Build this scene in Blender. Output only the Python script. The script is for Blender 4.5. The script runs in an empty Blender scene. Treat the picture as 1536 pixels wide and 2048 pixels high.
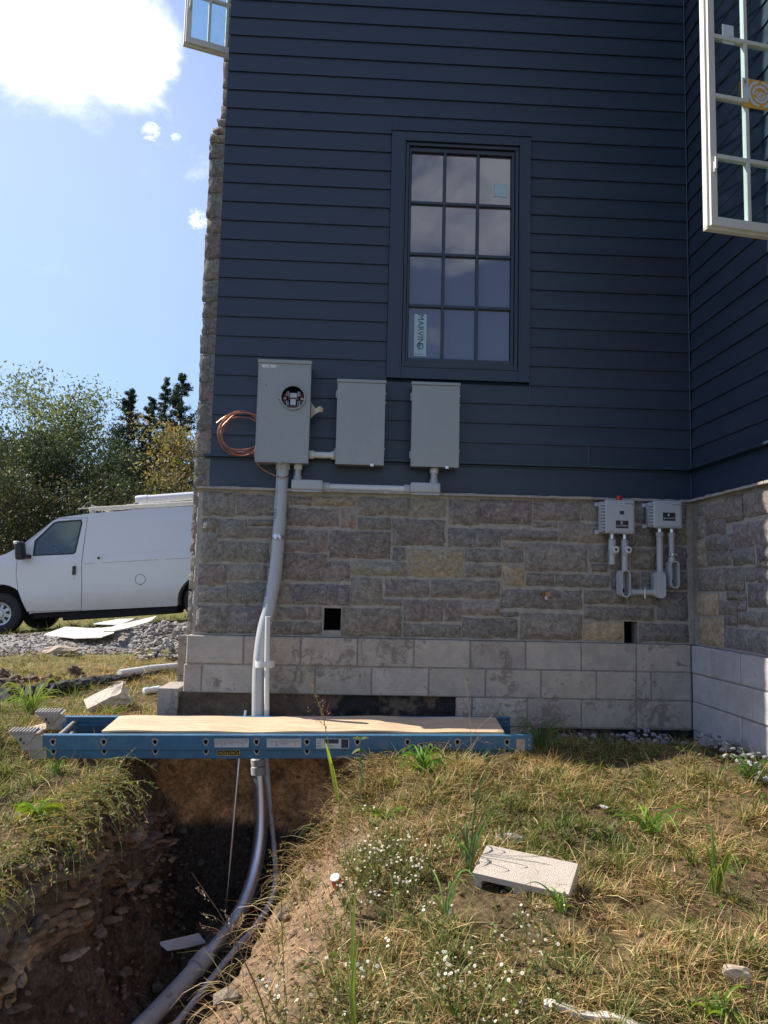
import bpy, bmesh, math, random
import numpy as np
from mathutils import Vector, Matrix, noise as mnoise
random.seed(7)
rng = np.random.default_rng(11)
S = bpy.context.scene
COL = S.collection
R_ = math.radians

# ------------------------------------------------------------------ camera
CX, CY, CZ = 1.1445, -5.5642, 0.3686
YAW, PIT, ROL, FPX = -0.0432, 0.0977, 0.0235, 1531.8
_c, _s, _cp, _sp, _cr, _sr = math.cos(YAW), math.sin(YAW), math.cos(PIT), math.sin(PIT), math.cos(ROL), math.sin(ROL)
_r0 = Vector((_c, _s, 0)); _fw = Vector((-_s, _c, 0)); _up = Vector((0, 0, 1))
CF = _cp * _fw + _sp * _up
_u0 = -_sp * _fw + _cp * _up
CR = _cr * _r0 + _sr * _u0
CU = -_sr * _r0 + _cr * _u0
CPOS = Vector((CX, CY, CZ))
cam = bpy.data.cameras.new("camera")
cam.sensor_fit = 'VERTICAL'; cam.sensor_height = 24.0
cam.lens = FPX / 2048 * 24.0
cam.clip_start = 0.05; cam.clip_end = 2000
camo = bpy.data.objects.new("camera", cam); COL.objects.link(camo)
_m = Matrix.Identity(4)
for i in range(3):
    _m[i][0], _m[i][1], _m[i][2], _m[i][3] = CR[i], CU[i], -CF[i], CPOS[i]
camo.matrix_world = _m
S.camera = camo

# ------------------------------------------------------------------ sun, sky, exposure
SUN_AZ_X, SUN_AZ_Y, SUN_EL = -0.955, 0.298, R_(43)
_h = math.hypot(SUN_AZ_X, SUN_AZ_Y)
SUN_DIR = Vector((SUN_AZ_X / _h * math.cos(SUN_EL), SUN_AZ_Y / _h * math.cos(SUN_EL), math.sin(SUN_EL)))
sun = bpy.data.lights.new("sun", 'SUN'); sun.energy = 4.9; sun.angle = R_(0.5); sun.color = (1.0, 0.93, 0.82)
suno = bpy.data.objects.new("sun", sun); COL.objects.link(suno)
suno.rotation_euler = SUN_DIR.to_track_quat('Z', 'Y').to_euler(); suno.location = (-6, 2, 12)
S.view_settings.view_transform = 'Standard'; S.view_settings.look = 'None'
S.view_settings.exposure = 0.76; S.view_settings.gamma = 1.0
S.cycles.max_bounces = 8; S.cycles.transparent_max_bounces = 16
SKY_STRENGTH = 0.125

def ray(x, y):
    return CF + CR * ((x - 768) / FPX) - CU * ((y - 1024) / FPX)
def atY(x, y, Y):
    d = ray(x, y); return CPOS + d * ((Y - CY) / d.y)
def atX(x, y, X):
    d = ray(x, y); return CPOS + d * ((X - CX) / d.x)
def atZ(x, y, Z):
    d = ray(x, y); return CPOS + d * ((Z - CZ) / d.z)

# ------------------------------------------------------------------ node helpers
def nodes_of(m):
    m.use_nodes = True
    nt = m.node_tree; nt.nodes.clear()
    return nt
class NT:
    def __init__(s, nt): s.t = nt
    def n(s, typ, ins=None, **props):
        nd = s.t.nodes.new(typ)
        for k, v in props.items(): setattr(nd, k, v)
        for k, v in (ins or {}).items():
            sock = nd.inputs[k]
            if hasattr(v, 'is_linked') or hasattr(v, 'links'): s.t.links.new(v, sock)
            elif hasattr(v, 'outputs'): s.t.links.new(v.outputs[0], sock)
            else: sock.default_value = v
        return nd
    def mix(s, fac, a, b, mode='MIX'):
        nd = s.n('ShaderNodeMix', data_type='RGBA', blend_type=mode)
        for idx, v in ((0, fac), (6, a), (7, b)):
            sock = nd.inputs[idx]
            if hasattr(v, 'links'): s.t.links.new(v, sock)
            elif isinstance(v, (int, float)): sock.default_value = v
            else: sock.default_value = tuple(v) + ((1,) if len(v) == 3 else ())
        return nd.outputs[2]
    def math(s, op, a, b=0.0, c=None, clamp=False):
        nd = s.n('ShaderNodeMath', operation=op, use_clamp=clamp)
        for i, v in enumerate((a, b) if c is None else (a, b, c)):
            if hasattr(v, 'links'): s.t.links.new(v, nd.inputs[i])
            else: nd.inputs[i].default_value = v
        return nd.outputs[0]
    def ramp(s, fac, lo, hi):
        nd = s.n('ShaderNodeMapRange', {'Value': fac, 'From Min': lo, 'From Max': hi}); nd.interpolation_type = 'SMOOTHSTEP'
        return nd.outputs[0]
    def noise(s, vec, scale, detail=4, rough=0.55, dist=0.0):
        return s.n('ShaderNodeTexNoise', {'Vector': vec, 'Scale': scale, 'Detail': detail, 'Roughness': rough, 'Distortion': dist}).outputs['Fac']
    def scaled(s, vec, sc):
        return s.n('ShaderNodeMapping', {'Vector': vec, 'Scale': sc}).outputs[0]

MATS = {}
def mat(name, color, rough=0.6, metal=0.0, spec=0.5, vary=0.12, vscale=6.0, bump=0.0, bscale=60.0, spots=None, coat=0.0, stretch=(1, 1, 1)):
    """plain procedural material: colour varied by two noises, optional bump and spots of dirt"""
    m = bpy.data.materials.new(name); MATS[name] = m
    t = NT(nodes_of(m))
    co = t.scaled(t.n('ShaderNodeTexCoord').outputs['Object'], stretch)
    n1 = t.noise(co, vscale, 5, 0.6); n2 = t.noise(co, vscale * 9, 3, 0.6)
    f = t.math('ADD', t.math('MULTIPLY', n1, 0.65), t.math('MULTIPLY', n2, 0.35))
    f = t.ramp(f, 0.3, 0.7)
    c = t.mix(f, [k * (1 - vary) for k in color], [min(1, k * (1 + vary)) for k in color])
    if spots:
        sc, thr, scol, amt = spots
        sn = t.ramp(t.noise(co, sc, 6, 0.65), thr, thr + 0.12)
        c = t.mix(t.math('MULTIPLY', sn, amt), c, scol)
    b = t.n('ShaderNodeBsdfPrincipled', {'Base Color': c, 'Roughness': rough, 'Metallic': metal, 'Specular IOR Level': spec, 'Coat Weight': coat})
    r = t.math('ADD', t.math('MULTIPLY', t.math('SUBTRACT', n1, 0.5), 0.25), rough)
    t.t.links.new(r, b.inputs['Roughness'])
    if bump:
        bn = t.n('ShaderNodeBump', {'Height': t.noise(co, bscale, 6, 0.6), 'Strength': bump, 'Distance': 0.01})
        t.t.links.new(bn.outputs[0], b.inputs['Normal'])
    o = t.n('ShaderNodeOutputMaterial', {'Surface': b.outputs[0]})
    return m

def attr_mat(name, rough=0.8, vary=0.25, vscale=40, bump=0.3, bscale=80, trans=0.0, spec=0.2, extra=None):
    """colour from the mesh's own 'Col' attribute, times noise"""
    m = bpy.data.materials.new(name); MATS[name] = m
    t = NT(nodes_of(m))
    co = t.n('ShaderNodeTexCoord').outputs['Object']
    a = t.n('ShaderNodeAttribute', attribute_name='Col').outputs['Color']
    n1 = t.noise(co, vscale, 5, 0.65)
    f = t.ramp(n1, 0.3, 0.7)
    c = t.mix(1.0, a, t.mix(f, [1 - vary] * 3, [1 + vary] * 3), 'MULTIPLY')
    if extra: c = extra(t, co, c)
    b = t.n('ShaderNodeBsdfPrincipled', {'Base Color': c, 'Roughness': rough, 'Specular IOR Level': spec})
    if bump:
        bn = t.n('ShaderNodeBump', {'Height': t.noise(co, bscale, 8, 0.65), 'Strength': bump, 'Distance': 0.02})
        t.t.links.new(bn.outputs[0], b.inputs['Normal'])
    out = b.outputs[0]
    if trans:
        tr = t.n('ShaderNodeBsdfTranslucent', {'Color': t.mix(1.0, c, (1.25, 1.3, 0.7), 'MULTIPLY')})
        out = t.n('ShaderNodeMixShader', {0: trans, 1: out, 2: tr.outputs[0]}).outputs[0]
    t.n('ShaderNodeOutputMaterial', {'Surface': out})
    return m

def glass_mat(name, tint, alpha_mix, rough=0.02, refl=1.0):
    m = bpy.data.materials.new(name); MATS[name] = m
    t = NT(nodes_of(m))
    co = t.n('ShaderNodeTexCoord').outputs['Object']
    tr = t.n('ShaderNodeBsdfTransparent', {'Color': (*tint, 1)})
    gl = t.n('ShaderNodeBsdfGlossy', {'Color': (refl, refl, refl, 1), 'Roughness': rough})
    df = t.n('ShaderNodeBsdfDiffuse', {'Color': (0.35, 0.37, 0.40, 1)})
    dust = t.math('MULTIPLY', t.ramp(t.noise(co, 7, 6, 0.7), 0.45, 0.8), 0.10)
    front = t.math('SUBTRACT', 1.0, t.n('ShaderNodeNewGeometry').outputs['Backfacing'])
    fr = t.math('MULTIPLY', t.math('ADD', t.n('ShaderNodeFresnel', {'IOR': 1.5}).outputs[0], alpha_mix), front)
    a = t.n('ShaderNodeMixShader', {0: fr, 1: tr.outputs[0], 2: gl.outputs[0]})
    b = t.n('ShaderNodeMixShader', {0: dust, 1: a.outputs[0], 2: df.outputs[0]})
    t.n('ShaderNodeOutputMaterial', {'Surface': b.outputs[0]})
    return m

# ------------------------------------------------------------------ the world: sky with clouds
W = bpy.data.worlds.new("World"); S.world = W; W.use_nodes = True
wt = NT(W.node_tree); W.node_tree.nodes.clear()
sky = wt.n('ShaderNodeTexSky', sky_type='NISHITA')
sky.sun_disc = False; sky.sun_elevation = SUN_EL; sky.sun_rotation = math.atan2(SUN_DIR.x, SUN_DIR.y)
sky.air_density = 1.1; sky.dust_density = 0.6; sky.ozone_density = 1.6; sky.altitude = 100
wd = wt.n('ShaderNodeNewGeometry').outputs['Incoming']
wd = wt.n('ShaderNodeVectorMath', {0: wd, 1: (-1, -1, -1)}, operation='MULTIPLY').outputs[0]
def toward(px, py, near, far):
    d = ray(px, py).normalized()
    dt = wt.n('ShaderNodeVectorMath', {0: wd, 1: tuple(d)}, operation='DOT_PRODUCT').outputs['Value']
    return wt.ramp(dt, math.cos(R_(far)), math.cos(R_(near)))
stretch = wt.scaled(wd, (1, 1, 1.7))
cn = wt.noise(stretch, 9.0, 9, 0.62, 0.35)
bank = wt.math('MAXIMUM', toward(40, -20, 1.5, 9.0), toward(225, 70, 1.0, 5.2))
bank = wt.math('MAXIMUM', bank, toward(-160, -80, 2, 11))
puff = wt.math('MAXIMUM', toward(302, 262, 0.1, 1.0), toward(398, 440, 0.1, 1.2))
puff = wt.math('MAXIMUM', puff, toward(352, 274, 0.05, 0.55))
mk = wt.math('ADD', wt.math('MULTIPLY', bank, 0.46), wt.math('MULTIPLY', cn, 0.95))
mk = wt.ramp(mk, 0.58, 1.0)
pf = wt.ramp(wt.math('ADD', wt.math('MULTIPLY', puff, 0.34), wt.math('MULTIPLY', wt.noise(wt.scaled(wd, (1, 1, 2.2)), 55, 9, 0.75, 1.4), 0.9)), 0.66, 0.98)
back = wt.ramp(wt.n('ShaderNodeVectorMath', {0: wd, 1: (0.2, -0.95, 0.3)}, operation='DOT_PRODUCT').outputs['Value'], 0.55, 0.95)
bk = wt.math('MULTIPLY', wt.ramp(wt.noise(stretch, 4.0, 8, 0.6, 0.3), 0.5, 0.66), back)
mk = wt.math('MAXIMUM', wt.math('MAXIMUM', mk, pf), wt.math('MULTIPLY', bk, 0.7))
shade = wt.mix(wt.ramp(wt.noise(stretch, 5, 6, 0.6), 0.38, 0.58), (5.6, 6.2, 7.2), (9.5, 9.6, 9.6))
# pale haze in the low sky
wz = wt.n('ShaderNodeSeparateXYZ', {0: wd}).outputs[2]
veil = wt.math('MULTIPLY', wt.ramp(wz, 0.75, 0.0), 0.10)
skyc = wt.mix(veil, sky.outputs[0], (4.6, 5.6, 6.6))
glow = wt.math('MULTIPLY', toward(-250, 500, 3, 38), 0.35)
skyc = wt.mix(glow, skyc, (5.2, 6.6, 7.6))
skyc = wt.mix(1.0, skyc, wt.mix(wt.ramp(wz, 0.0, 0.6), (0.50, 0.595, 0.735), (0.88, 0.82, 0.97)), 'MULTIPLY')
bg = wt.n('ShaderNodeBackground', {'Color': wt.mix(mk, skyc, shade), 'Strength': SKY_STRENGTH})
wt.n('ShaderNodeOutputWorld', {'Surface': bg.outputs[0]})

# ------------------------------------------------------------------ mesh helpers
ORG = {}
class MB:
    def __init__(s): s.v = []; s.f = []; s.c = []
    def add(s, vs, fs, col=None):
        o = len(s.v)
        s.v.extend(tuple(p) for p in vs)
        s.f.extend(tuple(i + o for i in f) for f in fs)
        if col is not None:
            if len(s.c) < o: s.c.extend([(1, 1, 1)] * (o - len(s.c)))
            s.c.extend([tuple(col)] * len(vs) if not hasattr(col[0], '__len__') else [tuple(k) for k in col])
        return s
    def box(s, x0, y0, z0, x1, y1, z1, col=None):
        v = [(x, y, z) for z in (z0, z1) for y in (y0, y1) for x in (x0, x1)]
        return s.add(v, [(0, 2, 3, 1), (4, 5, 7, 6), (0, 1, 5, 4), (2, 6, 7, 3), (1, 3, 7, 5), (0, 4, 6, 2)], col)
    def bbox(s, x0, y0, z0, x1, y1, z1, b=0.004, M=None, col=None, seg=2):
        bm = bmesh.new(); bmesh.ops.create_cube(bm, size=1.0)
        bmesh.ops.scale(bm, verts=bm.verts, vec=(x1 - x0, y1 - y0, z1 - z0))
        bmesh.ops.bevel(bm, geom=list(bm.edges), offset=b, segments=seg, profile=0.6, affect='EDGES')
        bmesh.ops.translate(bm, verts=bm.verts, vec=((x0 + x1) / 2, (y0 + y1) / 2, (z0 + z1) / 2))
        if M is not None: bmesh.ops.transform(bm, matrix=M, verts=bm.verts)
        s.bm(bm, col); return s
    def bm(s, bm, col=None):
        bm.verts.index_update()
        s.add([v.co[:] for v in bm.verts], [[v.index for v in f.verts] for f in bm.faces], col)
        bm.free()
    def tube(s, pts, r, n=12, cap=True, col=None, squash=None):
        pts = [Vector(p) for p in pts]; k = len(pts)
        rs = r if hasattr(r, '__len__') else [r] * k
        tang = []
        for i in range(k):
            t = pts[min(i + 1, k - 1)] - pts[max(i - 1, 0)]
            tang.append(t.normalized() if t.length > 1e-9 else Vector((0, 0, 1)))
        ref = Vector((0, 0, 1)) if abs(tang[0].z) < 0.9 else Vector((1, 0, 0))
        u = tang[0].cross(ref).normalized()
        vs = []
        for i in range(k):
            u = (u - tang[i] * u.dot(tang[i])).normalized(); w = tang[i].cross(u)
            for j in range(n):
                a = 2 * math.pi * j / n
                vs.append(pts[i] + (u * math.cos(a) + w * math.sin(a)) * rs[i])
        fs = [(i * n + j, i * n + (j + 1) % n, (i + 1) * n + (j + 1) % n, (i + 1) * n + j) for i in range(k - 1) for j in range(n)]
        if cap: fs += [tuple(range(n - 1, -1, -1)), tuple((k - 1) * n + j for j in range(n))]
        return s.add(vs, fs, col)
    def prism(s, poly, axis, a, b, col=None):
        """outline poly (list of 2-tuples) pushed along axis 'x','y','z' from a to b"""
        def P(p, t): return {'x': (t, p[0], p[1]), 'y': (p[0], t, p[1]), 'z': (p[0], p[1], t)}[axis]
        n = len(poly)
        vs = [P(p, a) for p in poly] + [P(p, b) for p in poly]
        fs = [tuple(range(n)), tuple(range(2 * n - 1, n - 1, -1))] + [(i, (i + 1) % n + 0, n + (i + 1) % n, n + i) for i in range(n)]
        return s.add(vs, fs, col)
    def text(s, body, size, org, u, v, col=None, lift=None):
        vs, fs = text_mesh(body)
        org, u, v = Vector(org), Vector(u), Vector(v)
        return s.add([org + u * (p[0] * size) + v * (p[1] * size) for p in vs], fs, col)
    def mesh(s, name, off=(0, 0, 0)):
        me = bpy.data.meshes.new(name)
        o = Vector(off)
        me.from_pydata([Vector(p) - o for p in s.v], [], s.f)
        if s.c:
            s.c.extend([(1, 1, 1)] * (len(s.v) - len(s.c)))
            at = me.color_attributes.new('Col', 'FLOAT_COLOR', 'POINT')
            at.data.foreach_set('color', np.c_[np.array(s.c, dtype=np.float32), np.ones(len(s.v), np.float32)].ravel())
        bm = bmesh.new(); bm.from_mesh(me); bmesh.ops.recalc_face_normals(bm, faces=bm.faces); bm.to_mesh(me); bm.free()
        return me
    def build(s, name, m, parent=None, smooth=False, label=None):
        off = ORG.get(parent.name, (0, 0, 0)) if parent else (0, 0, 0)
        me = s.mesh(name, off); me.materials.append(MATS[m] if isinstance(m, str) else m)
        if smooth: smooth_mesh(me)
        ob = bpy.data.objects.new(name, me); COL.objects.link(ob)
        if parent: ob.parent = parent; ORG[ob.name] = off
        if label: ob['label'] = label
        return ob
    def solo(s, name, label, cat, m, smooth=False, group=None, kind=None):
        a = np.array(s.v)
        off = ((a[:, 0].min() + a[:, 0].max()) / 2, (a[:, 1].min() + a[:, 1].max()) / 2, a[:, 2].min())
        me = s.mesh(name, off); me.materials.append(MATS[m] if isinstance(m, str) else m)
        if smooth: smooth_mesh(me)
        ob = bpy.data.objects.new(name, me); COL.objects.link(ob); ob.location = off
        ORG[ob.name] = off
        tag(ob, label, cat, group, kind); return ob

def smooth_mesh(me, ang=40):
    me.polygons.foreach_set('use_smooth', [True] * len(me.polygons))
    try: me.set_sharp_from_angle(angle=R_(ang))
    except Exception: pass

TXT = {}
def text_mesh(body):
    if body in TXT: return TXT[body]
    cu = bpy.data.curves.new('lettering', 'FONT'); cu.body = body; cu.align_x = 'CENTER'; cu.align_y = 'CENTER'; cu.size = 1.0; cu.resolution_u = 3
    ob = bpy.data.objects.new('lettering', cu); COL.objects.link(ob)
    bpy.context.view_layer.update()
    dg = bpy.context.evaluated_depsgraph_get()
    me = bpy.data.meshes.new_from_object(ob.evaluated_get(dg))
    vs = [v.co[:2] for v in me.vertices]; fs = [tuple(p.vertices) for p in me.polygons]
    bpy.data.objects.remove(ob); bpy.data.curves.remove(cu); bpy.data.meshes.remove(me)
    TXT[body] = (vs, fs); return TXT[body]

def tag(o, label, cat, group=None, kind=None):
    if label: o['label'] = label
    if cat: o['category'] = cat
    if group: o['group'] = group
    if kind: o['kind'] = kind
def thing(name, label, cat, loc, group=None):
    o = bpy.data.objects.new(name, None); COL.objects.link(o); o.location = loc; o.empty_display_size = 0.1
    ORG[o.name] = tuple(loc); tag(o, label, cat, group); return o

def arc(c, r, a0, a1, n): return [(c[0] + r * math.cos(R_(a0 + (a1 - a0) * i / n)), c[1] + r * math.sin(R_(a0 + (a1 - a0) * i / n))) for i in range(n + 1)]
def smoothpath(pts, n=8):
    """Catmull-Rom through the points"""
    P = [Vector(p) for p in pts]; P = [P[0] * 2 - P[1]] + P + [P[-1] * 2 - P[-2]]
    out = []
    for i in range(1, len(P) - 2):
        for k in range(n):
            t = k / n
            a, b, c, d = P[i - 1], P[i], P[i + 1], P[i + 2]
            out.append(0.5 * ((2 * b) + (c - a) * t + (2 * a - 5 * b + 4 * c - d) * t * t + (3 * b - a - 3 * c + d) * t ** 3))
    out.append(P[-2]); return out

# value noise for numpy arrays
_perm = rng.random((256, 256))
def vn(x, y, f=1.0, seed=0):
    x = np.asarray(x, float) * f + seed * 17.3; y = np.asarray(y, float) * f + seed * 9.7
    xi = np.floor(x).astype(int); yi = np.floor(y).astype(int); fx = x - xi; fy = y - yi
    fx = fx * fx * (3 - 2 * fx); fy = fy * fy * (3 - 2 * fy)
    g = lambda i, j: _perm[i & 255, j & 255]
    return (g(xi, yi) * (1 - fx) + g(xi + 1, yi) * fx) * (1 - fy) + (g(xi, yi + 1) * (1 - fx) + g(xi + 1, yi + 1) * fx) * fy - 0.5
def sst(a, b, x):
    t = np.clip((np.asarray(x, float) - a) / (b - a), 0, 1); return t * t * (3 - 2 * t)
def lin(a, b, x): return np.clip((np.asarray(x, float) - a) / (b - a), 0, 1)
# ------------------------------------------------------------------ materials
def grime(t, co, c):
    g = t.ramp(t.noise(co, 26, 8, 0.75, 1.2), 0.52, 0.60)
    c = t.mix(t.math('MULTIPLY', g, 0.55), c, (0.44, 0.41, 0.37))
    d = t.ramp(t.noise(co, 60, 6, 0.7, 0.8), 0.54, 0.66)
    return t.mix(t.math('MULTIPLY', d, 0.5), c, (0.085, 0.075, 0.066))
attr_mat('stone', rough=0.95, vary=0.34, vscale=30, bump=1.0, bscale=42, extra=grime)
mat('mortar', (0.355, 0.32, 0.28), rough=0.95, vary=0.25, vscale=30, bump=0.5, bscale=120)
def smears(t, co, c):
    big = t.noise(co, 2.2, 5, 0.6)
    d = t.ramp(t.math('ADD', t.math('MULTIPLY', t.noise(co, 13, 8, 0.75, 1.0), 0.7), t.math('MULTIPLY', big, 0.55)), 0.645, 0.74)
    c = t.mix(t.math('MULTIPLY', d, 0.60), c, (0.12, 0.098, 0.08))
    p = t.ramp(t.noise(co, 6, 7, 0.7, 0.8), 0.58, 0.68)
    return t.mix(t.math('MULTIPLY', p, 0.35), c, (0.40, 0.375, 0.33))
attr_mat('concrete_block', rough=0.95, vary=0.12, vscale=9, bump=0.6, bscale=110, extra=smears)
def few_smears(t, co, c):
    d = t.ramp(t.math('ADD', t.math('MULTIPLY', t.noise(co, 16, 7, 0.7, 0.6), 0.7), t.math('MULTIPLY', t.noise(co, 1.7, 4, 0.6), 0.55)), 0.76, 0.84)
    return t.mix(t.math('MULTIPLY', d, 0.5), c, (0.17, 0.12, 0.09))
attr_mat('wing_block', rough=0.95, vary=0.10, vscale=9, bump=0.5, bscale=110, extra=few_smears)
mat('block_joint', (0.24, 0.215, 0.19), rough=0.95, vary=0.3, vscale=20, bump=0.5, bscale=120)
mat('muddy_footing', (0.11, 0.075, 0.05), rough=0.95, vary=0.5, vscale=7, bump=0.9, bscale=40, spots=(9, 0.6, (0.22, 0.19, 0.16), 0.6))
mat('spotted_black', (0.014, 0.013, 0.012), rough=0.8, vary=0.5, vscale=10, bump=0.9, bscale=40, spots=(6, 0.47, (0.15, 0.105, 0.075), 0.85))  # near-black with brown patches
mat('navy_siding', (0.0228, 0.0340, 0.0555), rough=0.42, spec=0.5, vary=0.16, vscale=1.3, bump=0.06, bscale=18, stretch=(0.25, 1, 6))
mat('navy_trim', (0.0200, 0.0325, 0.0600), rough=0.40, spec=0.5, vary=0.06, vscale=2.0, bump=0.03, bscale=60)
mat('caulk', (0.10, 0.12, 0.16), rough=0.6)
mat('void_shade', (0.006, 0.006, 0.006), rough=1.0, spec=0.0)  # near-black that paints the shade inside openings and hollows
mat('window_cream', (0.62, 0.585, 0.52), rough=0.5, vary=0.05, spots=(12, 0.66, (0.35, 0.30, 0.24), 0.4))
mat('sash_dark', (0.020, 0.028, 0.046), rough=0.35, vary=0.05)
mat('sticker_pale', (0.36, 0.50, 0.55), rough=0.5, vary=0.06)
mat('sticker_white', (0.62, 0.63, 0.66), rough=0.5, vary=0.04)
mat('sticker_yellow', (0.72, 0.36, 0.03), rough=0.5, vary=0.06)
mat('ink_navy', (0.02, 0.03, 0.06), rough=0.5)
mat('ink_black', (0.015, 0.015, 0.018), rough=0.5)
mat('box_grey', (0.285, 0.30, 0.305), rough=0.42, vary=0.05, vscale=3, coat=0.1)
mat('box_grey_dark', (0.19, 0.20, 0.19), rough=0.5, vary=0.08)
mat('pvc_grey', (0.40, 0.415, 0.42), rough=0.38, vary=0.06, vscale=8, spots=(18, 0.66, (0.28, 0.26, 0.23), 0.4))
mat('pvc_dirty', (0.50, 0.505, 0.51), rough=0.45, vary=0.14, vscale=8, spots=(10, 0.56, (0.16, 0.135, 0.11), 0.6))
mat('pvc_white', (0.62, 0.62, 0.60), rough=0.4, vary=0.08, spots=(14, 0.6, (0.42, 0.37, 0.30), 0.5))
mat('steel', (0.68, 0.69, 0.71), rough=0.36, metal=0.9, vary=0.1, vscale=14, spots=(9, 0.62, (0.36, 0.31, 0.24), 0.45))
mat('zinc', (0.62, 0.63, 0.65), rough=0.3, metal=1.0, vary=0.1)
mat('copper', (0.42, 0.19, 0.115), rough=0.4, metal=0.7, vary=0.2, vscale=20)
mat('brass', (0.32, 0.17, 0.08), rough=0.45, metal=0.7, vary=0.2)
mat('red_plastic', (0.5, 0.02, 0.02), rough=0.35)
mat('lug_metal', (0.45, 0.43, 0.46), rough=0.4, metal=0.4)
mat('lug_red', (0.17, 0.05, 0.045), rough=0.5)
mat('panel_grey', (0.40, 0.42, 0.46), rough=0.45, vary=0.05)
mat('ladder_blue', (0.045, 0.135, 0.225), rough=0.5, vary=0.2, vscale=7, spots=(11, 0.57, (0.16, 0.19, 0.20), 0.5), bump=0.08, bscale=150)
mat('alu_dull', (0.36, 0.34, 0.31), rough=0.5, metal=0.35, vary=0.2, vscale=12, spots=(10, 0.55, (0.23, 0.18, 0.13), 0.5))
mat('ladder_label', (0.52, 0.52, 0.50), rough=0.55, vary=0.08)
mat('label_ink', (0.24, 0.24, 0.25), rough=0.6)
mat('caution_yellow', (0.62, 0.42, 0.04), rough=0.5)
mat('plywood', (0.58, 0.42, 0.27), rough=0.75, vary=0.28, vscale=3, stretch=(1.2, 14, 14), spots=(5, 0.53, (0.33, 0.21, 0.12), 0.6), bump=0.1, bscale=60)
mat('plywood_edge', (0.30, 0.19, 0.11), rough=0.8, vary=0.3, vscale=10, stretch=(1, 1, 20))
mat('limestone', (0.45, 0.36, 0.27), rough=0.9, vary=0.25, vscale=10, bump=0.6, bscale=50)
mat('rock_grey', (0.30, 0.28, 0.26), rough=0.95, vary=0.35, vscale=9, bump=0.6, bscale=60)
mat('cmu', (0.50, 0.44, 0.36), rough=0.95, vary=0.12, vscale=6, bump=0.7, bscale=190, spots=(60, 0.60, (0.16, 0.13, 0.11), 0.7))
attr_mat('rubble', rough=0.95, vary=0.3, vscale=20, bump=0.5, bscale=60)
mat('paper', (0.60, 0.60, 0.63), rough=0.7, vary=0.04)
mat('black_fabric', (0.013, 0.013, 0.014), rough=0.8, vary=0.4, vscale=12, bump=0.4, bscale=50, spots=(20, 0.62, (0.10, 0.085, 0.07), 0.6))
mat('board_white', (0.68, 0.62, 0.52), rough=0.8, vary=0.15, vscale=3, spots=(6, 0.58, (0.42, 0.34, 0.24), 0.6))
mat('board_brown', (0.25, 0.19, 0.13), rough=0.9, vary=0.3, vscale=8)
def road_dirt(t, co, c):
    z = t.n('ShaderNodeSeparateXYZ', {0: co}).outputs[2]; x = t.n('ShaderNodeSeparateXYZ', {0: co}).outputs[0]
    h = t.math('ADD', t.math('SUBTRACT', z, t.math('MULTIPLY', x, 0.088)), t.math('MULTIPLY', t.noise(co, 3, 6, 0.7), 0.35))
    c = t.mix(t.math('MULTIPLY', t.ramp(h, 1.0, 0.42), 0.55), c, (0.44, 0.39, 0.32))
    sp = t.ramp(t.noise(co, 42, 4, 0.7), 0.62, 0.70); return t.mix(t.math('MULTIPLY', t.math('MULTIPLY', sp, t.ramp(h, 0.95, 0.5)), 0.6), c, (0.25, 0.2, 0.15))
attr_mat('van_white', rough=0.28, vary=0.03, vscale=2, bump=0, spec=0.5, extra=lambda t, co, c: road_dirt(t, co, t.mix(1.0, (0.66, 0.67, 0.68), (1, 1, 1), 'MULTIPLY')))
mat('rubber', (0.022, 0.021, 0.021), rough=0.8, vary=0.3, bump=0.2)
mat('black_plastic', (0.018, 0.018, 0.02), rough=0.5, vary=0.2)
mat('underbody', (0.012, 0.012, 0.012), rough=0.9)
mat('hub_silver', (0.55, 0.56, 0.58), rough=0.4, metal=0.5, vary=0.1)
mat('seat_grey', (0.16, 0.18, 0.20), rough=0.8)
mat('lamp_amber', (0.6, 0.2, 0.02), rough=0.3)
mat('clear_plastic', (0.62, 0.66, 0.68), rough=0.25, vary=0.2, vscale=20)
mat('bottle_blue', (0.10, 0.25, 0.5), rough=0.4)
mat('can_red', (0.40, 0.03, 0.03), rough=0.4)
mat('bark', (0.055, 0.045, 0.038), rough=0.95, vary=0.3, vscale=6, bump=0.6, bscale=30)
attr_mat('leaves', rough=0.55, vary=0.2, vscale=3, bump=0, trans=0.35, spec=0.3)
attr_mat('grass', rough=0.6, vary=0.15, vscale=15, bump=0, trans=0.3, spec=0.25)
attr_mat('petals', rough=0.6, vary=0.08, bump=0, trans=0.2)
glass_mat('sash_glass', (0.72, 0.86, 0.88), 0.02)
glass_mat('van_glass', (0.66, 0.82, 0.84), 0.05)
def reflective_pane():
    m = bpy.data.materials.new('house_glass'); MATS['house_glass'] = m
    t = NT(nodes_of(m)); co = t.n('ShaderNodeTexCoord').outputs['Object']
    d = t.n('ShaderNodeBsdfDiffuse', {'Color': (0.088, 0.092, 0.130, 1)})  # mauve grey diffuse puts the reflected sky into the pane's colour
    g = t.n('ShaderNodeBsdfGlossy', {'Color': (1, 1, 1, 1), 'Roughness': 0.03})
    bn = t.n('ShaderNodeBump', {'Height': t.noise(co, 2.5, 2), 'Strength': 0.04, 'Distance': 0.02})
    t.t.links.new(bn.outputs[0], g.inputs['Normal'])
    fr = t.math('ADD', t.n('ShaderNodeFresnel', {'IOR': 1.55}).outputs[0], 0.05)
    x = t.n('ShaderNodeMixShader', {0: fr, 1: d.outputs[0], 2: g.outputs[0]})
    t.n('ShaderNodeOutputMaterial', {'Surface': x.outputs[0]})
reflective_pane()

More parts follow.
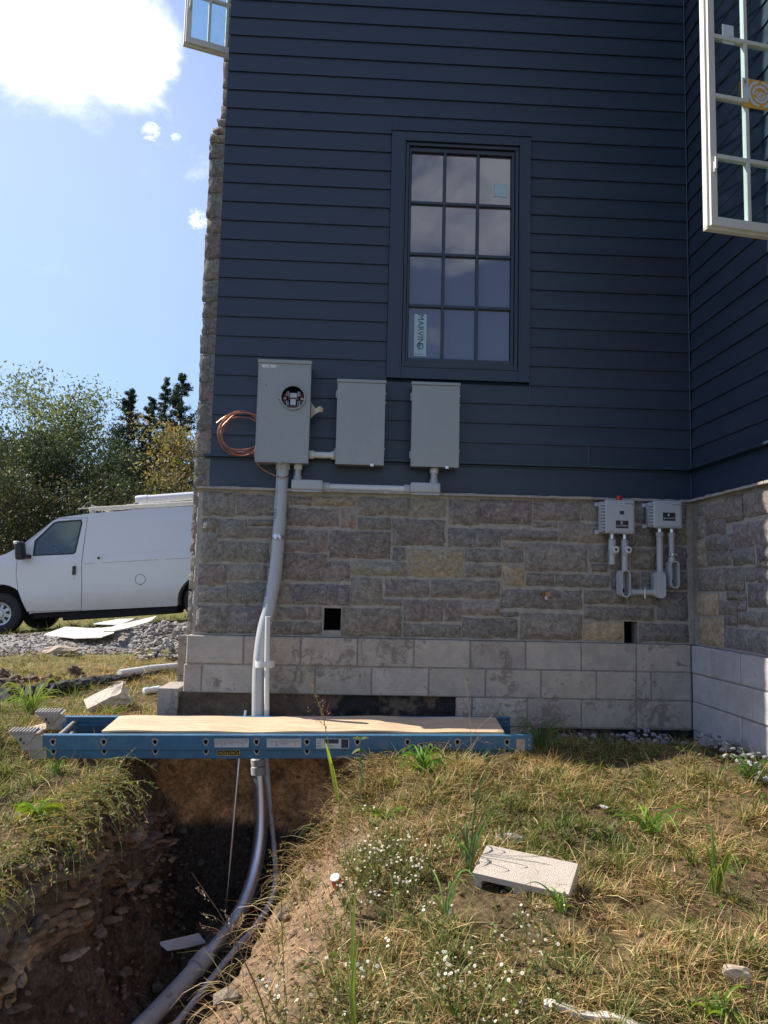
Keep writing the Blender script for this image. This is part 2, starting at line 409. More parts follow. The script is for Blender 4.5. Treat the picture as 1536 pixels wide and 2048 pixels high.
# ------------------------------------------------------------------ the ground: one sheet with the trench dug in it
def xr_of(y): return np.interp(y, [-6, -3.1, -2.4, -1.6, -0.8, 0], [0.55, 0.68, 0.82, 0.98, 1.33, 1.5])
def xl_of(y): return np.interp(y, [-6, -3.0, -2.3, -1.6, -0.8, 0], [-1.7, -0.62, -0.38, -0.27, -0.22, -0.20])
FLOOR = -2.06
def surf(x, y):
    """the lie of the land without the trench"""
    x = np.asarray(x, float); y = np.asarray(y, float)
    z = -0.655 + 0.098 * np.minimum(y, 0) - 0.11 * sst(0.9, -0.7, x) * sst(-0.15, -0.6, y) * sst(-3.2, -1.5, y)
    tilt = np.clip(-0.60 + (x + 4.65) * 0.093, -0.9, 0.1)
    tilt = tilt + 0.25 * sst(11, 22, y)
    z = z + (tilt - z) * sst(3.2, 7.0, y)
    near = sst(16, 7, np.hypot(x - 1, y + 2))
    z = z + (0.09 * vn(x, y, 0.9, 1) + 0.07 * vn(x, y, 2.7, 2) + 0.05 * vn(x, y, 6, 3) + 0.02 * vn(x, y, 14, 4)) * near * sst(0.05, -0.5, -np.abs(y) + 0) * 1.0
    z = z + 0.20 * sst(2.5, 3.6, x) * sst(-2.4, -1.0, y) * (y < 0.3) - 0.23 * sst(0.0, 0.10, y - np.interp(x, [2.3, 2.7, 3.4], [0.0, -0.20, -0.62])) * sst(2.35, 2.7, x) * (y < 0.3) - 0.05 * sst(3.3, 3.45, x) * sst(-1.6, -1.0, y) * (y < 0.3)
    # soft hollow of bare soil running down to the trench on its right bank
    d = x - xr_of(y)
    z = z - 0.16 * sst(0.42, 0.0, d) * (d > -0.6) * sst(-0.9, -1.6, y) * sst(-5, -4, y)
    return z
def trench_t(x, y):
    jl = 0.05 * vn(y, x * 0 + 3, 3.1, 5); jr = 0.07 * vn(y, x * 0 + 8, 2.6, 6)
    a = lin(0, 0.36 + 0.22 * sst(-1.2, -3.0, y), x - (xl_of(y) + jl)); b = lin(0, 0.42, (xr_of(y) + jr) - x)
    c = lin(0, 0.06, -0.13 - y + 0.03 * vn(x, x * 0, 4, 7)); d = lin(0, 0.5, y + 4.6)
    return np.minimum(np.minimum(a, b), np.minimum(c, d))
def gz(x, y, rough=True):
    z0 = surf(x, y); t = trench_t(x, y)
    fl = FLOOR + 0.10 * vn(x, y, 2.2, 8) + 0.05 * vn(x, y, 6, 9) + 0.12 * sst(0.55, 1.0, np.asarray(x, float))
    tt = np.clip(t, 0, 1); tt = tt * tt * (3 - 2 * tt) * 0.35 + tt * 0.65
    return z0 + (fl - z0) * tt
class HeightGrid:
    def __init__(s, x0, x1, y0, y1, d):
        s.x0, s.y0, s.d = x0, y0, d
        s.xs, s.ys = np.arange(x0, x1, d), np.arange(y0, y1, d)
        X, Y = np.meshgrid(s.xs, s.ys); s.z = gz(X.ravel(), Y.ravel()).reshape(X.shape); s.l = s.z.tolist(); s.nx, s.ny = len(s.xs), len(s.ys)
    def __call__(s, x, y):
        a, b = (x - s.x0) / s.d, (y - s.y0) / s.d
        if not (0 <= a < s.nx - 1 and 0 <= b < s.ny - 1): return None
        i, j = int(a), int(b); a -= i; b -= j; r0, r1 = s.l[j], s.l[j + 1]
        return (r0[i] * (1 - a) + r0[i + 1] * a) * (1 - b) + (r1[i] * (1 - a) + r1[i + 1] * a) * b
HG1 = HeightGrid(-1.6, 4.4, -5.2, 0.3, 0.02); HG2 = HeightGrid(-40, 10, -6, 60, 0.16)
def gzf(x, y):
    z = HG1(x, y)
    if z is None: z = HG2(x, y)
    return z if z is not None else float(gz(np.array([x]), np.array([y]))[0])

def build_ground():
    xs = np.concatenate([-np.geomspace(600, 9, 26), np.arange(-8.5, -1.2, 0.25), np.arange(-1.2, -.36, 0.028), np.arange(-.36, .22, .011), np.arange(.22, 1.7, .0145), np.arange(1.7, 4.2, 0.045), np.arange(4.3, 9, 0.4), np.geomspace(9.5, 600, 20)])
    ys = np.concatenate([-np.geomspace(400, 7, 20), np.arange(-6.6, -4.6, 0.12), np.arange(-4.6, -0.3, 0.026), np.arange(-0.3, -0.235, 0.011), np.arange(-.235, -.105, .0017), np.arange(-.1, .12, .011), np.arange(0.14, 2.0, 0.06), np.arange(2.05, 12, 0.22), np.geomspace(12.5, 700, 26)])
    X, Y = np.meshgrid(xs, ys); x = X.ravel(); y = Y.ravel()
    z = gz(x, y); t = trench_t(x, y)
    wall = ((t > 0.02) & (t < 0.98)).astype(float)
    lump = 0.07 * vn(y + z * 1.7, z + x, 5, 21) + 0.045 * vn(y * 1.3, z * 2, 11, 22) + 0.03 * vn(y, z * 2.3, 23, 25)
    px_ = x + wall * lump; py_ = y + wall * (0.03 * vn(x, z, 6, 23) + 0.025 * vn(x, z, 15, 24))
    back = (y > -0.22) & (t > 0.02)
    py_ = np.where(back, y + 0.05 * vn(x, z, 5, 24) + 0.03 * vn(x, z, 14, 26) + 0.018 * vn(x, z, 34, 27), py_); px_ = np.where(back, x, px_)
    # soil and turf colours, with shade painted low on the back wall
    n1 = vn(x, y, 2.0, 31) + 0.5; n2 = vn(x, y, 9, 32) + 0.5
    def c3(a): return np.array(a)[None, :]
    turf = c3((0.125, 0.088, 0.05)) * (0.6 + 0.7 * n2[:, None]) + c3((0.012, 0.012, 0.0)) * (n1[:, None])
    col = turf
    far = sst(2.0, 5, np.abs(y) + np.maximum(0, -x) * 0.0)[:, None]
    col = col * (1 - far) + c3((0.15, 0.145, 0.055)) * (0.75 + 0.5 * n1[:, None]) * far
    grav = (sst(4.4, 5.0, y + 0.4 * (vn(x, y, 1.2, 33))) * sst(7.4, 6.8, y + 0.3 * vn(x, y, 2, 34)) * (x < 3))[:, None]
    col = col * (1 - grav) + c3((0.27, 0.255, 0.235)) * (0.7 + 0.6 * n2[:, None]) * grav
    bare = (sst(0.50, 0.15, x - xr_of(y) + 0.25 * vn(x, y, 3, 35)) * sst(-0.9, -1.5, y) * (y < 0) * (x > 0.2))[:, None]
    col = col * (1 - bare) + c3((0.25, 0.165, 0.10)) * (0.75 + 0.5 * n2[:, None]) * bare
    tin = sst(0.03, 0.15, t)[:, None]
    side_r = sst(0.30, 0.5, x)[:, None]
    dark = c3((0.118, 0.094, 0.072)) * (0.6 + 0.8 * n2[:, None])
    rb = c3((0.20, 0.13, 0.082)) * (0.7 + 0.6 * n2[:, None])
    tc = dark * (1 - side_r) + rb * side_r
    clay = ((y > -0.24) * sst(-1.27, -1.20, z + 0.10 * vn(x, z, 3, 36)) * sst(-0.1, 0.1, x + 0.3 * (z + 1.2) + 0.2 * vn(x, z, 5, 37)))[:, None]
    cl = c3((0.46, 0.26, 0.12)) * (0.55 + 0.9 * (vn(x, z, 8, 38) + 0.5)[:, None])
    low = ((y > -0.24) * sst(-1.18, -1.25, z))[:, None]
    tc = tc * (1 - low) + c3((0.055, 0.046, 0.038)) * low  # shade under the clay band, painted into the soil colour
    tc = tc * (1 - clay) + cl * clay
    fl = sst(-1.8, -1.95, z)[:, None]
    tc = tc * (1 - fl) + c3((0.15, 0.12, 0.09)) * (0.4 + 1.1 * (vn(x, y, 14, 39) + 0.5)[:, None]) * fl
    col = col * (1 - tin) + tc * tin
    nx, ny = len(xs), len(ys)
    idx = np.arange(nx * ny).reshape(ny, nx)
    f = np.stack([idx[:-1, :-1], idx[:-1, 1:], idx[1:, 1:], idx[1:, :-1]], -1).reshape(-1, 4)
    me = bpy.data.meshes.new('ground')
    me.vertices.add(nx * ny); me.vertices.foreach_set('co', np.stack([px_, py_, z], -1).ravel())
    me.loops.add(f.size); me.loops.foreach_set('vertex_index', f.ravel())
    me.polygons.add(len(f)); me.polygons.foreach_set('loop_start', np.arange(0, f.size, 4)); me.polygons.foreach_set('loop_total', np.full(len(f), 4))
    me.polygons.foreach_set('use_smooth', np.ones(len(f), bool))
    me.update(calc_edges=True)
    at = me.color_attributes.new('Col', 'FLOAT_COLOR', 'POINT')
    at.data.foreach_set('color', np.c_[np.clip(col, 0, 1), np.ones(len(col))].astype(np.float32).ravel())
    me.materials.append(attr_mat('soil', rough=0.97, vary=0.45, vscale=34, bump=1.0, bscale=45, spec=0.1))
    ob = bpy.data.objects.new('ground', me); COL.objects.link(ob); ob['kind'] = 'structure'
    ob['label'] = 'dry grassy ground with a dug trench and a gravel drive'
build_ground()

# ------------------------------------------------------------------ the house
house = thing('house', 'tall house with navy lap siding above a rough stone base and block foundation', 'house', (1.9, 0.12, -0.65))
PZ = 1.062        # top of the stone
SK = 1.321        # drip cap / first siding course
def stone(mb, org, U, V, N, u0, v0, u1, v1, depth, tint, jit=0.012, cell=0.03):
    """one rough-faced stone: a swollen, pitted grid with uneven edges"""
    w, h = u1 - u0, v1 - v0
    nu, nv = max(3, int(w / cell)), max(3, int(h / cell))
    sd = random.random() * 100
    vs = []; cs = []
    for j in range(nv + 1):
        for i in range(nu + 1):
            a, b = i / nu, j / nv
            u, v = u0 + w * a, v0 + h * b
            e = min(a * w, (1 - a) * w, b * h, (1 - b) * h)
            ju = jit * mnoise.noise((u * 16 + sd, v * 16, 1.0)); jv = jit * mnoise.noise((u * 16, v * 16 + sd, 7.0))
            rise = min(1.0, (e + 0.004) / 0.022) ** 0.6
            k = mnoise.noise((u * 7 + sd, v * 9, 3)) * 0.5 + mnoise.noise((u * 22, v * 24 + sd, 5)) * 0.5 + 0.4 * mnoise.noise((u * 48, v * 52 + sd, 9))
            out = depth * rise * (0.72 + 0.42 * k)
            vs.append(org + U * (u + ju) + V * (v + jv) + N * out)
            s = 1 + 0.22 * mnoise.noise((u * 12 + sd, v * 12, 2))
            cs.append([c * s for c in tint])
    row = nu + 1
    fs = [(j * row + i, j * row + i + 1, (j + 1) * row + i + 1, (j + 1) * row + i) for j in range(nv) for i in range(nu)]
    per = [i for i in range(row)] + [j * row + nu for j in range(1, nv + 1)] + [nv * row + i for i in range(nu - 1, -1, -1)] + [j * row for j in range(nv - 1, 0, -1)]
    o = len(vs)
    for p in per:
        vs.append(vs[p] - N * (depth * 0.5 + 0.02)); cs.append(cs[p])
    n = len(per)
    fs += [(per[k], per[(k + 1) % n], o + (k + 1) % n, o + k) for k in range(n)]
    mb.add(vs, fs, cs)
TINTS = {'g': (0.250, 0.214, 0.187), 'd': (0.218, 0.196, 0.180), 'r': (0.262, 0.214, 0.180), 'y': (0.40, 0.315, 0.215), 't': (0.31, 0.27, 0.215), 'Y': (0.46, 0.355, 0.215)}
def tint_of(k):
    b = TINTS[k]; s = random.uniform(0.90, 1.12)
    return tuple(c * s * random.uniform(0.95, 1.05) for c in b)
ST4 = """140,55,300,182,g 315,70,568,182,g 575,78,685,125,g 692,80,912,130,y 925,85,1185,180,g 1195,92,1365,184,t 1382,98,1536,224,g
140,190,204,266,g 212,195,355,294,d 368,195,495,232,d 362,240,495,292,g 565,138,826,234,g 838,138,910,242,t 925,188,1087,250,d 1098,192,1360,332,g 1378,240,1645,340,d
136,272,200,414,g 212,306,470,414,g 548,248,658,302,g 545,310,658,360,g 666,252,768,362,g 778,255,1084,397,d 1098,340,1162,404,d 1176,346,1452,490,y 1466,345,1762,417,d
118,422,254,532,g 266,426,462,504,g 540,368,760,510,r 770,408,878,510,g 890,408,1166,484,t 1466,426,1645,492,g
114,542,244,618,g 256,516,520,624,g 530,520,582,626,g 592,523,878,632,d 888,493,1044,630,g 1058,498,1282,592,g 1293,501,1636,597,g
104,630,254,777,g 263,630,446,777,d 455,636,662,704,g 672,638,738,704,g 455,712,738,780,g 840,643,1140,788,g 1050,600,1142,637,d 1153,603,1352,714,g 1362,606,1440,712,g 1150,722,1438,795,g 1446,610,1640,682,t 1448,693,1728,800,d"""
ST5 = """148,92,398,214,g 408,95,634,197,g 642,98,740,197,t 750,100,885,205,g 895,108,962,207,d 972,112,1100,210,d 1108,118,1165,212,g
408,200,522,230,g 256,238,526,294,r 532,204,766,302,g 776,212,890,320,d 898,215,1000,322,d 1010,220,1165,315,g
258,302,358,332,t 370,306,670,442,g 680,314,765,396,d 690,404,765,446,g 776,330,870,432,g 880,330,1000,435,g 1010,322,1165,432,d
256,410,362,512,y 374,450,505,514,g 512,454,772,520,d 782,440,862,526,d 872,444,922,526,g 930,442,1000,516,d 1010,440,1165,530,d
252,526,644,627,d 654,533,858,602,g 868,536,1000,606,t 1006,538,1166,682,d
250,638,334,662,d 345,643,644,783,g 656,612,990,680,d 655,684,842,790,Y 918,692,1172,796,d"""
def front_stones():
    mb = MB(); O = Vector((0, 0.046, 0)); U, V, N = Vector((1, 0, 0)), Vector((0, 0, 1)), Vector((0, -1, 0))
    for txt, ox, oy, sc in ((ST4, 350, 960, 2.518), (ST5, 900, 960, 2.415)):
        for tk in txt.split():
            a, b, c, d, k = tk.split(','); a, b, c, d = (float(q) for q in (a, b, c, d))
            p = atY(ox + a / sc, oy + b / sc, 0.012); q = atY(ox + c / sc, oy + d / sc, 0.012)
            u0, u1, v0, v1 = p.x, q.x, q.z, p.z
            v0 = max(v0, 0.016); v1 = min(v1, PZ - 0.006); u0 = max(u0, 0.022 + random.uniform(-.012, .012)); u1 = min(u1, 3.652)
            stone(mb, O, U, V, N, u0, v0, u1, v1, random.uniform(0.034, 0.052), tint_of(k))
    # the return of the stone round the left corner
    v = 0.016
    while v < PZ - 0.03:
        h = min(random.choice((0.12, 0.17, 0.2, 0.24)), PZ - 0.006 - v); u = 0.05
        while u < 1.45:
            w = random.uniform(0.18, 0.42)
            stone(mb, Vector((0.046, 0, 0)), Vector((0, 1, 0)), V, Vector((-1, 0, 0)), u, v, min(u + w, 1.49), v + h - 0.014, 0.04, tint_of('g')); u += w + 0.014
        v += h
    mb.build('stone_veneer', 'stone', house, smooth=True)
front_stones()
ST6 = """845,222,905,300,g 910,215,1052,330,g 1060,150,1180,345,g 1188,105,1400,300,g 848,308,905,470,g 910,340,1050,440,g
848,480,912,682,y 918,446,1102,562,d 920,572,1092,672,g 1110,350,1400,525,g 1105,540,1262,668,d 1285,535,1400,640,d 1272,650,1400,690,g
848,700,1050,862,g 1060,690,1190,862,g 1200,686,1280,790,d 1290,700,1400,795,g 845,884,1002,1042,Y 1008,940,1140,1042,g 1148,950,1205,1010,g 1060,872,1205,932,g 1220,808,1400,990,d
852,1064,1042,1280,Y 1048,1052,1140,1118,g 1150,1018,1370,1122,d 1048,1150,1400,1322,d"""
def wing_stones():
    mb = MB(); V, U, N = Vector((0, 0, 1)), Vector((0, 1, 0)), Vector((-1, 0, 0)); O = Vector((3.706, 0, 0))
    ymin = 0
    for tk in ST6.split():
        a, b, c, d, k = tk.split(','); a, b, c, d = (float(q) for q in (a, b, c, d))
        xm = 1160 + (a + c) / 2 / 3.723; ym = 950 + (b + d) / 2 / 3.723
        p = atX(1160 + a / 3.723, ym, 3.668); q = atX(1160 + c / 3.723, ym, 3.668)
        z1 = atX(xm, 950 + b / 3.723, 3.668).z; z0 = atX(xm, 950 + d / 3.723, 3.668).z
        stone(mb, O, U, V, N, q.y, max(z0, 0.016), p.y, min(z1, PZ - 0.006), random.uniform(0.034, 0.05), tint_of(k))
    v = 0.016
    while v < PZ - 0.03:                                     # on towards the viewer, out of the picture
        h = min(random.choice((0.12, 0.17, 0.2, 0.24)), PZ - 0.006 - v); u = -1.04 - random.uniform(0, .06)
        while u > -4.2:
            w = random.uniform(0.18, 0.45)
            stone(mb, O, U, V, N, u - w, v, u, v + h - 0.016, 0.04, tint_of(random.choice('ggdgt')), cell=0.05); u -= w + 0.016
        v += h
    mb.build('stone_veneer', 'stone', house, smooth=True)
wing_stones()
HOLES = [(atY(648, 1216, 0.02), atY(681, 1262, 0.02)), (atY(1250, 1243, 0.02), atY(1278, 1287, 0.02))]
def mortar_backing():
    mb = MB()
    # front slab with the two square openings left out
    edges = [0.03]
    for p, q in HOLES: edges += [p.x, q.x]
    edges.append(3.72)
    for i in range(len(edges) - 1):
        if i % 2 == 0: mb.box(edges[i], 0.040, 0.0, edges[i + 1], 0.17, PZ)
        else:
            p, q = HOLES[i // 2]
            mb.box(edges[i], 0.040, p.z, edges[i + 1], 0.17, PZ)
            if q.z > 0.02: mb.box(edges[i], 0.040, 0.0, edges[i + 1], 0.17, q.z)
    mb.box(0.036, 0.172, 0.0, 0.2, 1.495, PZ)
    mb.box(3.702, -4.3, 0.0, 3.9, 0.036, PZ)
    # mortar smear under the top course and chipped ledge
    mb.build('mortar', 'mortar', house)
    for p, q in HOLES:
        mv = MB(); mv.box(p.x - 0.03, 0.171, q.z - 0.03, q.x + 0.03, 0.30, p.z + 0.03); mv.build('wall_opening', 'void_shade', house)  # black box paints the dark behind each opening
    ml = MB()
    n = 60
    for i in range(n):
        x0 = 0.02 + 3.70 * i / n; x1 = 0.02 + 3.70 * (i + 1) / n
        ml.box(x0, -0.004 + random.uniform(-.006, .006), PZ - 0.012, x1 + 0.0005, 0.118, PZ + random.uniform(0.002, 0.008))
    for i in range(60):
        y0 = 0.0 - 4.2 * i / 60
        ml.box(3.652 + random.uniform(-.006, .006), y0 - 0.0705, PZ - 0.012, 3.735, y0, PZ + random.uniform(0.002, 0.008))
    ml.build('mortar_ledge', 'mortar', house)
mortar_backing()
def bcol(c):
    s = random.uniform(.9, 1.08); return [q * s * random.uniform(.98, 1.02) for q in c]
def blocks():
    C1 = [k * 0.4064 for k in range(10)]
    C2 = [-0.012, 0.12, 0.52, 0.92, 1.325, 1.735, 2.145, 2.55, 2.955, 3.25, 3.36, 3.6576]
    C3 = [1.93, 2.05, 2.45, 2.845, 3.25, 3.6576]
    C4 = [1.93, 2.25, 2.52]
    mb = MB(); j = MB()
    for r, c in enumerate((C1, C2, C3, C4)):
        z1 = -0.2032 * r; z0 = z1 - 0.2032
        for a, b in zip(c, c[1:]):
            o = random.uniform(-0.004, 0.004)
            mb.bbox(a + 0.004, 0.0 + o, z0 + 0.005, b - 0.004, 0.18 + o, z1 - 0.003, 0.006, seg=1, col=bcol((0.435, 0.385, 0.33)))
    j.box(0.01, 0.006, -0.4032, 3.66, 0.17, -0.004); j.box(1.935, 0.006, -0.6125, 3.66, 0.17, -0.4031); j.box(1.935, 0.006, -0.80, 2.53, 0.17, -0.613)
    for r in range(5):                                        # left return of the corner
        z1 = -0.2032 * r
        for k in range(4): mb.bbox(0.004, 0.185 + k * 0.4064 + (0.2 if r % 2 else 0), z1 - 0.198, 0.19, 0.185 + (k + 1) * 0.4064 - 0.008 + (0.2 if r % 2 else 0), z1 - 0.003, 0.005, seg=1, col=bcol((0.435, 0.385, 0.33)))
    ob = mb.build('block_foundation', 'concrete_block', house); j.build('block_joint', 'block_joint', ob)
    mb = MB(); j = MB()
    for r in range(6):
        z1 = -0.2032 * r; z0 = z1 - 0.2032; y = -0.003 if r % 2 == 0 else -0.003
        first = 0.29 if r % 2 == 0 else 0.43
        ys = [0.0, -first] + [-first - 0.4064 * k for k in range(1, 11)]
        for a, b in zip(ys, ys[1:]):
            o = random.uniform(-0.004, 0.004)
            mb.bbox(3.6576 + o, b + 0.004, z0 + 0.005, 3.84 + o, a - 0.004, z1 - 0.003, 0.006, seg=1, col=bcol((0.46, 0.435, 0.41)))
    j.box(3.664, -4.4, -1.2, 3.83, -0.002, -0.004)
    ob = mb.build('block_foundation', 'wing_block', house); j.build('block_joint', 'block_joint', ob)
    # below the second course on the left: mud-caked footing, then the near-black lumpy face of the void
    def lumpy(x0, x1, z0, z1, yb, dep, m, name):
        q = MB(); nx, nz = int((x1 - x0) / 0.02), int((z1 - z0) / 0.02) + 1
        vs = [(x0 + (x1 - x0) * i / nx, yb - dep * (0.5 + 0.9 * mnoise.noise((x0 + i * 0.09, k * 0.11, 4)) + 0.5 * mnoise.noise((i * 0.33, k * 0.3, 9))), z0 + (z1 - z0) * k / nz) for k in range(nz + 1) for i in range(nx + 1)]
        q.add(vs, [(k * (nx + 1) + i, k * (nx + 1) + i + 1, (k + 1) * (nx + 1) + i + 1, (k + 1) * (nx + 1) + i) for k in range(nz) for i in range(nx)])
        q.build(name, m, house, smooth=True)
    lumpy(-0.03, 1.0, -1.0, -0.405, 0.03, 0.035, 'muddy_footing', 'footing')
    lumpy(0.98, 1.96, -1.0, -0.405, 0.07, 0.05, 'spotted_black', 'footing')
    lumpy(2.50, 3.68, -1.1, -0.612, 0.06, 0.05, 'spotted_black', 'footing')
blocks()
# core volumes that carry the walls and throw the shadow
mb = MB(); mb.box(0.16, 0.20, -1.1, 9, 7.0, 8.6); mb.box(3.92, -4.3, -1.2, 9, 0.19, 8.6); mb.build('wall', 'navy_trim', house)

CAS = (1.383, 1.945, 2.478, 3.917)   # window casing x0,z0,x1,z1
def siding():
    E = 0.1519
    mb = MB()
    def plank(axis, a, b, z0, z1):
        # front: lapped board, thick lower edge; axis 'x' on the front wall, 'y' on the wing
        bot, top = 0.110, 0.121
        if axis == 'x':
            p = [(bot, z0), (top + 0.001, z1 + 0.004), (0.15, z1 + 0.004), (0.15, z0)]
            mb.prism(p, 'x', a, b)
        else:
            off = 3.74 - 0.12
            p = [(off + bot, z0), (off + top + 0.001, z1 + 0.004), (off + 0.15, z1 + 0.004), (off + 0.15, z0)]
            mb.prism(p, 'y', a, b)
    k = 0
    while SK + E * k < 8.4:
        z0, z1 = SK + E * k, SK + E * (k + 1)
        if z1 < CAS[1] + 0.002 or z0 > CAS[3]: plank('x', 0.088, 3.728, z0, z1)
        elif z0 < CAS[1] < z1 or z0 < CAS[3] < z1:
            plank('x', 0.088, CAS[0] - 0.002, z0, z1); plank('x', CAS[2] + 0.002, 3.728, z0, z1)
            if z0 < CAS[1]: mb.prism([(0.106, z0), (0.115, CAS[1] - 0.004), (0.15, CAS[1] - 0.004), (0.15, z0)], 'x', CAS[0] - 0.001, CAS[2] + 0.001)
            else: mb.prism([(0.109, CAS[3] + 0.004), (0.122, z1 + 0.004), (0.15, z1 + 0.004), (0.15, CAS[3] + 0.004)], 'x', CAS[0] - 0.001, CAS[2] + 0.001)
        else:
            plank('x', 0.088, CAS[0] - 0.002, z0, z1); plank('x', CAS[2] + 0.002, 3.728, z0, z1)
        k += 1
    mb.build('siding', 'navy_siding', house)
    mb = MB(); k = 0
    while SK + E * k < 8.4:
        plank('y', -4.3, 0.104, SK + E * k, SK + E * (k + 1)); k += 1
    mb.build('siding', 'navy_siding', house)
    # left return of the siding (the side wall)
    mb = MB(); k = 0
    while SK + E * k < 8.4:
        z0 = SK + E * k; mb.prism([(0.100, z0), (0.112, z0 + E), (0.15, z0 + E), (0.15, z0)], 'y', 0.156, 1.49); k += 1
    mb.build('siding', 'navy_siding', house)
    mb = MB()
    mb.box(0.090, 0.110, PZ + 0.009, 3.728, 0.15, SK - 0.022); mb.box(3.731, -4.3, PZ + 0.009, 3.77, 0.108, SK - 0.022)
    mb.box(0.108, 0.151, PZ + 0.009, 0.15, 1.49, SK - 0.022)
    mb.build('skirt_board', 'navy_trim', house)
    mb = MB()
    mb.bbox(0.045, 0.062, SK - 0.021, 3.70, 0.118, SK - 0.003, 0.003); mb.bbox(3.678, -4.3, SK - 0.0205, 3.736, 0.060, SK - 0.003, 0.003)
    mb.bbox(0.050, 0.10, SK - 0.035, 3.70, 0.1085, SK - 0.022, 0.002)
    mb.build('drip_cap', 'navy_trim', house)
    mb = MB()                                                  # pale caulk at the butt joints and the corner
    mb.box(CAS[2] - 0.003, 0.1055, SK + E * 3.05, CAS[2] + 0.0005, 0.115, SK + E * 3.98)
    q = atY(1176, 900, 0.106); mb.box(q.x, 0.1035, SK + 0.004, q.x + 0.004, 0.114, SK + E * 0.97)
    mb.box(3.722, 0.1015, SK, 3.7265, 0.106, 5.2); mb.box(3.722, 0.104, PZ + 0.02, 3.7265, 0.1095, SK - 0.04)
    mb.build('caulk_line', 'caulk', house)
siding()

def front_window():
    x0, z0, x1, z1 = CAS
    fx0, fz0, fx1, fz1 = 1.496, 2.045, 2.384, 3.835
    gx0, gz0, gx1, gz1 = 1.543, 2.114, 2.331, 3.771
    w = MB()
    for a in ((x0, z0, fx0 - 0.003, z1), (fx1 + 0.003, z0, x1, z1)): w.bbox(a[0], 0.088, a[1], a[2], 0.149, a[3], 0.003)
    w.bbox(fx0 - 0.003, 0.0885, z0, fx1 + 0.003, 0.149, fz0 - 0.004, 0.003); w.bbox(fx0 - 0.003, 0.0885, fz1 + 0.004, fx1 + 0.003, 0.149, z1, 0.003)
    w.bbox(x0 - 0.004, 0.078, z1 + 0.0005, x1 + 0.004, 0.12, z1 + 0.010, 0.002)
    win = w.build('window', 'navy_trim', house)
    f = MB(); t = 0.026
    for a in ((fx0, fz0, fx0 + t, fz1), (fx1 - t, fz0, fx1, fz1)): f.bbox(a[0], 0.098, a[1], a[2], 0.165, a[3], 0.003)
    f.bbox(fx0 + t, 0.0985, fz0, fx1 - t, 0.165, fz0 + t + 0.01, 0.003); f.bbox(fx0 + t, 0.0985, fz1 - t, fx1 - t, 0.165, fz1, 0.003)
    for a in ((fx0 - 0.014, fz0 - 0.012, fx0 - 0.004, fz1 + 0.012), (fx1 + 0.004, fz0 - 0.012, fx1 + 0.014, fz1 + 0.012)): f.box(a[0], 0.082, a[1], a[2], 0.0875, a[3])
    f.box(fx0 - 0.02, 0.0815, fz0 - 0.0125, fx1 + 0.02, 0.088, fz0 - 0.004); f.box(fx0 - 0.02, 0.0815, fz1 + 0.004, fx1 + 0.02, 0.088, fz1 + 0.0125)
    f.build('frame', 'sash_dark', win)
    s = MB()
    s.bbox(fx0 + t + 0.002, 0.118, gz0 - 0.034, gx0, 0.168, gz1 + 0.032, 0.003); s.bbox(gx1, 0.118, gz0 - 0.034, fx1 - t - 0.002, 0.168, gz1 + 0.032, 0.003)
    s.bbox(gx0, 0.1185, gz0 - 0.032, gx1, 0.168, gz0, 0.003); s.bbox(gx0, 0.1185, gz1, gx1, 0.168, gz1 + 0.034, 0.003)
    dx, dz = (gx1 - gx0) / 3, (gz1 - gz0) / 4
    for i in (1, 2): s.bbox(gx0 + dx * i - 0.011, 0.122, gz0, gx0 + dx * i + 0.011, 0.15, gz1, 0.003)
    for j in (1, 2, 3): s.bbox(gx0, 0.1225, gz0 + dz * j - 0.011, gx1, 0.1502, gz0 + dz * j + 0.011, 0.003)
    s.build('sash', 'sash_dark', win)
    for i in range(3):
        for j in range(4):
            p = MB(); a = random.uniform(-.0012, .0012); b = random.uniform(-.0012, .0012)
            X0, X1, Z0, Z1 = gx0 + dx * i + 0.004, gx0 + dx * (i + 1) - 0.004, gz0 + dz * j + 0.004, gz0 + dz * (j + 1) - 0.004
            Y = 0.144
            vs = [(X0, Y + a + b, Z0), (X1, Y - a + b, Z0), (X1, Y - a - b, Z1), (X0, Y + a - b, Z1)]
            p.add(vs + [(q[0], q[1] + 0.005, q[2]) for q in vs], [(0, 1, 2, 3), (7, 6, 5, 4), (0, 4, 5, 1), (1, 5, 6, 2), (2, 6, 7, 3), (3, 7, 4, 0)])
            p.build('pane', 'house_glass', win)
    bk = MB(); bk.box(gx0 - 0.03, 0.172, gz0 - 0.03, gx1 + 0.03, 0.19, gz1 + 0.03); bk.build('dark_backing', 'void_shade', win)  # black sheet added behind the panes in place of a dark room
    # stickers on the glass
    a = atY(829, 628, 0.140); b = atY(852, 713, 0.140); yS = 0.1395
    k = MB(); k.box(a.x, yS, b.z, b.x, yS + 0.0015, a.z); st = k.build('sticker', 'sticker_pale', win, label='pale brand sticker in the lowest left pane')
    k = MB(); xc = (a.x + b.x) / 2; H = a.z - b.z
    k.text('MARVIN', 0.066, (xc, yS - 0.001, a.z - H * 0.36), (0, 0, -1), (1, 0, 0))
    c0 = (xc, b.z + H * 0.235)
    for r0, r1, a0, a1 in ((0.026, 0.020, 20, 200), (0.026, 0.020, 215, 375), (0.017, 0.012, 80, 300), (0.009, 0.005, 0, 270)):
        pts = arc(c0, r0, a0, a1, 16) + arc(c0, r1, a1, a0, 16)
        k.add([(p[0], yS - 0.001, p[1]) for p in pts], [(q, q + 1, 32 - q, 33 - q) for q in range(16)])
    for q in range(5): k.box(a.x + 0.012 + q * 0.012, yS - 0.001, b.z + 0.012, a.x + 0.019 + q * 0.012, yS - 0.0005, b.z + 0.017)
    k.build('lettering', 'ink_navy', st)
    a = atY(989, 367, 0.140); b = atY(1013, 394, 0.140)
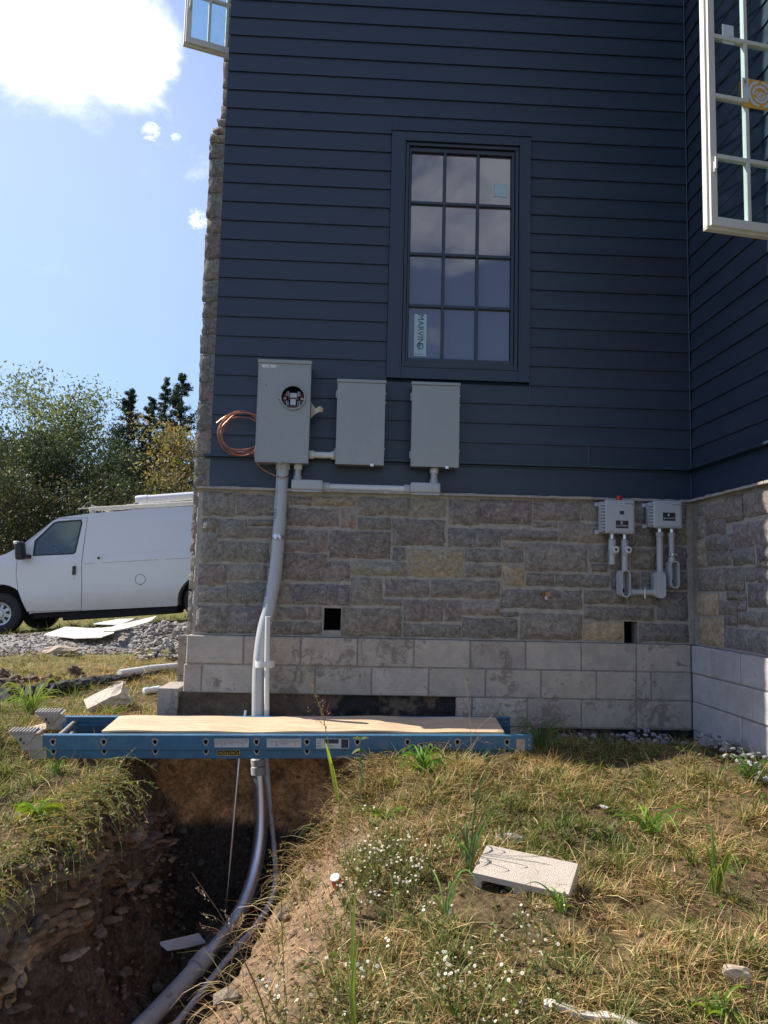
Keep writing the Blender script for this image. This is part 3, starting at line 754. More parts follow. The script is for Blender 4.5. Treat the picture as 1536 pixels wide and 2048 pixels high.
    k = MB(); k.box(a.x, yS, b.z, b.x, yS + 0.0015, a.z); k.build('sticker', 'sticker_pale', win, label='blank square sticker in the top right pane')
front_window()

def open_sash(name, A, B, zb, zt, ncol, nrow, label, rail=0.052, th=0.045, hinge=True):
    """a casement sash standing open between plan points A (free edge) and B (hinge)"""
    A, B = Vector((A[0], A[1], 0)), Vector((B[0], B[1], 0)); U = (B - A).normalized(); L = (B - A).length; N = Vector((U.y, -U.x, 0))
    def bx(m, u0, z0, u1, z1, n0, n1, b=0.004):
        M = Matrix(((U.x, N.x, 0, A.x), (U.y, N.y, 0, A.y), (0, 0, 1, 0), (0, 0, 0, 1)))
        m.bbox(u0, n0, z0, u1, n1, z1, b, M=M)
    m = MB()
    bx(m, 0, zb, rail, zt, -th / 2, th / 2); bx(m, L - rail, zb, L, zt, -th / 2, th / 2)
    bx(m, rail, zb, L - rail, zb + rail * 1.25, -th / 2 + .001, th / 2 - .001); bx(m, rail, zt - rail, L - rail, zt, -th / 2 + .001, th / 2 - .001)
    bx(m, -0.012, zb - 0.012, 0.004, zt + 0.01, -th / 2 - 0.012, th / 2 - 0.02, 0.002); bx(m, -0.012, zb - 0.014, L, zb + 0.003, -th / 2 - 0.012, th / 2 - 0.02, 0.002)
    s = m.build(name, 'window_cream', house, label=label)
    g = MB(); gw, gh = (L - 2 * rail) / ncol, (zt - zb - 2.25 * rail) / nrow; z0 = zb + rail * 1.25
    for i in range(1, ncol): bx(g, rail + gw * i - 0.012, z0, rail + gw * i + 0.012, zt - rail, -0.016, 0.016, 0.004)
    for j in range(1, nrow): bx(g, rail, z0 + gh * j - 0.0125, L - rail, z0 + gh * j + 0.0125, -0.0165, 0.0165, 0.004)
    g.build('muntin', 'window_cream', s)
    p = MB(); bx(p, rail - 0.01, z0 - 0.01, L - rail + 0.01, zt - rail + 0.01, -0.003, 0.003, 0.0005); p.build('pane', 'sash_glass', s)
    h = MB(); bx(h, rail * 0.35, zb + 0.30, rail * 0.75, zb + 0.36, th / 2, th / 2 + 0.012, 0.003); bx(h, rail * 0.4, zb + 0.315, rail * 0.7, zb + 0.385, th / 2 + .012, th / 2 + 0.022, 0.003)
    h.build('latch', 'pvc_white', s)
    def P(u, z, n): return A + U * u + N * n + Vector((0, 0, z))
    return s, P, U, N, bx
pA = atY(1418, 457, -1.62)
sashR, PR, UR, NR, bxR = open_sash('casement_sash', (pA.x, -1.62), (3.75, -1.50), 2.378, 4.25, 3, 5, 'cream casement sash standing open at the upper right with yellow and white stickers', rail=0.042)
def sash_stickers():
    k = MB(); bxR(k, 0.105, 3.47, 0.178, 3.585, 0.0045, 0.006, 0.0003)
    st = k.build('sticker', 'sticker_white', sashR, label='white label sheet in the top pane')
    # place the yellow sheet from its picture corners on the sash plane
    def onplane(px, py):
        d = ray(px, py); P0 = PR(0, 0, 0.005); t = (P0 - CPOS).dot(NR) / d.dot(NR); q = CPOS + d * t
        return (q - P0).dot(UR), q.z
    u0, z1 = onplane(1481, 158); _, z0 = onplane(1481, 216)
    k = MB(); bxR(k, u0, z0, u0 + 0.235, z1, 0.0185, 0.020, 0.0003); st2 = k.build('sticker', 'sticker_yellow', sashR, label='yellow sticker with pale rings across the muntin')
    k = MB(); c0 = (u0 + 0.115, (z0 + z1) / 2 + 0.003); s = (z1 - z0) / 0.15
    bxR(k, u0 + 0.002, z0 + 0.03, u0 + 0.038, z1 - 0.003, 0.0201, 0.0206, 0.0002)
    for r0, r1, a0, a1 in ((0.070, 0.055, 100, 262), (0.070, 0.056, 285, 80), (0.046, 0.033, 20, 190), (0.046, 0.032, 215, 372), (0.026, 0.018, 140, 395), (0.0125, 0.0015, 0, 330)):
        if a1 < a0: a1 += 360
        pts = arc(c0, r0 * s, a0, a1, 18) + arc(c0, r1 * s, a1, a0, 18)
        pts = [(u0 + min(max(p[0] - u0, 0.002), 0.233), min(max(p[1], z0 + .002), z1 - .002)) for p in pts]
        k.add([PR(p[0], p[1], 0.0210) for p in pts], [(q, q + 1, 36 - q, 37 - q) for q in range(18)])
    k.build('emblem', 'sticker_white', st2)
    k = MB()
    for i, (uu, w) in enumerate(((0.135, .006), (0.147, .003), (0.153, .006), (0.162, .004))): bxR(k, uu, 3.49, uu + w, 3.52, 0.0061, 0.0066, 0.0001)
    bxR(k, u0 + 0.01, z1 - 0.035, u0 + 0.028, z1 - 0.012, 0.0207, 0.0211, 0.0001); bxR(k, u0 + 0.01, z1 - 0.048, u0 + 0.024, z1 - 0.044, 0.0207, 0.0211, 0.0001)
    k.build('print', 'label_ink', st)
sash_stickers()
pL = atY(370, 86, 0.62); pL2 = atY(457, 103, 1.02)
open_sash('casement_sash', (pL.x, 0.62), (0.13, 0.80), pL.z, pL.z + 1.7, 3, 4, 'pale casement sash standing open high beyond the left corner', rail=0.045)

def chimney():
    m = MB(); m.box(-0.288, 1.535, -1.0, 0.9, 2.75, 4.60); m.box(-0.19, 1.545, 4.59, 0.9, 2.7, 9.0)
    m.add([(-0.288, 1.54, 4.60), (-0.19, 1.54, 4.82), (0.5, 1.54, 4.82), (0.5, 1.54, 4.60), (-0.288, 2.74, 4.60), (-0.19, 2.74, 4.82), (0.5, 2.74, 4.82), (0.5, 2.74, 4.60)],
          [(0, 1, 2, 3), (4, 7, 6, 5), (0, 4, 5, 1), (1, 5, 6, 2), (2, 6, 7, 3), (0, 3, 7, 4)])
    ch = m.build('chimney', 'mortar', house, label='stone chimney with a sloped shoulder behind the left corner')
    s = MB(); V = Vector((0, 0, 1))
    def face(v, vmax, xl):
        while v < vmax - 0.02:
            h = min(random.uniform(0.12, 0.30), vmax - v); e = xl + random.uniform(-0.008, 0.008)
            cut = random.uniform(0.0, 0.12)
            stone(s, Vector((0, 1.54, 0)), Vector((1, 0, 0)), V, Vector((0, -1, 0)), e, v + 0.004, cut - 0.006 if random.random() < .5 else 0.3, v + h - 0.010, 0.042, tint_of(random.choice('ggdgrt')), jit=0.010)
            if True: stone(s, Vector((0, 1.545, 0)), Vector((1, 0, 0)), V, Vector((0, -1, 0)), cut + 0.006, v + 0.004, 0.45, v + h - 0.01, 0.036, tint_of('g'))
            y = 1.52
            while y < 2.7:
                w = random.uniform(0.2, 0.4)
                stone(s, Vector((xl + 0.045, 0, 0)), Vector((0, 1, 0)), V, Vector((-1, 0, 0)), y, v + 0.004, min(y + w, 2.74), v + h - 0.01, 0.040 + (0.012 if random.random() < .3 else 0), tint_of(random.choice('ggdgt')), cell=0.05, jit=0.010); y += w + 0.012
            v += h
    face(-0.10, 4.60, -0.315); face(4.84, 9.0, -0.222)
    # the sloped shoulder
    for i in range(3):
        t0 = i / 3; x = -0.315 + 0.095 * t0
        stone(s, Vector((0, 1.535, 0)), Vector((1, 0, 0)), V, Vector((0, -1, 0)), x, 4.61 + 0.08 * i, 0.4, 4.685 + 0.08 * i, 0.05, tint_of('t'), jit=0.02)
    s.build('stone_veneer', 'stone', ch, smooth=True)
    b = MB(); b.bbox(-0.372, 1.47, -0.46, 0.02, 1.53, -0.104, 0.006, col=bcol((.38, .335, .285))); b.bbox(-0.366, 1.475, -0.9, 0.02, 1.533, -0.465, 0.006, col=bcol((.38, .335, .285)))
    b.build('block_base', 'concrete_block', ch)
chimney()
# ------------------------------------------------------------------ electrical boxes on the siding
def holed_plate(x0, z0, x1, z1, y, c, r, n=32):
    bm = bmesh.new(); o = [bm.verts.new(p) for p in ((x0, y, z0), (x1, y, z0), (x1, y, z1), (x0, y, z1))]
    h = [bm.verts.new((c[0] + r * math.cos(2 * math.pi * i / n), y, c[1] + r * math.sin(2 * math.pi * i / n))) for i in range(n)]
    es = [bm.edges.new((o[i], o[(i + 1) % 4])) for i in range(4)] + [bm.edges.new((h[i], h[(i + 1) % n])) for i in range(n)]
    bmesh.ops.triangle_fill(bm, use_beauty=True, edges=es)
    return bm
def ringmesh(mb, c, y0, y1, r0, r1, n=36):
    prof = [(r0, y1), (r0, y0 + .003), (r0 + .003, y0), (r1 - .004, y0), (r1, y0 + .004), (r1, y1)]
    vs = [(c[0] + r * math.cos(2 * math.pi * i / n), y, c[1] + r * math.sin(2 * math.pi * i / n)) for r, y in prof for i in range(n)]
    mb.add(vs, [(k * n + i, k * n + (i + 1) % n, (k + 1) * n + (i + 1) % n, (k + 1) * n + i) for k in range(len(prof) - 1) for i in range(n)])
def disc(mb, c, y0, y1, r, n=20):
    mb.tube([(c[0], y1, c[1]), (c[0], y0, c[1])], r, n)

def meter_box():
    x0, x1, z0, z1, yf = 0.441, 0.822, 1.252, 2.004, -0.050
    t = thing('meter_box', 'tall grey meter box with a round empty meter socket, leftmost of the three boxes', 'electrical box', ((x0 + x1) / 2, 0.1, z0))
    b = MB(); w = 0.004
    b.box(x0, yf + .001, z0, x0 + w, 0.106, z1); b.box(x1 - w, yf + .001, z0, x1, 0.106, z1); b.box(x0 + w, yf + .0012, z0 + .0005, x1 - w, 0.106, z0 + w); b.box(x0 + w, yf + .0012, z1 - w, x1 - w, 0.106, z1 - .0005)
    b.box(x0 + w, 0.02, z0 + w, x1 - w, 0.105, z1 - w)
    b.build('body', 'box_grey', t)
    c = (atY(586, 795, yf).x, atY(586, 795, yf).z)
    p = MB(); p.bm(holed_plate(x0 + .001, z0 + .0015, x1 - .001, z1 - 0.022, yf - .004, c, 0.084))
    p.box(x0 - .002, yf - .006, z0 + .0005, x0 + .003, yf + .0005, z1 - .023); p.box(x1 - .003, yf - .006, z0 + .0005, x1 + .002, yf + .0005, z1 - .023); p.box(x0 - .002, yf - .0062, z0 - .004, x1 + .002, yf + .0004, z0 + .002)
    cv = p.build('cover', 'box_grey', t)
    p = MB(); p.bbox(x0 - .006, yf - .014, z1 - 0.022, x1 + .006, 0.106, z1 + .004, 0.003); p.build('hood', 'box_grey', t)
    p = MB(); ringmesh(p, c, yf - 0.020, yf - .004, 0.082, 0.096); p.bbox(c[0] - .108, yf - .016, c[1] - .02, c[0] - .09, yf - .005, c[1] + .016, .003); p.build('meter_ring', 'box_grey', t, smooth=True)
    s = MB(); disc(s, c, 0.012, 0.019, 0.105, 28); sock = s.build('socket', 'void_shade', t)
    s = MB()
    for sx in (-1, 1):
        for sz in (-1, 1):
            X, Z = c[0] + sx * 0.042, c[1] + sz * 0.036
            s.bbox(X - .009, -0.032, Z - .022, X - .003, 0.010, Z + .016, .002); s.bbox(X + .003, -0.032, Z - .022, X + .009, 0.010, Z + .016, .002)
    s.bbox(c[0] - .022, -.02, c[1] - .05, c[0] + .02, .010, c[1] - .004, .003); s.bbox(c[0] - .03, -.012, c[1] + .008, c[0] + .028, .010, c[1] + .045, .003)
    s.bbox(c[0] - .074, -.022, c[1] - .008, c[0] - .054, -.01, c[1] + .006, .002); s.bbox(c[0] + .056, -.022, c[1] - .008, c[0] + .076, -.01, c[1] + .006, .002)
    s.build('lug', 'lug_metal', sock)
    s = MB()
    for sx in (-1, 1): s.bbox(c[0] + sx * .06 - .014, -.008, c[1] - .035, c[0] + sx * .06 + .014, .011, c[1] + .04, .003)
    s.bbox(c[0] - .035, -.008, c[1] - .083, c[0] + .035, .011, c[1] - .045, .003); s.bbox(c[0] - .04, -.006, c[1] - .006, c[0] + .04, .0115, c[1] + .008, .002)
    s.build('insulator', 'lug_red', sock)
    a = atY(524, 729, yf); q = atY(552, 736, yf)
    s = MB(); s.box(a.x, yf - .0055, q.z, q.x, yf - .0045, a.z); lb = s.build('label', 'sticker_white', t)
    s = MB(); s.text('4', 0.030, ((a.x + q.x) / 2 + .003, yf - .006, (a.z + q.z) / 2), (1, 0, 0), (0, 0, 1)); s.build('lettering', 'ink_navy', lb)
    s = MB(); disc(s, (0.50, 1.815), yf - .006, yf - .003, 0.004, 8); s.build('knockout_dot', 'ink_black', t)
    s = MB(); xx = (x0 + x1) / 2 - .01; s.bbox(xx - .014, yf - .014, z0 - .014, xx + .014, yf - .005, z0 + .012, .003); s.tube([(xx, yf - .02, z0 - .002), (xx, yf - .013, z0 - .002)], .007, 10); s.build('latch', 'alu_dull', t)
meter_box()

def disconnect_box():
    x0, x1, z0, z1, yf = 1.020, 1.374, 1.257, 1.884, -0.03
    t = thing('disconnect_box', 'plain grey disconnect box between the meter box and the right hand box', 'electrical box', ((x0 + x1) / 2, 0.1, z0), 'plain grey disconnect boxes')
    b = MB(); b.bbox(x0 + .004, yf + .004, z0 + .002, x1 - .004, 0.107, z1 - .004, .002); b.build('body', 'box_grey_dark', t)
    b = MB(); b.bbox(x0, yf - .006, z0 - .004, x1, yf + .012, z1 - .021, .002); b.build('door', 'box_grey', t)
    b = MB(); b.bbox(x0 - .005, yf - .014, z1 - .020, x1 + .005, 0.107, z1 + .002, .003); b.build('hood', 'box_grey', t)
    for z in (z0 + .08, (z0 + z1) / 2 + .2):
        b = MB(); b.bbox(x0 - .011, yf - .002, z - .026, x0 - .0005, yf + .016, z + .03, .003); b.build('hinge', 'box_grey', t)
    for z in (z0 + .12, z1 - .16, z1 - .09):
        b = MB(); b.tube([(x1, yf + .012, z), (x1 + .007, yf + .012, z)], .005, 8); b.build('screw', 'zinc', t)
    b = MB(); b.bbox(x1 - .10, yf - .009, z0 - .016, x1 - .075, yf + .004, z0 + .006, .003); b.tube([(x1 - .088, yf - .013, z0 - .006), (x1 - .088, yf - .008, z0 - .006)], .005, 8); b.build('latch', 'zinc', t)
    c = t.copy(); COL.objects.link(c); c.location.x += 0.551
    c['label'] = 'plain grey disconnect box under the window, rightmost of the three boxes'
    for ch in list(t.children):
        d = ch.copy(); COL.objects.link(d); d.parent = c
disconnect_box()

# ------------------------------------------------------------------ conduits on the front wall
def collar(mb, p, q, r, n=20):
    p, q = Vector(p), Vector(q); d = (q - p).normalized() * 0.003
    mb.tube([p, p + d * .4, p + d, q - d, q - d * .4, q], [r * .9, r * .97, r, r, r * .97, r * .9], n)
def W(px, py, Y): return tuple(atY(px, py, Y))
def riser():
    t = thing('riser_conduit', 'thick grey conduit running from the meter box down into the trench', 'conduit', (0.62, 0.0, -2.0))
    top = [W(566, 926, .035), W(565, 950, .033), W(561, 1010, .012), W(557, 1074, -.022), W(550, 1149, -.055), W(538, 1215, -.09), W(526, 1267, -.125), W(519, 1325, -.155), W(517, 1390, -.165), W(517, 1460, -.17), W(518, 1528, -.175)]
    m = MB(); m.tube(smoothpath(top, 6), 0.0455, 24); pipe = m.build('upper_pipe', 'pvc_grey', t, smooth=True)
    m = MB(); collar(m, W(566, 927, .035), W(565.5, 940, .034), .053); m.build('collar', 'pvc_grey', t, smooth=True)
    m = MB(); collar(m, W(517, 1516, -.175), W(518, 1531, -.175), .054, 24); collar(m, W(518, 1531.5, -.175), W(518, 1549, -.176), .056, 24); m.build('coupling', 'pvc_grey', t, smooth=True)
    st = [W(518, 1546, -.177), W(521, 1590, -.19), W(522, 1640, -.215), W(519, 1690, -.26), W(509, 1745, -.34), W(491, 1800, -.46), W(466, 1845, -.58), W(432, 1888, -.72), W(400, 1927, -.84)]
    m = MB(); m.tube(smoothpath(st, 6), 0.0445, 24); m.build('steel_sweep', 'steel', t, smooth=True)
    lo = [W(410, 1915, -.80), W(385, 1945, -.90), W(340, 1995, -1.10), W(290, 2048, -1.34), W(215, 2125, -1.66), W(110, 2230, -2.05)]
    m = MB(); m.tube(smoothpath(lo, 6), 0.050, 24); m.build('lower_pipe', 'pvc_dirty', t, smooth=True)
    m = MB(); m.tube(smoothpath([W(414, 1911, -.79), W(404, 1922, -.83), W(391, 1937.5, -.89)], 4), 0.056, 24); m.build('coupling', 'pvc_dirty', t, smooth=True)
    # strap
    m = MB(); a = Vector(W(556.4, 1076, -.024)); d = Vector((-.06, -.3, -1)).normalized()
    m.tube([a - d * .012, a + d * .012], .049, 20, cap=False); m.bbox(a.x - .022, a.y - .058, a.z - .012, a.x - .006, a.y - .046, a.z + .012, .002); m.bbox(a.x + .012, a.y - .056, a.z - .012, a.x + .022, a.y - .044, a.z + .012, .002); m.tube([(a.x - .01, a.y - .055, a.z), (a.x + .016, a.y - .054, a.z)], .003, 8)
    m.build('strap', 'zinc', t)
    m = MB()
    def pr(s, px, py, y, size, lean):
        p = Vector(W(px, py, y)); m.text(s, size, p, Vector((lean, -.18, 1)).normalized(), (-1, 0, 0) if False else Vector((-1, 0.15, 0)).normalized())
    pr('CANTEX', 550.5, 1033, -.041, .030, .07)
    for py, px in ((957, 556), (975, 555), (990, 554), (1005, 553)): pr('SCH 40', px, py, -.032 - (py - 957) * .0002, .016, .05)
    for py, px in ((1186, 533), (1205, 529)): pr('PVC 3', px, py, -.118 - (py - 1186) * .0006, .020, .14)
    for i in range(9): pr('UL LISTED', 511.5 + (0.6 if i < 3 else 0), 1345 + i * 11, -.205, .0085, 0)
    m.build('lettering', 'ink_navy', pipe)
riser()
def small_conduit():
    t = thing('small_conduit', 'thin pale conduit taped to the thick riser and dropping into the trench', 'conduit', (0.68, -.2, -2.0))
    up = [W(536, 1233, -.225), W(535, 1280, -.222), W(534, 1340, -.220), W(533.5, 1420, -.215), W(534, 1520, -.19), W(538, 1585, -.16), W(543, 1640, -.14), W(548, 1690, -.16), W(551, 1735, -.24), W(549, 1775, -.36), W(537, 1812, -.5), W(512, 1850, -.62), W(476, 1893, -.76), W(437, 1940, -.92), W(398, 1990, -1.12), W(352, 2048, -1.38), W(270, 2140, -1.75)]
    path = smoothpath(up, 6)
    m = MB(); m.tube(path[:19], .0185, 14); m.build('upper_pipe', 'pvc_white', t, smooth=True)
    m = MB(); m.tube(path[18:], .0180, 14); m.build('lower_pipe', 'pvc_dirty', t, smooth=True)
    a = Vector(W(525, 1327, -.175)); m = MB()
    ring = []
    for k in range(28):
        an = 2 * math.pi * k / 28; ring.append((a.x + .018 + .068 * math.cos(an), a.y - .012 + .056 * math.sin(an)))
    for zz, q in ((-.022, 0), (.022, 1)): pass
    vs = [(x, y, a.z - .022 + .003 * math.sin(i)) for i, (x, y) in enumerate(ring)] + [(x * 1.0, y, a.z + .022 + .004 * math.sin(i * 1.7)) for i, (x, y) in enumerate(ring)]
    m.add(vs, [(i, (i + 1) % 28, 28 + (i + 1) % 28, 28 + i) for i in range(28)]); m.build('tape_band', 'pvc_white', t)
small_conduit()
def rod():
    m = MB(); m.tube([W(491, 1421, -.205), W(478, 1520, -.30), W(450, 1835, -.38)], .0085, 10)
    m.solo('ground_rod', 'thin grey rod leaning down into the trench left of the riser', 'rod', 'zinc', smooth=True)
rod()
def cross_pipe():
    t = thing('cross_pipe', 'short pale pipe joining the meter box to the middle box', 'pipe', (0.92, 0.04, 1.28))
    a, b = Vector(W(619, 909, .02)), Vector(W(671, 911, .02)); z = a.z
    m = MB(); m.tube([(.823, .03, z), (1.022, .03, z)], .0235, 18); m.build('pipe', 'pvc_white', t, smooth=True)
    for x0, x1 in ((.824, .862), (.987, 1.021)):
        m = MB(); collar(m, (x0, .03, z), (x1, .03, z), .032); m.build('collar', 'pvc_white', t, smooth=True)
cross_pipe()
def u_run():
    yb = 0.03
    L0, L1 = atY(583, 958, -.03), atY(648, 984, -.03); R0, R1 = atY(819, 964, -.03), atY(881, 990, -.03)
    t = thing('conduit_run', 'pale horizontal conduit with two boxy elbows under the three grey boxes', 'conduit', ((L0.x + R1.x) / 2, .03, L1.z))
    zc = (L0.z + L1.z) / 2
    def elbow(x0, x1, z0, z1, xp, side):
        m = MB(); m.bbox(x0, -.035, z0 + .012, x1, .07, z1, .016, seg=3); f = m.build('elbow_fitting', 'pvc_grey', t, smooth=True)
        m = MB(); m.bbox(x0 + .006, -.030, z0 - .002, x1 - .006, .065, z0 + .011, .004); m.build('cover_plate', 'pvc_grey', f)
        m = MB(); collar(m, (x1 - .006, yb, zc), (x1 + .045, yb, zc), .036) if side > 0 else collar(m, (x0 - .045, yb, zc), (x0 + .006, yb, zc), .036); m.build('hub', 'pvc_grey', f, smooth=True)
        m = MB(); m.tube([(xp, yb, z1 - .004), (xp, yb, 1.252)], .024, 18); m.build('drop_pipe', 'pvc_grey', t, smooth=True)
        for a, b in ((z1 - .004, z1 + .032), (1.214, 1.2525)):
            m = MB(); collar(m, (xp, yb, a), (xp, yb, b), .031); m.build('collar', 'pvc_white' if b > 1.25 else 'pvc_grey', t, smooth=True)
    elbow(L0.x, L1.x - .01, L1.z, L0.z, atY(596, 940, yb).x, 1); elbow(R0.x + .01, R1.x, R1.z, R0.z, atY(868, 945, yb).x, -1)
    m = MB(); m.tube([(L1.x, yb, zc), (R0.x, yb, zc)], .026, 18); m.build('pipe', 'pvc_white', t, smooth=True)
u_run()
def copper():
    c = atY(478, 866, .03); m = MB(); rr = random.Random(4); pts = []
    N = 6 * 26
    for i in range(N):
        a = 2 * math.pi * i / 26 + 1.2; lp = i / 26
        r = .150 + .012 * math.sin(lp * 2.1) + .008 * math.sin(a * 2 + lp)
        pts.append((c.x + .02 + (r * 1.06 + .006 * math.sin(lp * 1.3)) * math.cos(a), .045 - .06 * math.sin(a * .5 + lp) ** 2 * .5 + .006 * math.sin(lp * 3.7), c.z + .005 * math.sin(lp * 5) + (r + .012 * math.sin(lp * 2.9)) * math.sin(a)))
    m.tube(smoothpath(pts, 2), .0036, 6)
    m.tube(smoothpath([W(433, 846, .0), W(452, 832, -.02), W(475, 825, .01), W(500, 826, .05)], 5), .0042, 6)
    tail = [W(512, 890, .02), W(509, 905, -.02), W(512, 922, -.03), W(522, 936, -.02), W(538, 946, -.01), W(553, 952, -.022), W(562, 955, -.032), W(573, 954, -.012), W(578, 950, .02)]
    m.tube(smoothpath(tail, 6), .0040, 6)
    m.solo('copper_wire_coil', 'loose coil of bare copper wire hanging behind the meter box', 'wire coil', 'copper', smooth=True)
copper()
def tag_paper():
    m = MB(); P = [W(621, 803, .02), W(631, 817, -.01), W(640, 812, -.03), W(647, 817, .0), (W(645, 825, .03)), W(640, 823, .0), W(633, 826, -.02), W(621, 837, .02)]
    vs = P + [(p[0], p[1] + .002, p[2]) for p in P]
    m.add(vs, [(0, 1, 6, 7), (1, 2, 5, 6), (2, 3, 4, 5), (8, 15, 14, 9), (9, 14, 13, 10), (10, 13, 12, 11)] + [(i, (i + 1) % 8, 8 + (i + 1) % 8, 8 + i) for i in range(8)])
    m.solo('paper_tag', 'crumpled paper tag sticking out behind the meter box', 'tag', 'board_white')
tag_paper()

# ------------------------------------------------------------------ septic control boxes by the corner
def control_box(px0, py0, px1, py1, label, lamp, lab, sq):
    yf = -.105
    a, b = atY(px0, py0, yf), atY(px1, py1, yf); x0, x1, z0, z1 = a.x, b.x, b.z, a.z
    t = thing('control_box', label, 'control box', ((x0 + x1) / 2, .0, z0), 'pump control boxes by the corner')
    m = MB(); m.bbox(x0 + .004, yf + .03, z0 + .004, x1 - .004, .0, z1 - .004, .008); m.build('body', 'panel_grey', t)
    m = MB(); m.bbox(x0, yf, z0, x1, yf + .028, z1, .012, seg=3); m.bbox(x0 + .012, yf - .006, z0 + .012, x1 - .012, yf + .002, z1 - .012, .005); d = m.build('door', 'panel_grey', t)
    m = MB(); m.bbox(x0 - .026, yf + .035, z0 + .01, x0 + .002, -.02, z1 - .012, .004)
    n = int((z1 - z0) / .026)
    for i in range(n): m.bbox(x0 - .024, yf + .012, z0 + .022 + i * (z1 - z0 - .04) / n, x0 + .003, yf + .036, z0 + .036 + i * (z1 - z0 - .04) / n, .002)
    m.build('hinge', 'panel_grey', t)
    for z in (z0 + .012, z1 - .03):
        m = MB(); m.bbox(x0 - .052, -.022, z - .012, x0 - .02, -.006, z + .016, .006); m.build('mounting_ear', 'panel_grey', t)
    a = atY(*lab[:2], yf); b = atY(*lab[2:], yf)
    m = MB(); m.box(a.x, yf - .0075, b.z, b.x, yf - .0062, a.z); lb = m.build('label', 'ink_black', t)
    xc, zc = (a.x + b.x) / 2, (a.z + b.z) / 2; h = a.z - b.z
    m = MB(); m.text('SJE RHOMBUS', .0135, (xc, yf - .008, zc - h * .2), (1, 0, 0), (0, 0, 1))
    for r0, r1, a0, a1 in ((.010, .006, 60, 290),): 
        pts = arc((xc, zc + h * .2), r0, a0, a1, 12) + arc((xc + .003, zc + h * .2), r1, a1, a0, 12)
        m.add([(p[0], yf - .008, p[1]) for p in pts], [(q, q + 1, 24 - q, 25 - q) for q in range(12)])
    m.build('lettering', 'sticker_white', lb)
    m = MB(); m.box(x1 - .075, yf - .0068, z1 - .030, x1 - .018, yf - .0062, z1 - .026); m.box(x1 - .021, yf - .0068, z1 - .040, x1 - .017, yf - .0062, z1 - .026); m.build('slot', 'ink_black', t)
    if sq:
        a = atY(sq[0], sq[1], yf); b = atY(sq[2], sq[3], yf)
        m = MB(); m.bbox(a.x, yf - .012, b.z, b.x, yf - .004, a.z, .002); m.build('switch', 'ink_black', t)
    if lamp:
        p = atY(lamp, 997, -.06); m = MB(); q = [(p.x, -.055, z1 - .006), (p.x, -.055, z1 + .005), (p.x, -.055, z1 + .022), (p.x, -.055, z1 + .035), (p.x, -.055, z1 + .040)]
        m.tube(q, [.02, .019, .019, .014, .004], 16); m.build('alarm_lamp', 'red_plastic', t, smooth=True)
    return z0
zb1 = control_box(1211, 999, 1270, 1068, 'grey control box with a red alarm lamp on top', 1238, (1231, 1041, 1256, 1057), (1239, 1022, 1247, 1029))
zb2 = control_box(1307, 1001, 1365, 1057, 'smaller grey control box without a lamp, next to the corner', None, (1325, 1025, 1350, 1042), None)
YC = -.045
def stadium(mb, x, z0, z1, hw, y0, y1, n=10):
    p = arc((x, z1 - hw), hw, 0, 180, n) + arc((x, z0 + hw), hw, 180, 360, n); mb.prism(p, 'y', y1, y0); return p
def conduit_body(t, px0, py0, px1, py1, openb):
    a, b = atY(px0, py0, -.085), atY(px1, py1, -.085); x, hw = (a.x + b.x) / 2, (b.x - a.x) / 2
    z0, z1 = b.z, a.z
    m = MB()
    if not openb:
        stadium(m, x - .008, z0 + .002, z1, hw + .002, -.068, -.002); f = m.build('conduit_body', 'pvc_grey', t)
        m = MB(); stadium(m, x, z0, z1, hw, -.082, -.0685); m.build('cover_plate', 'panel_grey', f)
        
        for zz in (z0 + .014, z1 - .014): m = MB(); disc(m, (x, zz), -.085, -.08, .005, 8); m.build('screw', 'zinc', f)
    else:
        n = 12
        outer = arc((x, z1 - hw), hw, 0, 180, n) + arc((x, z0 + hw), hw, 180, 360, n)
        k = hw - .0085; inner = arc((x, z1 - hw), k, 0, 180, n) + arc((x, z0 + hw), k, 180, 360, n)
        N = len(outer); vs = []
        for pts, y in ((outer, -.004), (outer, -.085), (inner, -.085), (inner, -.012)):
            vs += [(p[0] - (.010 if y > -.08 else 0), y, p[1]) for p in pts]
        fs = [(r * N + i, r * N + (i + 1) % N, (r + 1) * N + (i + 1) % N, (r + 1) * N + i) for r in range(3) for i in range(N)] + [tuple(3 * N + i for i in range(N))]
        m.add(vs, fs); f = m.build('conduit_body', 'pvc_grey', t, smooth=True)
        m = MB(); disc(m, (x - .008, z0 + .05), -.020, -.013, k * .75, 14); m.build('pipe_opening', 'void_shade', f)  # black disc paints the dark inside of the fitting
    return x, z0, z1
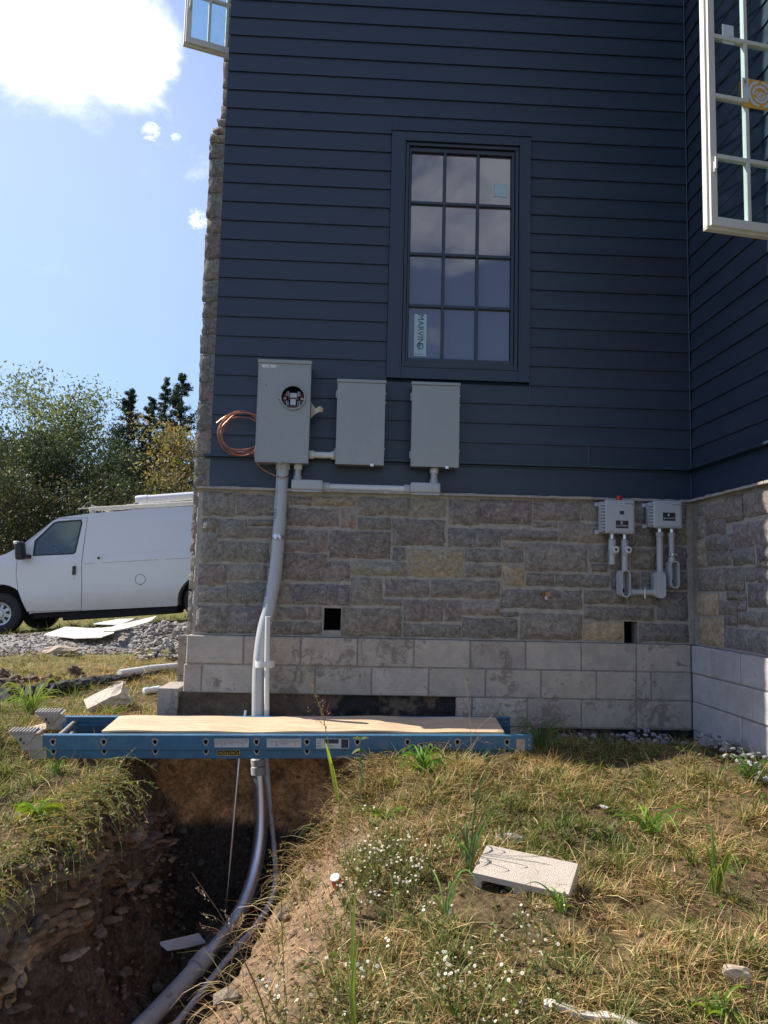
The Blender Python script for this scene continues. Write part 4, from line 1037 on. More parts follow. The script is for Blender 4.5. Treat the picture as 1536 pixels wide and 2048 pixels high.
def drop_left():
    t = thing('control_conduit', 'grey conduit with an open elbow body under the lamp box, ending at a covered elbow', 'conduit', (3.2, 0, .3))
    def nipple(px, top):
        x = atY(px, 1074, YC).x
        m = MB(); m.tube([(x, YC, top + .006), (x, YC, top - .030)], .021, 8); m.tube([(x, YC, top - .031), (x, YC, top - .036)], .024, 14); m.build('nipple', 'zinc', t); return x
    for px, zend in ((1224, atY(1224, 1129, YC).z), (1249, atY(1249, 1138, YC).z)):
        x = nipple(px, zb1); z = zb1 - .04
        m = MB(); collar(m, (x, YC, z), (x, YC, z - .115), .0255); m.tube([(x, YC, z - .11), (x, YC, zend - (.0 if px < 1240 else .02))], .0225, 16); un = m.build('union', 'pvc_grey', t, smooth=True)
        m = MB(); m.tube([(x + .008, YC - .005, z - .075), (x + .014, YC - .044, z - .075)], .026, 18); m.build('cap', 'pvc_white', un, smooth=True)
        m = MB(); m.bbox(x + .006, YC - .052, z - .083, x + .022, YC - .042, z - .067, .002); m.build('plug', 'ink_black', un)
        m = MB(); m.tube([(x + .006, YC - .02, z - .022), (x + .008, YC - .034, z - .022)], .008, 8); m.build('screw', 'zinc', un)
    conduit_body(t, 1243, 1139, 1262, 1195, True)
    x3, z0, z1 = conduit_body(t, 1313, 1142, 1333, 1197, False)
    a = atY(1262, 1184, YC); b = atY(1312, 1184, YC); m = MB(); m.tube([(a.x - .01, YC, a.z), (b.x + .01, YC, a.z)], .0215, 16); m.build('pipe', 'pvc_grey', t, smooth=True)
    for q in ((a.x - .005, a.x + .025), (b.x - .03, b.x + .005)): 
        m = MB(); collar(m, (q[0], YC, a.z), (q[1], YC, a.z), .0265); m.build('collar', 'pvc_grey', t, smooth=True)
    xm = (a.x + b.x) / 2; m = MB(); m.tube([(xm - .006, YC, a.z), (xm + .006, YC, a.z)], .024, 14, cap=False); m.bbox(xm - .006, YC - .03, a.z - .045, xm + .006, YC + .0, a.z + .03, .002); m.build('strap', 'zinc', t)
    x = atY(1319, 1070, YC).x; m = MB(); m.tube([(x, YC, zb2 - .03), (x, YC, z1 - .01)], .0225, 18); m.build('pipe', 'pvc_grey', t, smooth=True)
    m = MB(); m.tube([(x, YC, zb2 + .004), (x, YC, zb2 - .026)], .024, 8); m.build('nipple', 'zinc', t)
    m = MB(); collar(m, (x, YC, zb2 - .027), (x, YC, zb2 - .06), .028); m.build('collar', 'pvc_grey', t, smooth=True)
drop_left()
def drop_right():
    t = thing('control_conduit', 'short grey conduit with an open elbow body nearest the inside corner', 'conduit', (3.52, 0, .35))
    x = atY(1343, 1070, YC).x; z1 = atY(1343, 1122, YC).z
    m = MB(); m.tube([(x, YC, zb2 - .03), (x, YC, z1 - .01)], .0205, 18); m.build('pipe', 'pvc_grey', t, smooth=True)
    m = MB(); m.tube([(x, YC, zb2 + .004), (x, YC, zb2 - .026)], .022, 8); m.build('nipple', 'zinc', t)
    m = MB(); collar(m, (x, YC, zb2 - .027), (x, YC, zb2 - .06), .026); m.build('collar', 'pvc_grey', t, smooth=True)
    m = MB(); collar(m, (x, YC, z1 + .025), (x, YC, z1 - .012), .026); m.build('collar', 'pvc_grey', t, smooth=True)
    z = atY(1343, 1109, YC).z; m = MB(); m.tube([(x, YC, z - .008), (x, YC, z + .008)], .0235, 14, cap=False); m.bbox(x - .03, YC - .024, z - .014, x - .014, YC - .006, z + .012, .002); m.bbox(x + .018, YC - .018, z - .006, x + .04, YC + .0, z + .006, .002); m.build('strap', 'zinc', t)
    conduit_body(t, 1341, 1121, 1360, 1177, True)
drop_right()
def hose_bib():
    p = atY(1091, 1188, -.02)
    t = thing('hose_bib', 'small tarnished brass hose tap on the stone wall', 'tap', (p.x, 0.0, p.z - .03))
    m = MB(); m.tube([(p.x - .014, .02, p.z), (p.x - .014, -.03, p.z)], .014, 12); m.tube([(p.x - .026, -.02, p.z), (p.x + .018, -.02, p.z)], .012, 12); m.build('body', 'brass', t, smooth=True)
    m = MB(); m.tube([(p.x + .004, -.022, p.z), (p.x + .006, -.062, p.z)], [.016, .019], 12); m.build('valve', 'brass', t, smooth=True)
    m = MB(); m.tube([(p.x + .004, -.02, p.z - .005), (p.x + .004, -.025, p.z - .04)], .010, 10); m.build('spout', 'pvc_white', t, smooth=True)
hose_bib()

# ------------------------------------------------------------------ ladder over the trench with a plank on it
YN = -.62
LA, LB = Vector(W(98, 1470.5, YN)), Vector(W(1065, 1471.5, YN)); LL = (LB - LA).length
FA = Vector(W(300, 1430.3, YN + .395)); FB = Vector(W(1000, 1433.3, YN + .395))
LU = (LB - LA).normalized(); LWv = ((FA + FB) / 2 - (LA + LB) / 2); LWv = (LWv - LU * LWv.dot(LU)); LWID = LWv.length; LWv.normalize(); LN = LU.cross(LWv)
LM = Matrix(((LU.x, LWv.x, LN.x, LA.x), (LU.y, LWv.y, LN.y, LA.y), (LU.z, LWv.z, LN.z, LA.z), (0, 0, 0, 1)))
def lu(px): return (px - 98) / 967 * LL
def ladder():
    t = thing('extension_ladder', 'blue fibreglass extension ladder lying flat across the trench', 'ladder', tuple(LM @ Vector((LL / 2, LWID / 2, -.16))))
    def lb(m, u0, w0, n0, u1, w1, n1, b=.002): m.bbox(u0, w0, n0, u1, w1, n1, b, M=LM, seg=1)
    def rail(u0, u1, w, s, ntop, nbot, fl):
        m = MB(); lb(m, u0, min(w, w + s * .004), nbot, u1, max(w, w + s * .004), ntop)
        for a, b in ((ntop - .005, ntop + .0003), (nbot - .0003, nbot + .005)): lb(m, u0 + .0005, min(w + s * .0035, w + s * fl), a, u1 - .0005, max(w + s * .0035, w + s * fl), b, .0015)
        m.build('rail', 'ladder_blue', t)
    rail(lu(84), LL, 0, 1, 0, -.094, .034); rail(lu(78), lu(1050), .012, 1, -.050, -.152, .036)
    rail(lu(84), lu(1046), LWID, -1, 0, -.094, .034); rail(lu(78), lu(1046), LWID - .012, -1, -.050, -.152, .036)
    m = MB()
    def web_end(u0, u1, w, s): lb(m, u0, min(w - s * .002, w + s * .0045), -.096, u1, max(w - s * .002, w + s * .0045), .001, .001)
    web_end(lu(43), lu(86), 0, 1); lb(m, lu(58), .0105, -.152, lu(92), .0165, -.097, .001); m.build('end_cap', 'alu_dull', t)
    m = MB(); web_end(lu(43), lu(86), LWID, -1); m.build('end_cap', 'alu_dull', t)
    hp = [105.7, 204.9, 305.5, 405.8, 506.7, 607.4, 708.8, 810.2, 911.6, 1012.9]
    def Dpoly(u, n, r): return arc((u, n), r, 20, 160, 8) + arc((u + r * .0, n - r * .45), r * .62, 190, 350, 8)
    for i, p in enumerate(hp):
        u = lu(p)
        for n, w0, w1, nm in ((-.041, -.003, LWID + .003, 'rung'), (-.104, .009, LWID - .009, 'rung')):
            m = MB(); k = MB()
            D = Dpoly(u, n, .0165)
            vs = [LM @ Vector((a, w0 + .0035, b)) for a, b in D] + [LM @ Vector((a, w1 - .0035, b)) for a, b in D]; N = len(D)
            m.add(vs, [tuple(range(N)), tuple(range(2 * N - 1, N - 1, -1))] + [(q, (q + 1) % N, N + (q + 1) % N, N + q) for q in range(N)])
            for w, s in ((w0, 1), (w1, -1)):
                O_, I_ = Dpoly(u, n, .0235), Dpoly(u, n + .0005, .0135)
                vs = []
                for pts, ww in ((O_, w + s * .0025), (O_, w), (I_, w), (I_, w + s * .0025)): vs += [LM @ Vector((a, ww, b)) for a, b in pts]
                m.add(vs, [(r * N + q, r * N + (q + 1) % N, (r + 1) * N + (q + 1) % N, (r + 1) * N + q) for r in range(3) for q in range(N)])
                k.add([LM @ Vector((a, w + s * .0018, b)) for a, b in I_], [tuple(range(N))])
            rg = m.build(nm, 'alu_dull', t); k.build('rung_hollow_shade', 'void_shade', rg)  # flat black caps paint the shade of the hollow rungs
    # feet
    for w, s in ((0, 1), (LWID, -1)):
        m = MB(); a = lu(88)
        tri = [(lu(24), .010), (lu(74), .010), (lu(57), -.052), (lu(50), -.058), (lu(43), -.052)]
        y0, y1 = (w - .008, w - .0035) if s > 0 else (w - .012, w - .006)
        vs = [LM @ Vector((p, y0, q)) for p, q in tri] + [LM @ Vector((p, y1, q)) for p, q in tri]
        m.add(vs, [(0, 1, 2, 3, 4), (9, 8, 7, 6, 5)] + [(q, (q + 1) % 5, 5 + (q + 1) % 5, 5 + q) for q in range(5)])
        lb(m, lu(21), y0, .010, lu(78), y0 + .085, .016)
        for q in range(8): lb(m, lu(21) + q * .0205, y0 - .002, .0165, lu(21) + q * .0205 + .010, y0 + .085, .028)
        f = m.build('foot', 'alu_dull', t)
        m = MB(); c = LM @ Vector((lu(50), y0 - .003, -.046)); m.tube([c, c + LWv * .012], .006, 8); lb(m, lu(42), y0 - .002, -.034, lu(46), y0 + .001, -.014); m.build('bolt', 'ink_black', f)
    # stickers, printed upside down
    def sheet(x0, y0, x1, y1, w, mt, nm='label'):
        k = MB(); n0 = -(y1 - 1470.8) * .00325; n1 = -(y0 - 1470.8) * .00325
        k.add([LM @ Vector(p) for p in ((lu(x0), w, n0), (lu(x1), w, n0), (lu(x1), w, n1), (lu(x0), w, n1))], [(0, 1, 2, 3)])
        o = k.build(nm, mt, t); return o, lu(x0), lu(x1), n0, n1
    rr = random.Random(3)
    for x0, x1 in ((423, 491), (527, 596)):
        o, a, b, c, d = sheet(x0, 1477, x1, 1494, -.0006, 'ladder_label'); k = MB()
        for q in range(30):
            u = a + (b - a) * (q + .7) / 31; e = c + (d - c) * rr.uniform(.06, .62)
            k.add([LM @ Vector(p) for p in ((u, -.0009, e), (u + .0032, -.0009, e), (u + .0032, -.0009, d - .004), (u, -.0009, d - .004))], [(0, 1, 2, 3)])
        k.build('print', 'label_ink', o)
    o, a, b, c, d = sheet(427, 1500.5, 473, 1511.5, .0112, 'caution_yellow'); k = MB()
    k.add([LM @ Vector(p) for p in ((a + .003, .0110, c + .003), (b - .003, .0110, c + .003), (b - .003, .0110, d - .003), (a + .003, .0110, d - .003))], [(0, 1, 2, 3)]); k.build('print', 'ink_black', o)
    k = MB(); k.text('CAUTION', .027, LM @ Vector(((a + b) / 2, .0107, (c + d) / 2)), -LU, -LN); k.build('lettering', 'caution_yellow', o)
    o, a, b, c, d = sheet(626, 1477, 692, 1496, -.0006, 'ladder_label'); k = MB(); w = b - a
    def rc(k, f0, g0, f1, g1, lift): k.add([LM @ Vector(p) for p in ((a + w * f0, lift, c + (d - c) * g0), (a + w * f1, lift, c + (d - c) * g0), (a + w * f1, lift, c + (d - c) * g1), (a + w * f0, lift, c + (d - c) * g1))], [(0, 1, 2, 3)])
    rc(k, .25, .5, .68, .95, -.0009); rc(k, .76, .05, .98, .95, -.0009); k.build('print', 'ink_navy', o)
    k = MB()
    for q in range(5): rc(k, .03, .12 + q * .16, .15, .20 + q * .16, -.0009)
    rc(k, .3, .12, .62, .18, -.0009); rc(k, .3, .28, .5, .34, -.0009); k.build('print', 'label_ink', o)
    cx, cn = lu(864), -(1489.5 - 1470.8) * .00325
    def oval(r, h, mt, w, par=None):
        k = MB(); k.add([LM @ Vector((cx + r * math.cos(2 * math.pi * q / 32), w, cn + h * math.sin(2 * math.pi * q / 32))) for q in range(32)], [tuple(range(32))]); return k.build('label' if par is None else 'print', mt, par or t)
    o = oval(.118, .0255, 'ink_navy', -.0006); oval(.111, .0215, 'ladder_label', -.0009, o); oval(.100, .0185, 'ink_navy', -.0011, o)
    k = MB(); k.text('WERNER', .037, LM @ Vector((cx, -.0014, cn)), -LU, -LN); k.build('lettering', 'ladder_label', o)
    k = MB(); lb(k, lu(1032), -.004, -.15, lu(1050), .0005, -.022); k.build('end_plate', 'limestone', t)
    k = MB()
    for a, b in ((1058, 1478), (1058, 1490), (1026, 1440), (1034, 1440)):
        c = LM @ Vector((lu(a), -.004 if b > 1450 else LWID - .03, -(b - 1470) * .003 if b > 1450 else -.03)); k.tube([c, c + LWv * .006], .004, 8)
    k.build('rivet', 'zinc', t)
ladder()
def plank():
    t = thing('plank', 'worn plywood plank laid along the ladder rungs', 'plank', tuple(LM @ Vector((LL / 2, LWID / 2, -.03))))
    u0, u1 = lu(196), lu(1010); n0, n1 = -.0245, .012
    def Q(u, w, n): return LM @ Vector((u, w, n))
    m = MB(); nx = 60; top = []
    for i in range(nx + 1):
        u = u0 + (u1 - u0) * i / nx; s = .004 * math.sin(i * .21) + .003 * math.sin(i * .5)
        for w in (.045, LWID - .05): top.append(Q(u + (.02 if w > .1 else 0) * (1 if i == 0 else 0), w + .002 * mnoise.noise((u * 6, w, 0)), n1 + s))
    m.add(top + [p - LN * .012 for p in top], [(2 * i, 2 * i + 2, 2 * i + 3, 2 * i + 1) for i in range(nx)] + [(2 * i, 2 * i + 1, 2 * i + 1 + 2 * nx + 2, 2 * i + 2 * nx + 2) for i in (0, nx)] + [(2 * i + b, 2 * i + 2 + b, 2 * i + 2 + b + 2 * nx + 2, 2 * i + b + 2 * nx + 2) for i in range(nx) for b in (0, 1)])
    m.build('top_sheet', 'plywood', t)
    m = MB(); m.bbox(u0 + .002, .047, n0, u1 - .002, LWID - .052, n1 - .013, .002, M=LM); m.build('core', 'plywood_edge', t)
plank()
# ------------------------------------------------------------------ rocks and rubble
_ico = {}
def ico(n):
    if n not in _ico:
        bm = bmesh.new(); bmesh.ops.create_icosphere(bm, subdivisions=n, radius=1.0); bm.verts.index_update()
        _ico[n] = (np.array([v.co[:] for v in bm.verts]), [tuple(v.index for v in f.verts) for f in bm.faces]); bm.free()
    return _ico[n]
def rock(mb, c, size, seed, sub=2, col=None, rough=.35, rot=None):
    vs, fs = ico(sub); out = []
    r = random.Random(seed); R = rot or Matrix.Rotation(r.uniform(0, 6.28), 3, 'Z') @ Matrix.Rotation(r.uniform(-.3, .3), 3, 'X')
    planes = [Vector((r.gauss(0, 1), r.gauss(0, 1), r.gauss(0, 1))).normalized() for _ in range(7)]
    for v in vs:
        p = Vector(v)
        for n in planes:
            d = p.dot(n) - .62
            if d > 0: p = p - n * d * .85
        p = p * (1 + rough * mnoise.noise((v[0] * 2 + seed, v[1] * 2, v[2] * 2)) + rough * .4 * mnoise.noise((v[0] * 6 + seed, v[1] * 6, v[2] * 6)))
        p = R @ Vector((p.x * size[0], p.y * size[1], p.z * size[2]))
        out.append(Vector(c) + p)
    mb.add(out, fs, col)
def strata():
    """the ledge of flaggy rock that crops out of the trench's left wall"""
    r = random.Random(5); mb = MB()
    def wall_x(y, z):
        lo, hi = -1.2, .75
        for _ in range(18):
            mid = (lo + hi) / 2
            if gzf(mid, y) > z: lo = mid
            else: hi = mid
        return lo
    # a continuous face of stepped flags, each with its own reach and tone
    NY, NS = 330, 84; Y0, Y1 = -3.45, -.17; flags = {}
    def flag(k, seg):
        if (k, seg) not in flags:
            q = random.Random(k * 131 + seg * 7); t = q.uniform(.6, 1.2); flags[(k, seg)] = (q.random() ** 1.6 * .085 - .02, [c * t for c in q.choice(((.25, .18, .115), (.20, .145, .10), (.30, .225, .145), (.155, .12, .09), (.225, .15, .10)))])
        return flags[(k, seg)]
    vs, cs = [], []
    for i in range(NY + 1):
        y = Y0 + (Y1 - Y0) * i / NY; zt = -1.06 + .085 * (-(y + .2)) + .05 * math.sin(y * 3.1) + .03 * math.sin(y * 9); h = .40 + .06 * math.sin(y * 2.3)
        for j in range(NS + 1):
            f = j / NS; z = zt - h * f
            lay = (f * 11 + 1.6 * mnoise.noise((y * 1.3, f * 1.2, 2)) + .5 * mnoise.noise((y * 6, f * 3, 5))); k = math.floor(lay); fr = lay - k
            sg = y * (2.2 + (k % 3) * 1.1) + k * .37 + .35 * mnoise.noise((y * 3, k * 1.7, 8)); seg = math.floor(sg); sf = sg - seg
            d, c = flag(k, seg)
            edge = min(1, min(fr, 1 - fr) / .14, min(sf, 1 - sf) / .10); env = min(1, f / .12, (1 - f) / .12)
            rough_ = .022 * mnoise.noise((y * 14, z * 30, 3)) + .012 * mnoise.noise((y * 40, z * 60, 6))
            out = (d * (.35 + .65 * edge) + rough_) * env - .05 * (1 - env) - .012 * (1 - edge)
            vs.append((wall_x(y, z) + out + .012, y + .012 * mnoise.noise((y * 12, z * 12, 1)), z)); g_ = .55 + .45 * edge; cs.append([q * (1 + .3 * mnoise.noise((y * 20, z * 30, 4))) for q in c])
    mb.add(vs, [(i * (NS + 1) + j, i * (NS + 1) + j + 1, (i + 1) * (NS + 1) + j + 1, (i + 1) * (NS + 1) + j) for i in range(NY) for j in range(NS)], cs)
    for i in range(110):
        y = -0.16 - 3.2 * r.random(); z = -1.15 - .40 * r.random() + .085 * (-(y + .2)); s = .018 + .05 * r.random() ** 2
        t = r.uniform(.7, 1.25); tone = [q * t for q in r.choice(((.25, .18, .12), (.20, .15, .11), (.30, .23, .155)))]
        rock(mb, (wall_x(y, z) + .03, y, z), (s * .7, s * r.uniform(.7, 1.7), s * r.uniform(.2, .5)), i + 50, 2, tone, .55, Matrix.Rotation(r.uniform(-.6, .6), 3, 'Z') @ Matrix.Rotation(r.uniform(-.3, .15), 3, 'X'))
    for i in range(700):                                     # clods and pebbles left in the cut face
        y = -0.16 - 3.3 * r.random(); z = r.uniform(-1.95, -.86); s = r.uniform(.005, .022) * (2 if r.random() < .1 else 1); t = r.uniform(.6, 1.4)
        rock(mb, (wall_x(y, z), y, z), (s, s, s * .8), i + 900, 1, [q * t for q in r.choice(((.14, .105, .078), (.18, .14, .105), (.24, .19, .14), (.11, .085, .065)))], .4)
    for i in range(420):                                     # pebbles and crumbs in the clay under the ladder
        x = r.uniform(-.05, 1.3); z = r.uniform(-1.9, -.72); s = r.uniform(.004, .016) * (2.2 if r.random() < .08 else 1); t = r.uniform(.6, 1.3)
        rock(mb, (x, -.155 - .05 * sst(-.8, -1.9, z), z), (s, s, s * .8), i + 2900, 1, [q * t for q in ((.36, .22, .11) if z > -1.2 else (.10, .08, .065))], .4)  # crumbs below the clay take the painted shade tone
    mb.solo('rock_strata', 'broken flaggy rock strata cropping out of the left trench wall', 'rock ledge', 'rubble', kind='structure')
strata()
def rubble():
    r = random.Random(8); mb = MB()
    for i in range(900):
        y = -0.25 - 3.2 * r.random(); x = r.uniform(-.25, 1.15); s = r.uniform(.006, .030) * (1.9 if r.random() < .08 else 1)
        z = gzf(x, y)
        if z > -1.05: continue
        t = r.uniform(.5, 1.5); c = r.choice(((.12, .10, .08), (.16, .13, .10), (.09, .075, .062), (.20, .17, .14)))
        rock(mb, (x, y, z + s * .25), (s, s * r.uniform(.6, 1), s * r.uniform(.4, .8)), i, 1, [q * t for q in c])
    for i in range(700):                                     # crumbs on the sunlit right bank and at the lip
        y = r.uniform(-3.4, -1.0); d = r.uniform(-.30, .45); x = float(xr_of(y)) + d; s = r.uniform(.004, .016) * (2.2 if r.random() < .06 else 1)
        t = r.uniform(.6, 1.4); c = r.choice(((.26, .18, .11), (.20, .13, .08), (.30, .24, .17)))
        rock(mb, (x, y, gzf(x, y) + s * .2), (s, s * r.uniform(.6, 1), s * .6), i, 1, [q * t for q in c])
    mb.solo('rubble', 'loose stones and crumbs of soil lying in the trench', 'rubble', 'rubble', kind='stuff')
    mb = MB()
    for i in range(420):                                      # grey stone in the gap at the inside corner
        x = r.uniform(2.6, 3.62); y = r.uniform(-.26, -.03)
        if r.random() < .3: x = r.uniform(3.42, 3.62); y = r.uniform(-1.3, -.1)
        s = r.uniform(.01, .032); t = r.uniform(.6, 1.3); rock(mb, (x, y, gzf(x, y) + s * .4 + (.13 * max(0, 1 - ((x - 3.15) / .42) ** 2) if x < 3.5 else .03) * r.random() + r.uniform(0, .03)), (s, s * .8, s * .6), i, 1, [t * .30, t * .30, t * .31])
    mb.solo('gravel', 'grey crushed stone heaped in the gap below the inside corner', 'gravel', 'rubble', kind='stuff')
rubble()
def ground_at(px, py, lift=0.0):
    """walk the sight line down to the ground"""
    d = ray(px, py); lo, hi = 0.5, 60.0; t = lo
    while t < hi:
        p = CPOS + d * t
        if p.z - lift < gzf(p.x, p.y): break
        t += 0.04 if t < 8 else 0.12
    a, b = t - .15, t
    for _ in range(16):
        m = (a + b) / 2; p = CPOS + d * m
        if p.z - lift < gzf(p.x, p.y): b = m
        else: a = m
    return CPOS + d * b
def drive():
    r = random.Random(12); mb = MB()
    for i in range(1500):
        px = r.uniform(-60, 372); py = 1262 + 52 * r.random() - .02 * px
        if px > 270 and r.random() < .75: py = r.uniform(1252, 1322)
        p = ground_at(px, py); pile = max(0, 1 - abs(px - 335) / 75) * max(0, 1 - abs(py - 1285) / 40) * .30
        s = r.uniform(.015, .05) * (1.35 if px > 260 else .8); t = r.uniform(.55, 1.35)
        rock(mb, (p.x, p.y, p.z + pile * r.random() + s * .3), (s, s * r.uniform(.6, 1), s * r.uniform(.4, .7)), i, 1, [t * .30, t * .28, t * .255])
    mb.solo('gravel', 'grey gravel strewn on the drive and heaped against the chimney base', 'gravel', 'rubble', kind='stuff')
drive()
def loose(name, label, cat, px, py, size, m, seed, sub=3, rough=.35, lift=0, group=None):
    p = ground_at(px, py); mb = MB(); rock(mb, (p.x, p.y, p.z + size[2] * .45 + lift), size, seed, sub, None, rough); return mb.solo(name, label, cat, m, smooth=False, group=group)
loose('rock', 'pale angular rock lying in dry grass at the lower right edge', 'rock', 1472, 1962, (.055, .04, .042), 'limestone', 31, 3, .25)
loose('rock', 'grey pitted rock half hidden in the grass behind the concrete block', 'rock', 1018, 1682, (.065, .04, .03), 'rock_grey', 12, 3, .5)
loose('limestone_slab', 'flat pinkish limestone slab under the left ladder feet', 'rock', 92, 1462, (.13, .16, .045), 'limestone', 7, 3, .22)
loose('rock', 'grey slab of broken concrete at the edge of the gravel', 'rock', 118, 1308, (.30, .12, .07), 'limestone', 17, 3, .3)
for i, (px, py, s, lb) in enumerate(((22, 1374, .14, 'large brown clod of dug soil at the left edge'), (62, 1366, .10, 'brown clod of soil in the middle of the soil row'), (150, 1352, .11, 'brown clod of soil set apart, right end of the soil row'), (-8, 1362, .12, 'brown clod of soil cut by the left picture edge'), (100, 1362, .08, 'small brown clod of soil between two larger ones'))):
    o = loose('dirt_clod', lb, 'dirt clod', px, py, (s, s * .8, s * .65), 'muddy_footing', 40 + i, 3, .7, group='clods of dug soil on the grass')

def concrete_things():
    # block lying in the lawn, its open cores towards the viewer
    g0, g1 = ground_at(952, 1784), ground_at(1128, 1812)
    A, B = atY(945, 1745, g0.y + .02), atY(1116, 1784, g1.y + .02); D = A + Vector((.06, .19, .052))
    U = (B - A).normalized(); Vv = (D - A); Vv = (Vv - U * Vv.dot(U)).normalized(); N = U.cross(Vv)
    L, Wd, H = .397, .215, .135
    def P(u, v, n): return A + U * u + Vv * v + N * n
    m = MB(); wl = .034; cores = [(.036, .172), (.225, .361)]
    bm = bmesh.new()
    outer = [(0, 0), (L, 0), (L, -H), (0, -H)]
    def hole(a, b): return [(a, -.034), (a + .012, -.026), (b - .012, -.026), (b, -.034), (b, -H + .032), (b - .01, -H + .026), (a + .01, -H + .026), (a, -H + .032)]
    hs = [hole(*c) for c in cores]
    def face(v):
        ov = [bm.verts.new(P(a, v, b)) for a, b in outer]; es = [bm.edges.new((ov[i], ov[(i + 1) % 4])) for i in range(4)]; hv = []
        for h in hs:
            k = [bm.verts.new(P(a, v, b)) for a, b in h]; es += [bm.edges.new((k[i], k[(i + 1) % 8])) for i in range(8)]; hv.append(k)
        bmesh.ops.triangle_fill(bm, use_beauty=True, edges=es); return ov, hv
    o1, h1 = face(0); o2, h2 = face(Wd)
    for i in range(4): bm.faces.new((o1[i], o1[(i + 1) % 4], o2[(i + 1) % 4], o2[i]))
    for a, b in zip(h1, h2):
        for i in range(8): bm.faces.new((a[i], b[i], b[(i + 1) % 8], a[(i + 1) % 8]))
    m.bm(bm); m.solo('concrete_block', 'tan concrete block with open cores lying tilted in the dry grass', 'concrete block', 'cmu')
    # blocks left of the foundation corner
    a = atY(318, 1352, .0); m = MB(); x0 = a.x
    m.bbox(x0, -.02, -.585, -.036, .36, -.375, .007, col=bcol((.42, .375, .32))); m.solo('concrete_block', 'pale concrete block end standing against the foundation corner', 'concrete block', 'concrete_block')
    # broken block tilted on the grass
    p = ground_at(208, 1424); m = MB()
    M = Matrix.Translation((p.x, p.y + .05, p.z + .085)) @ Matrix.Rotation(R_(20), 4, 'Z') @ Matrix.Rotation(R_(-27), 4, 'Y') @ Matrix.Rotation(R_(16), 4, 'X')
    bm = bmesh.new(); bmesh.ops.create_cube(bm, size=1); bmesh.ops.scale(bm, verts=bm.verts, vec=(.30, .19, .10)); bmesh.ops.subdivide_edges(bm, edges=bm.edges, cuts=7, use_grid_fill=True)
    for v in bm.verts:
        e = max(0, v.co.x - .03) / .12
        v.co += Vector((mnoise.noise(v.co * 22), mnoise.noise(v.co * 25 + Vector((5, 0, 0))), mnoise.noise(v.co * 24 + Vector((0, 9, 0))))) * (.004 + .055 * e)
    bmesh.ops.transform(bm, matrix=M, verts=bm.verts); m.bm(bm); m.solo('broken_block', 'broken pale concrete block tilted on the grass behind the ladder', 'concrete block', 'cmu')
concrete_things()
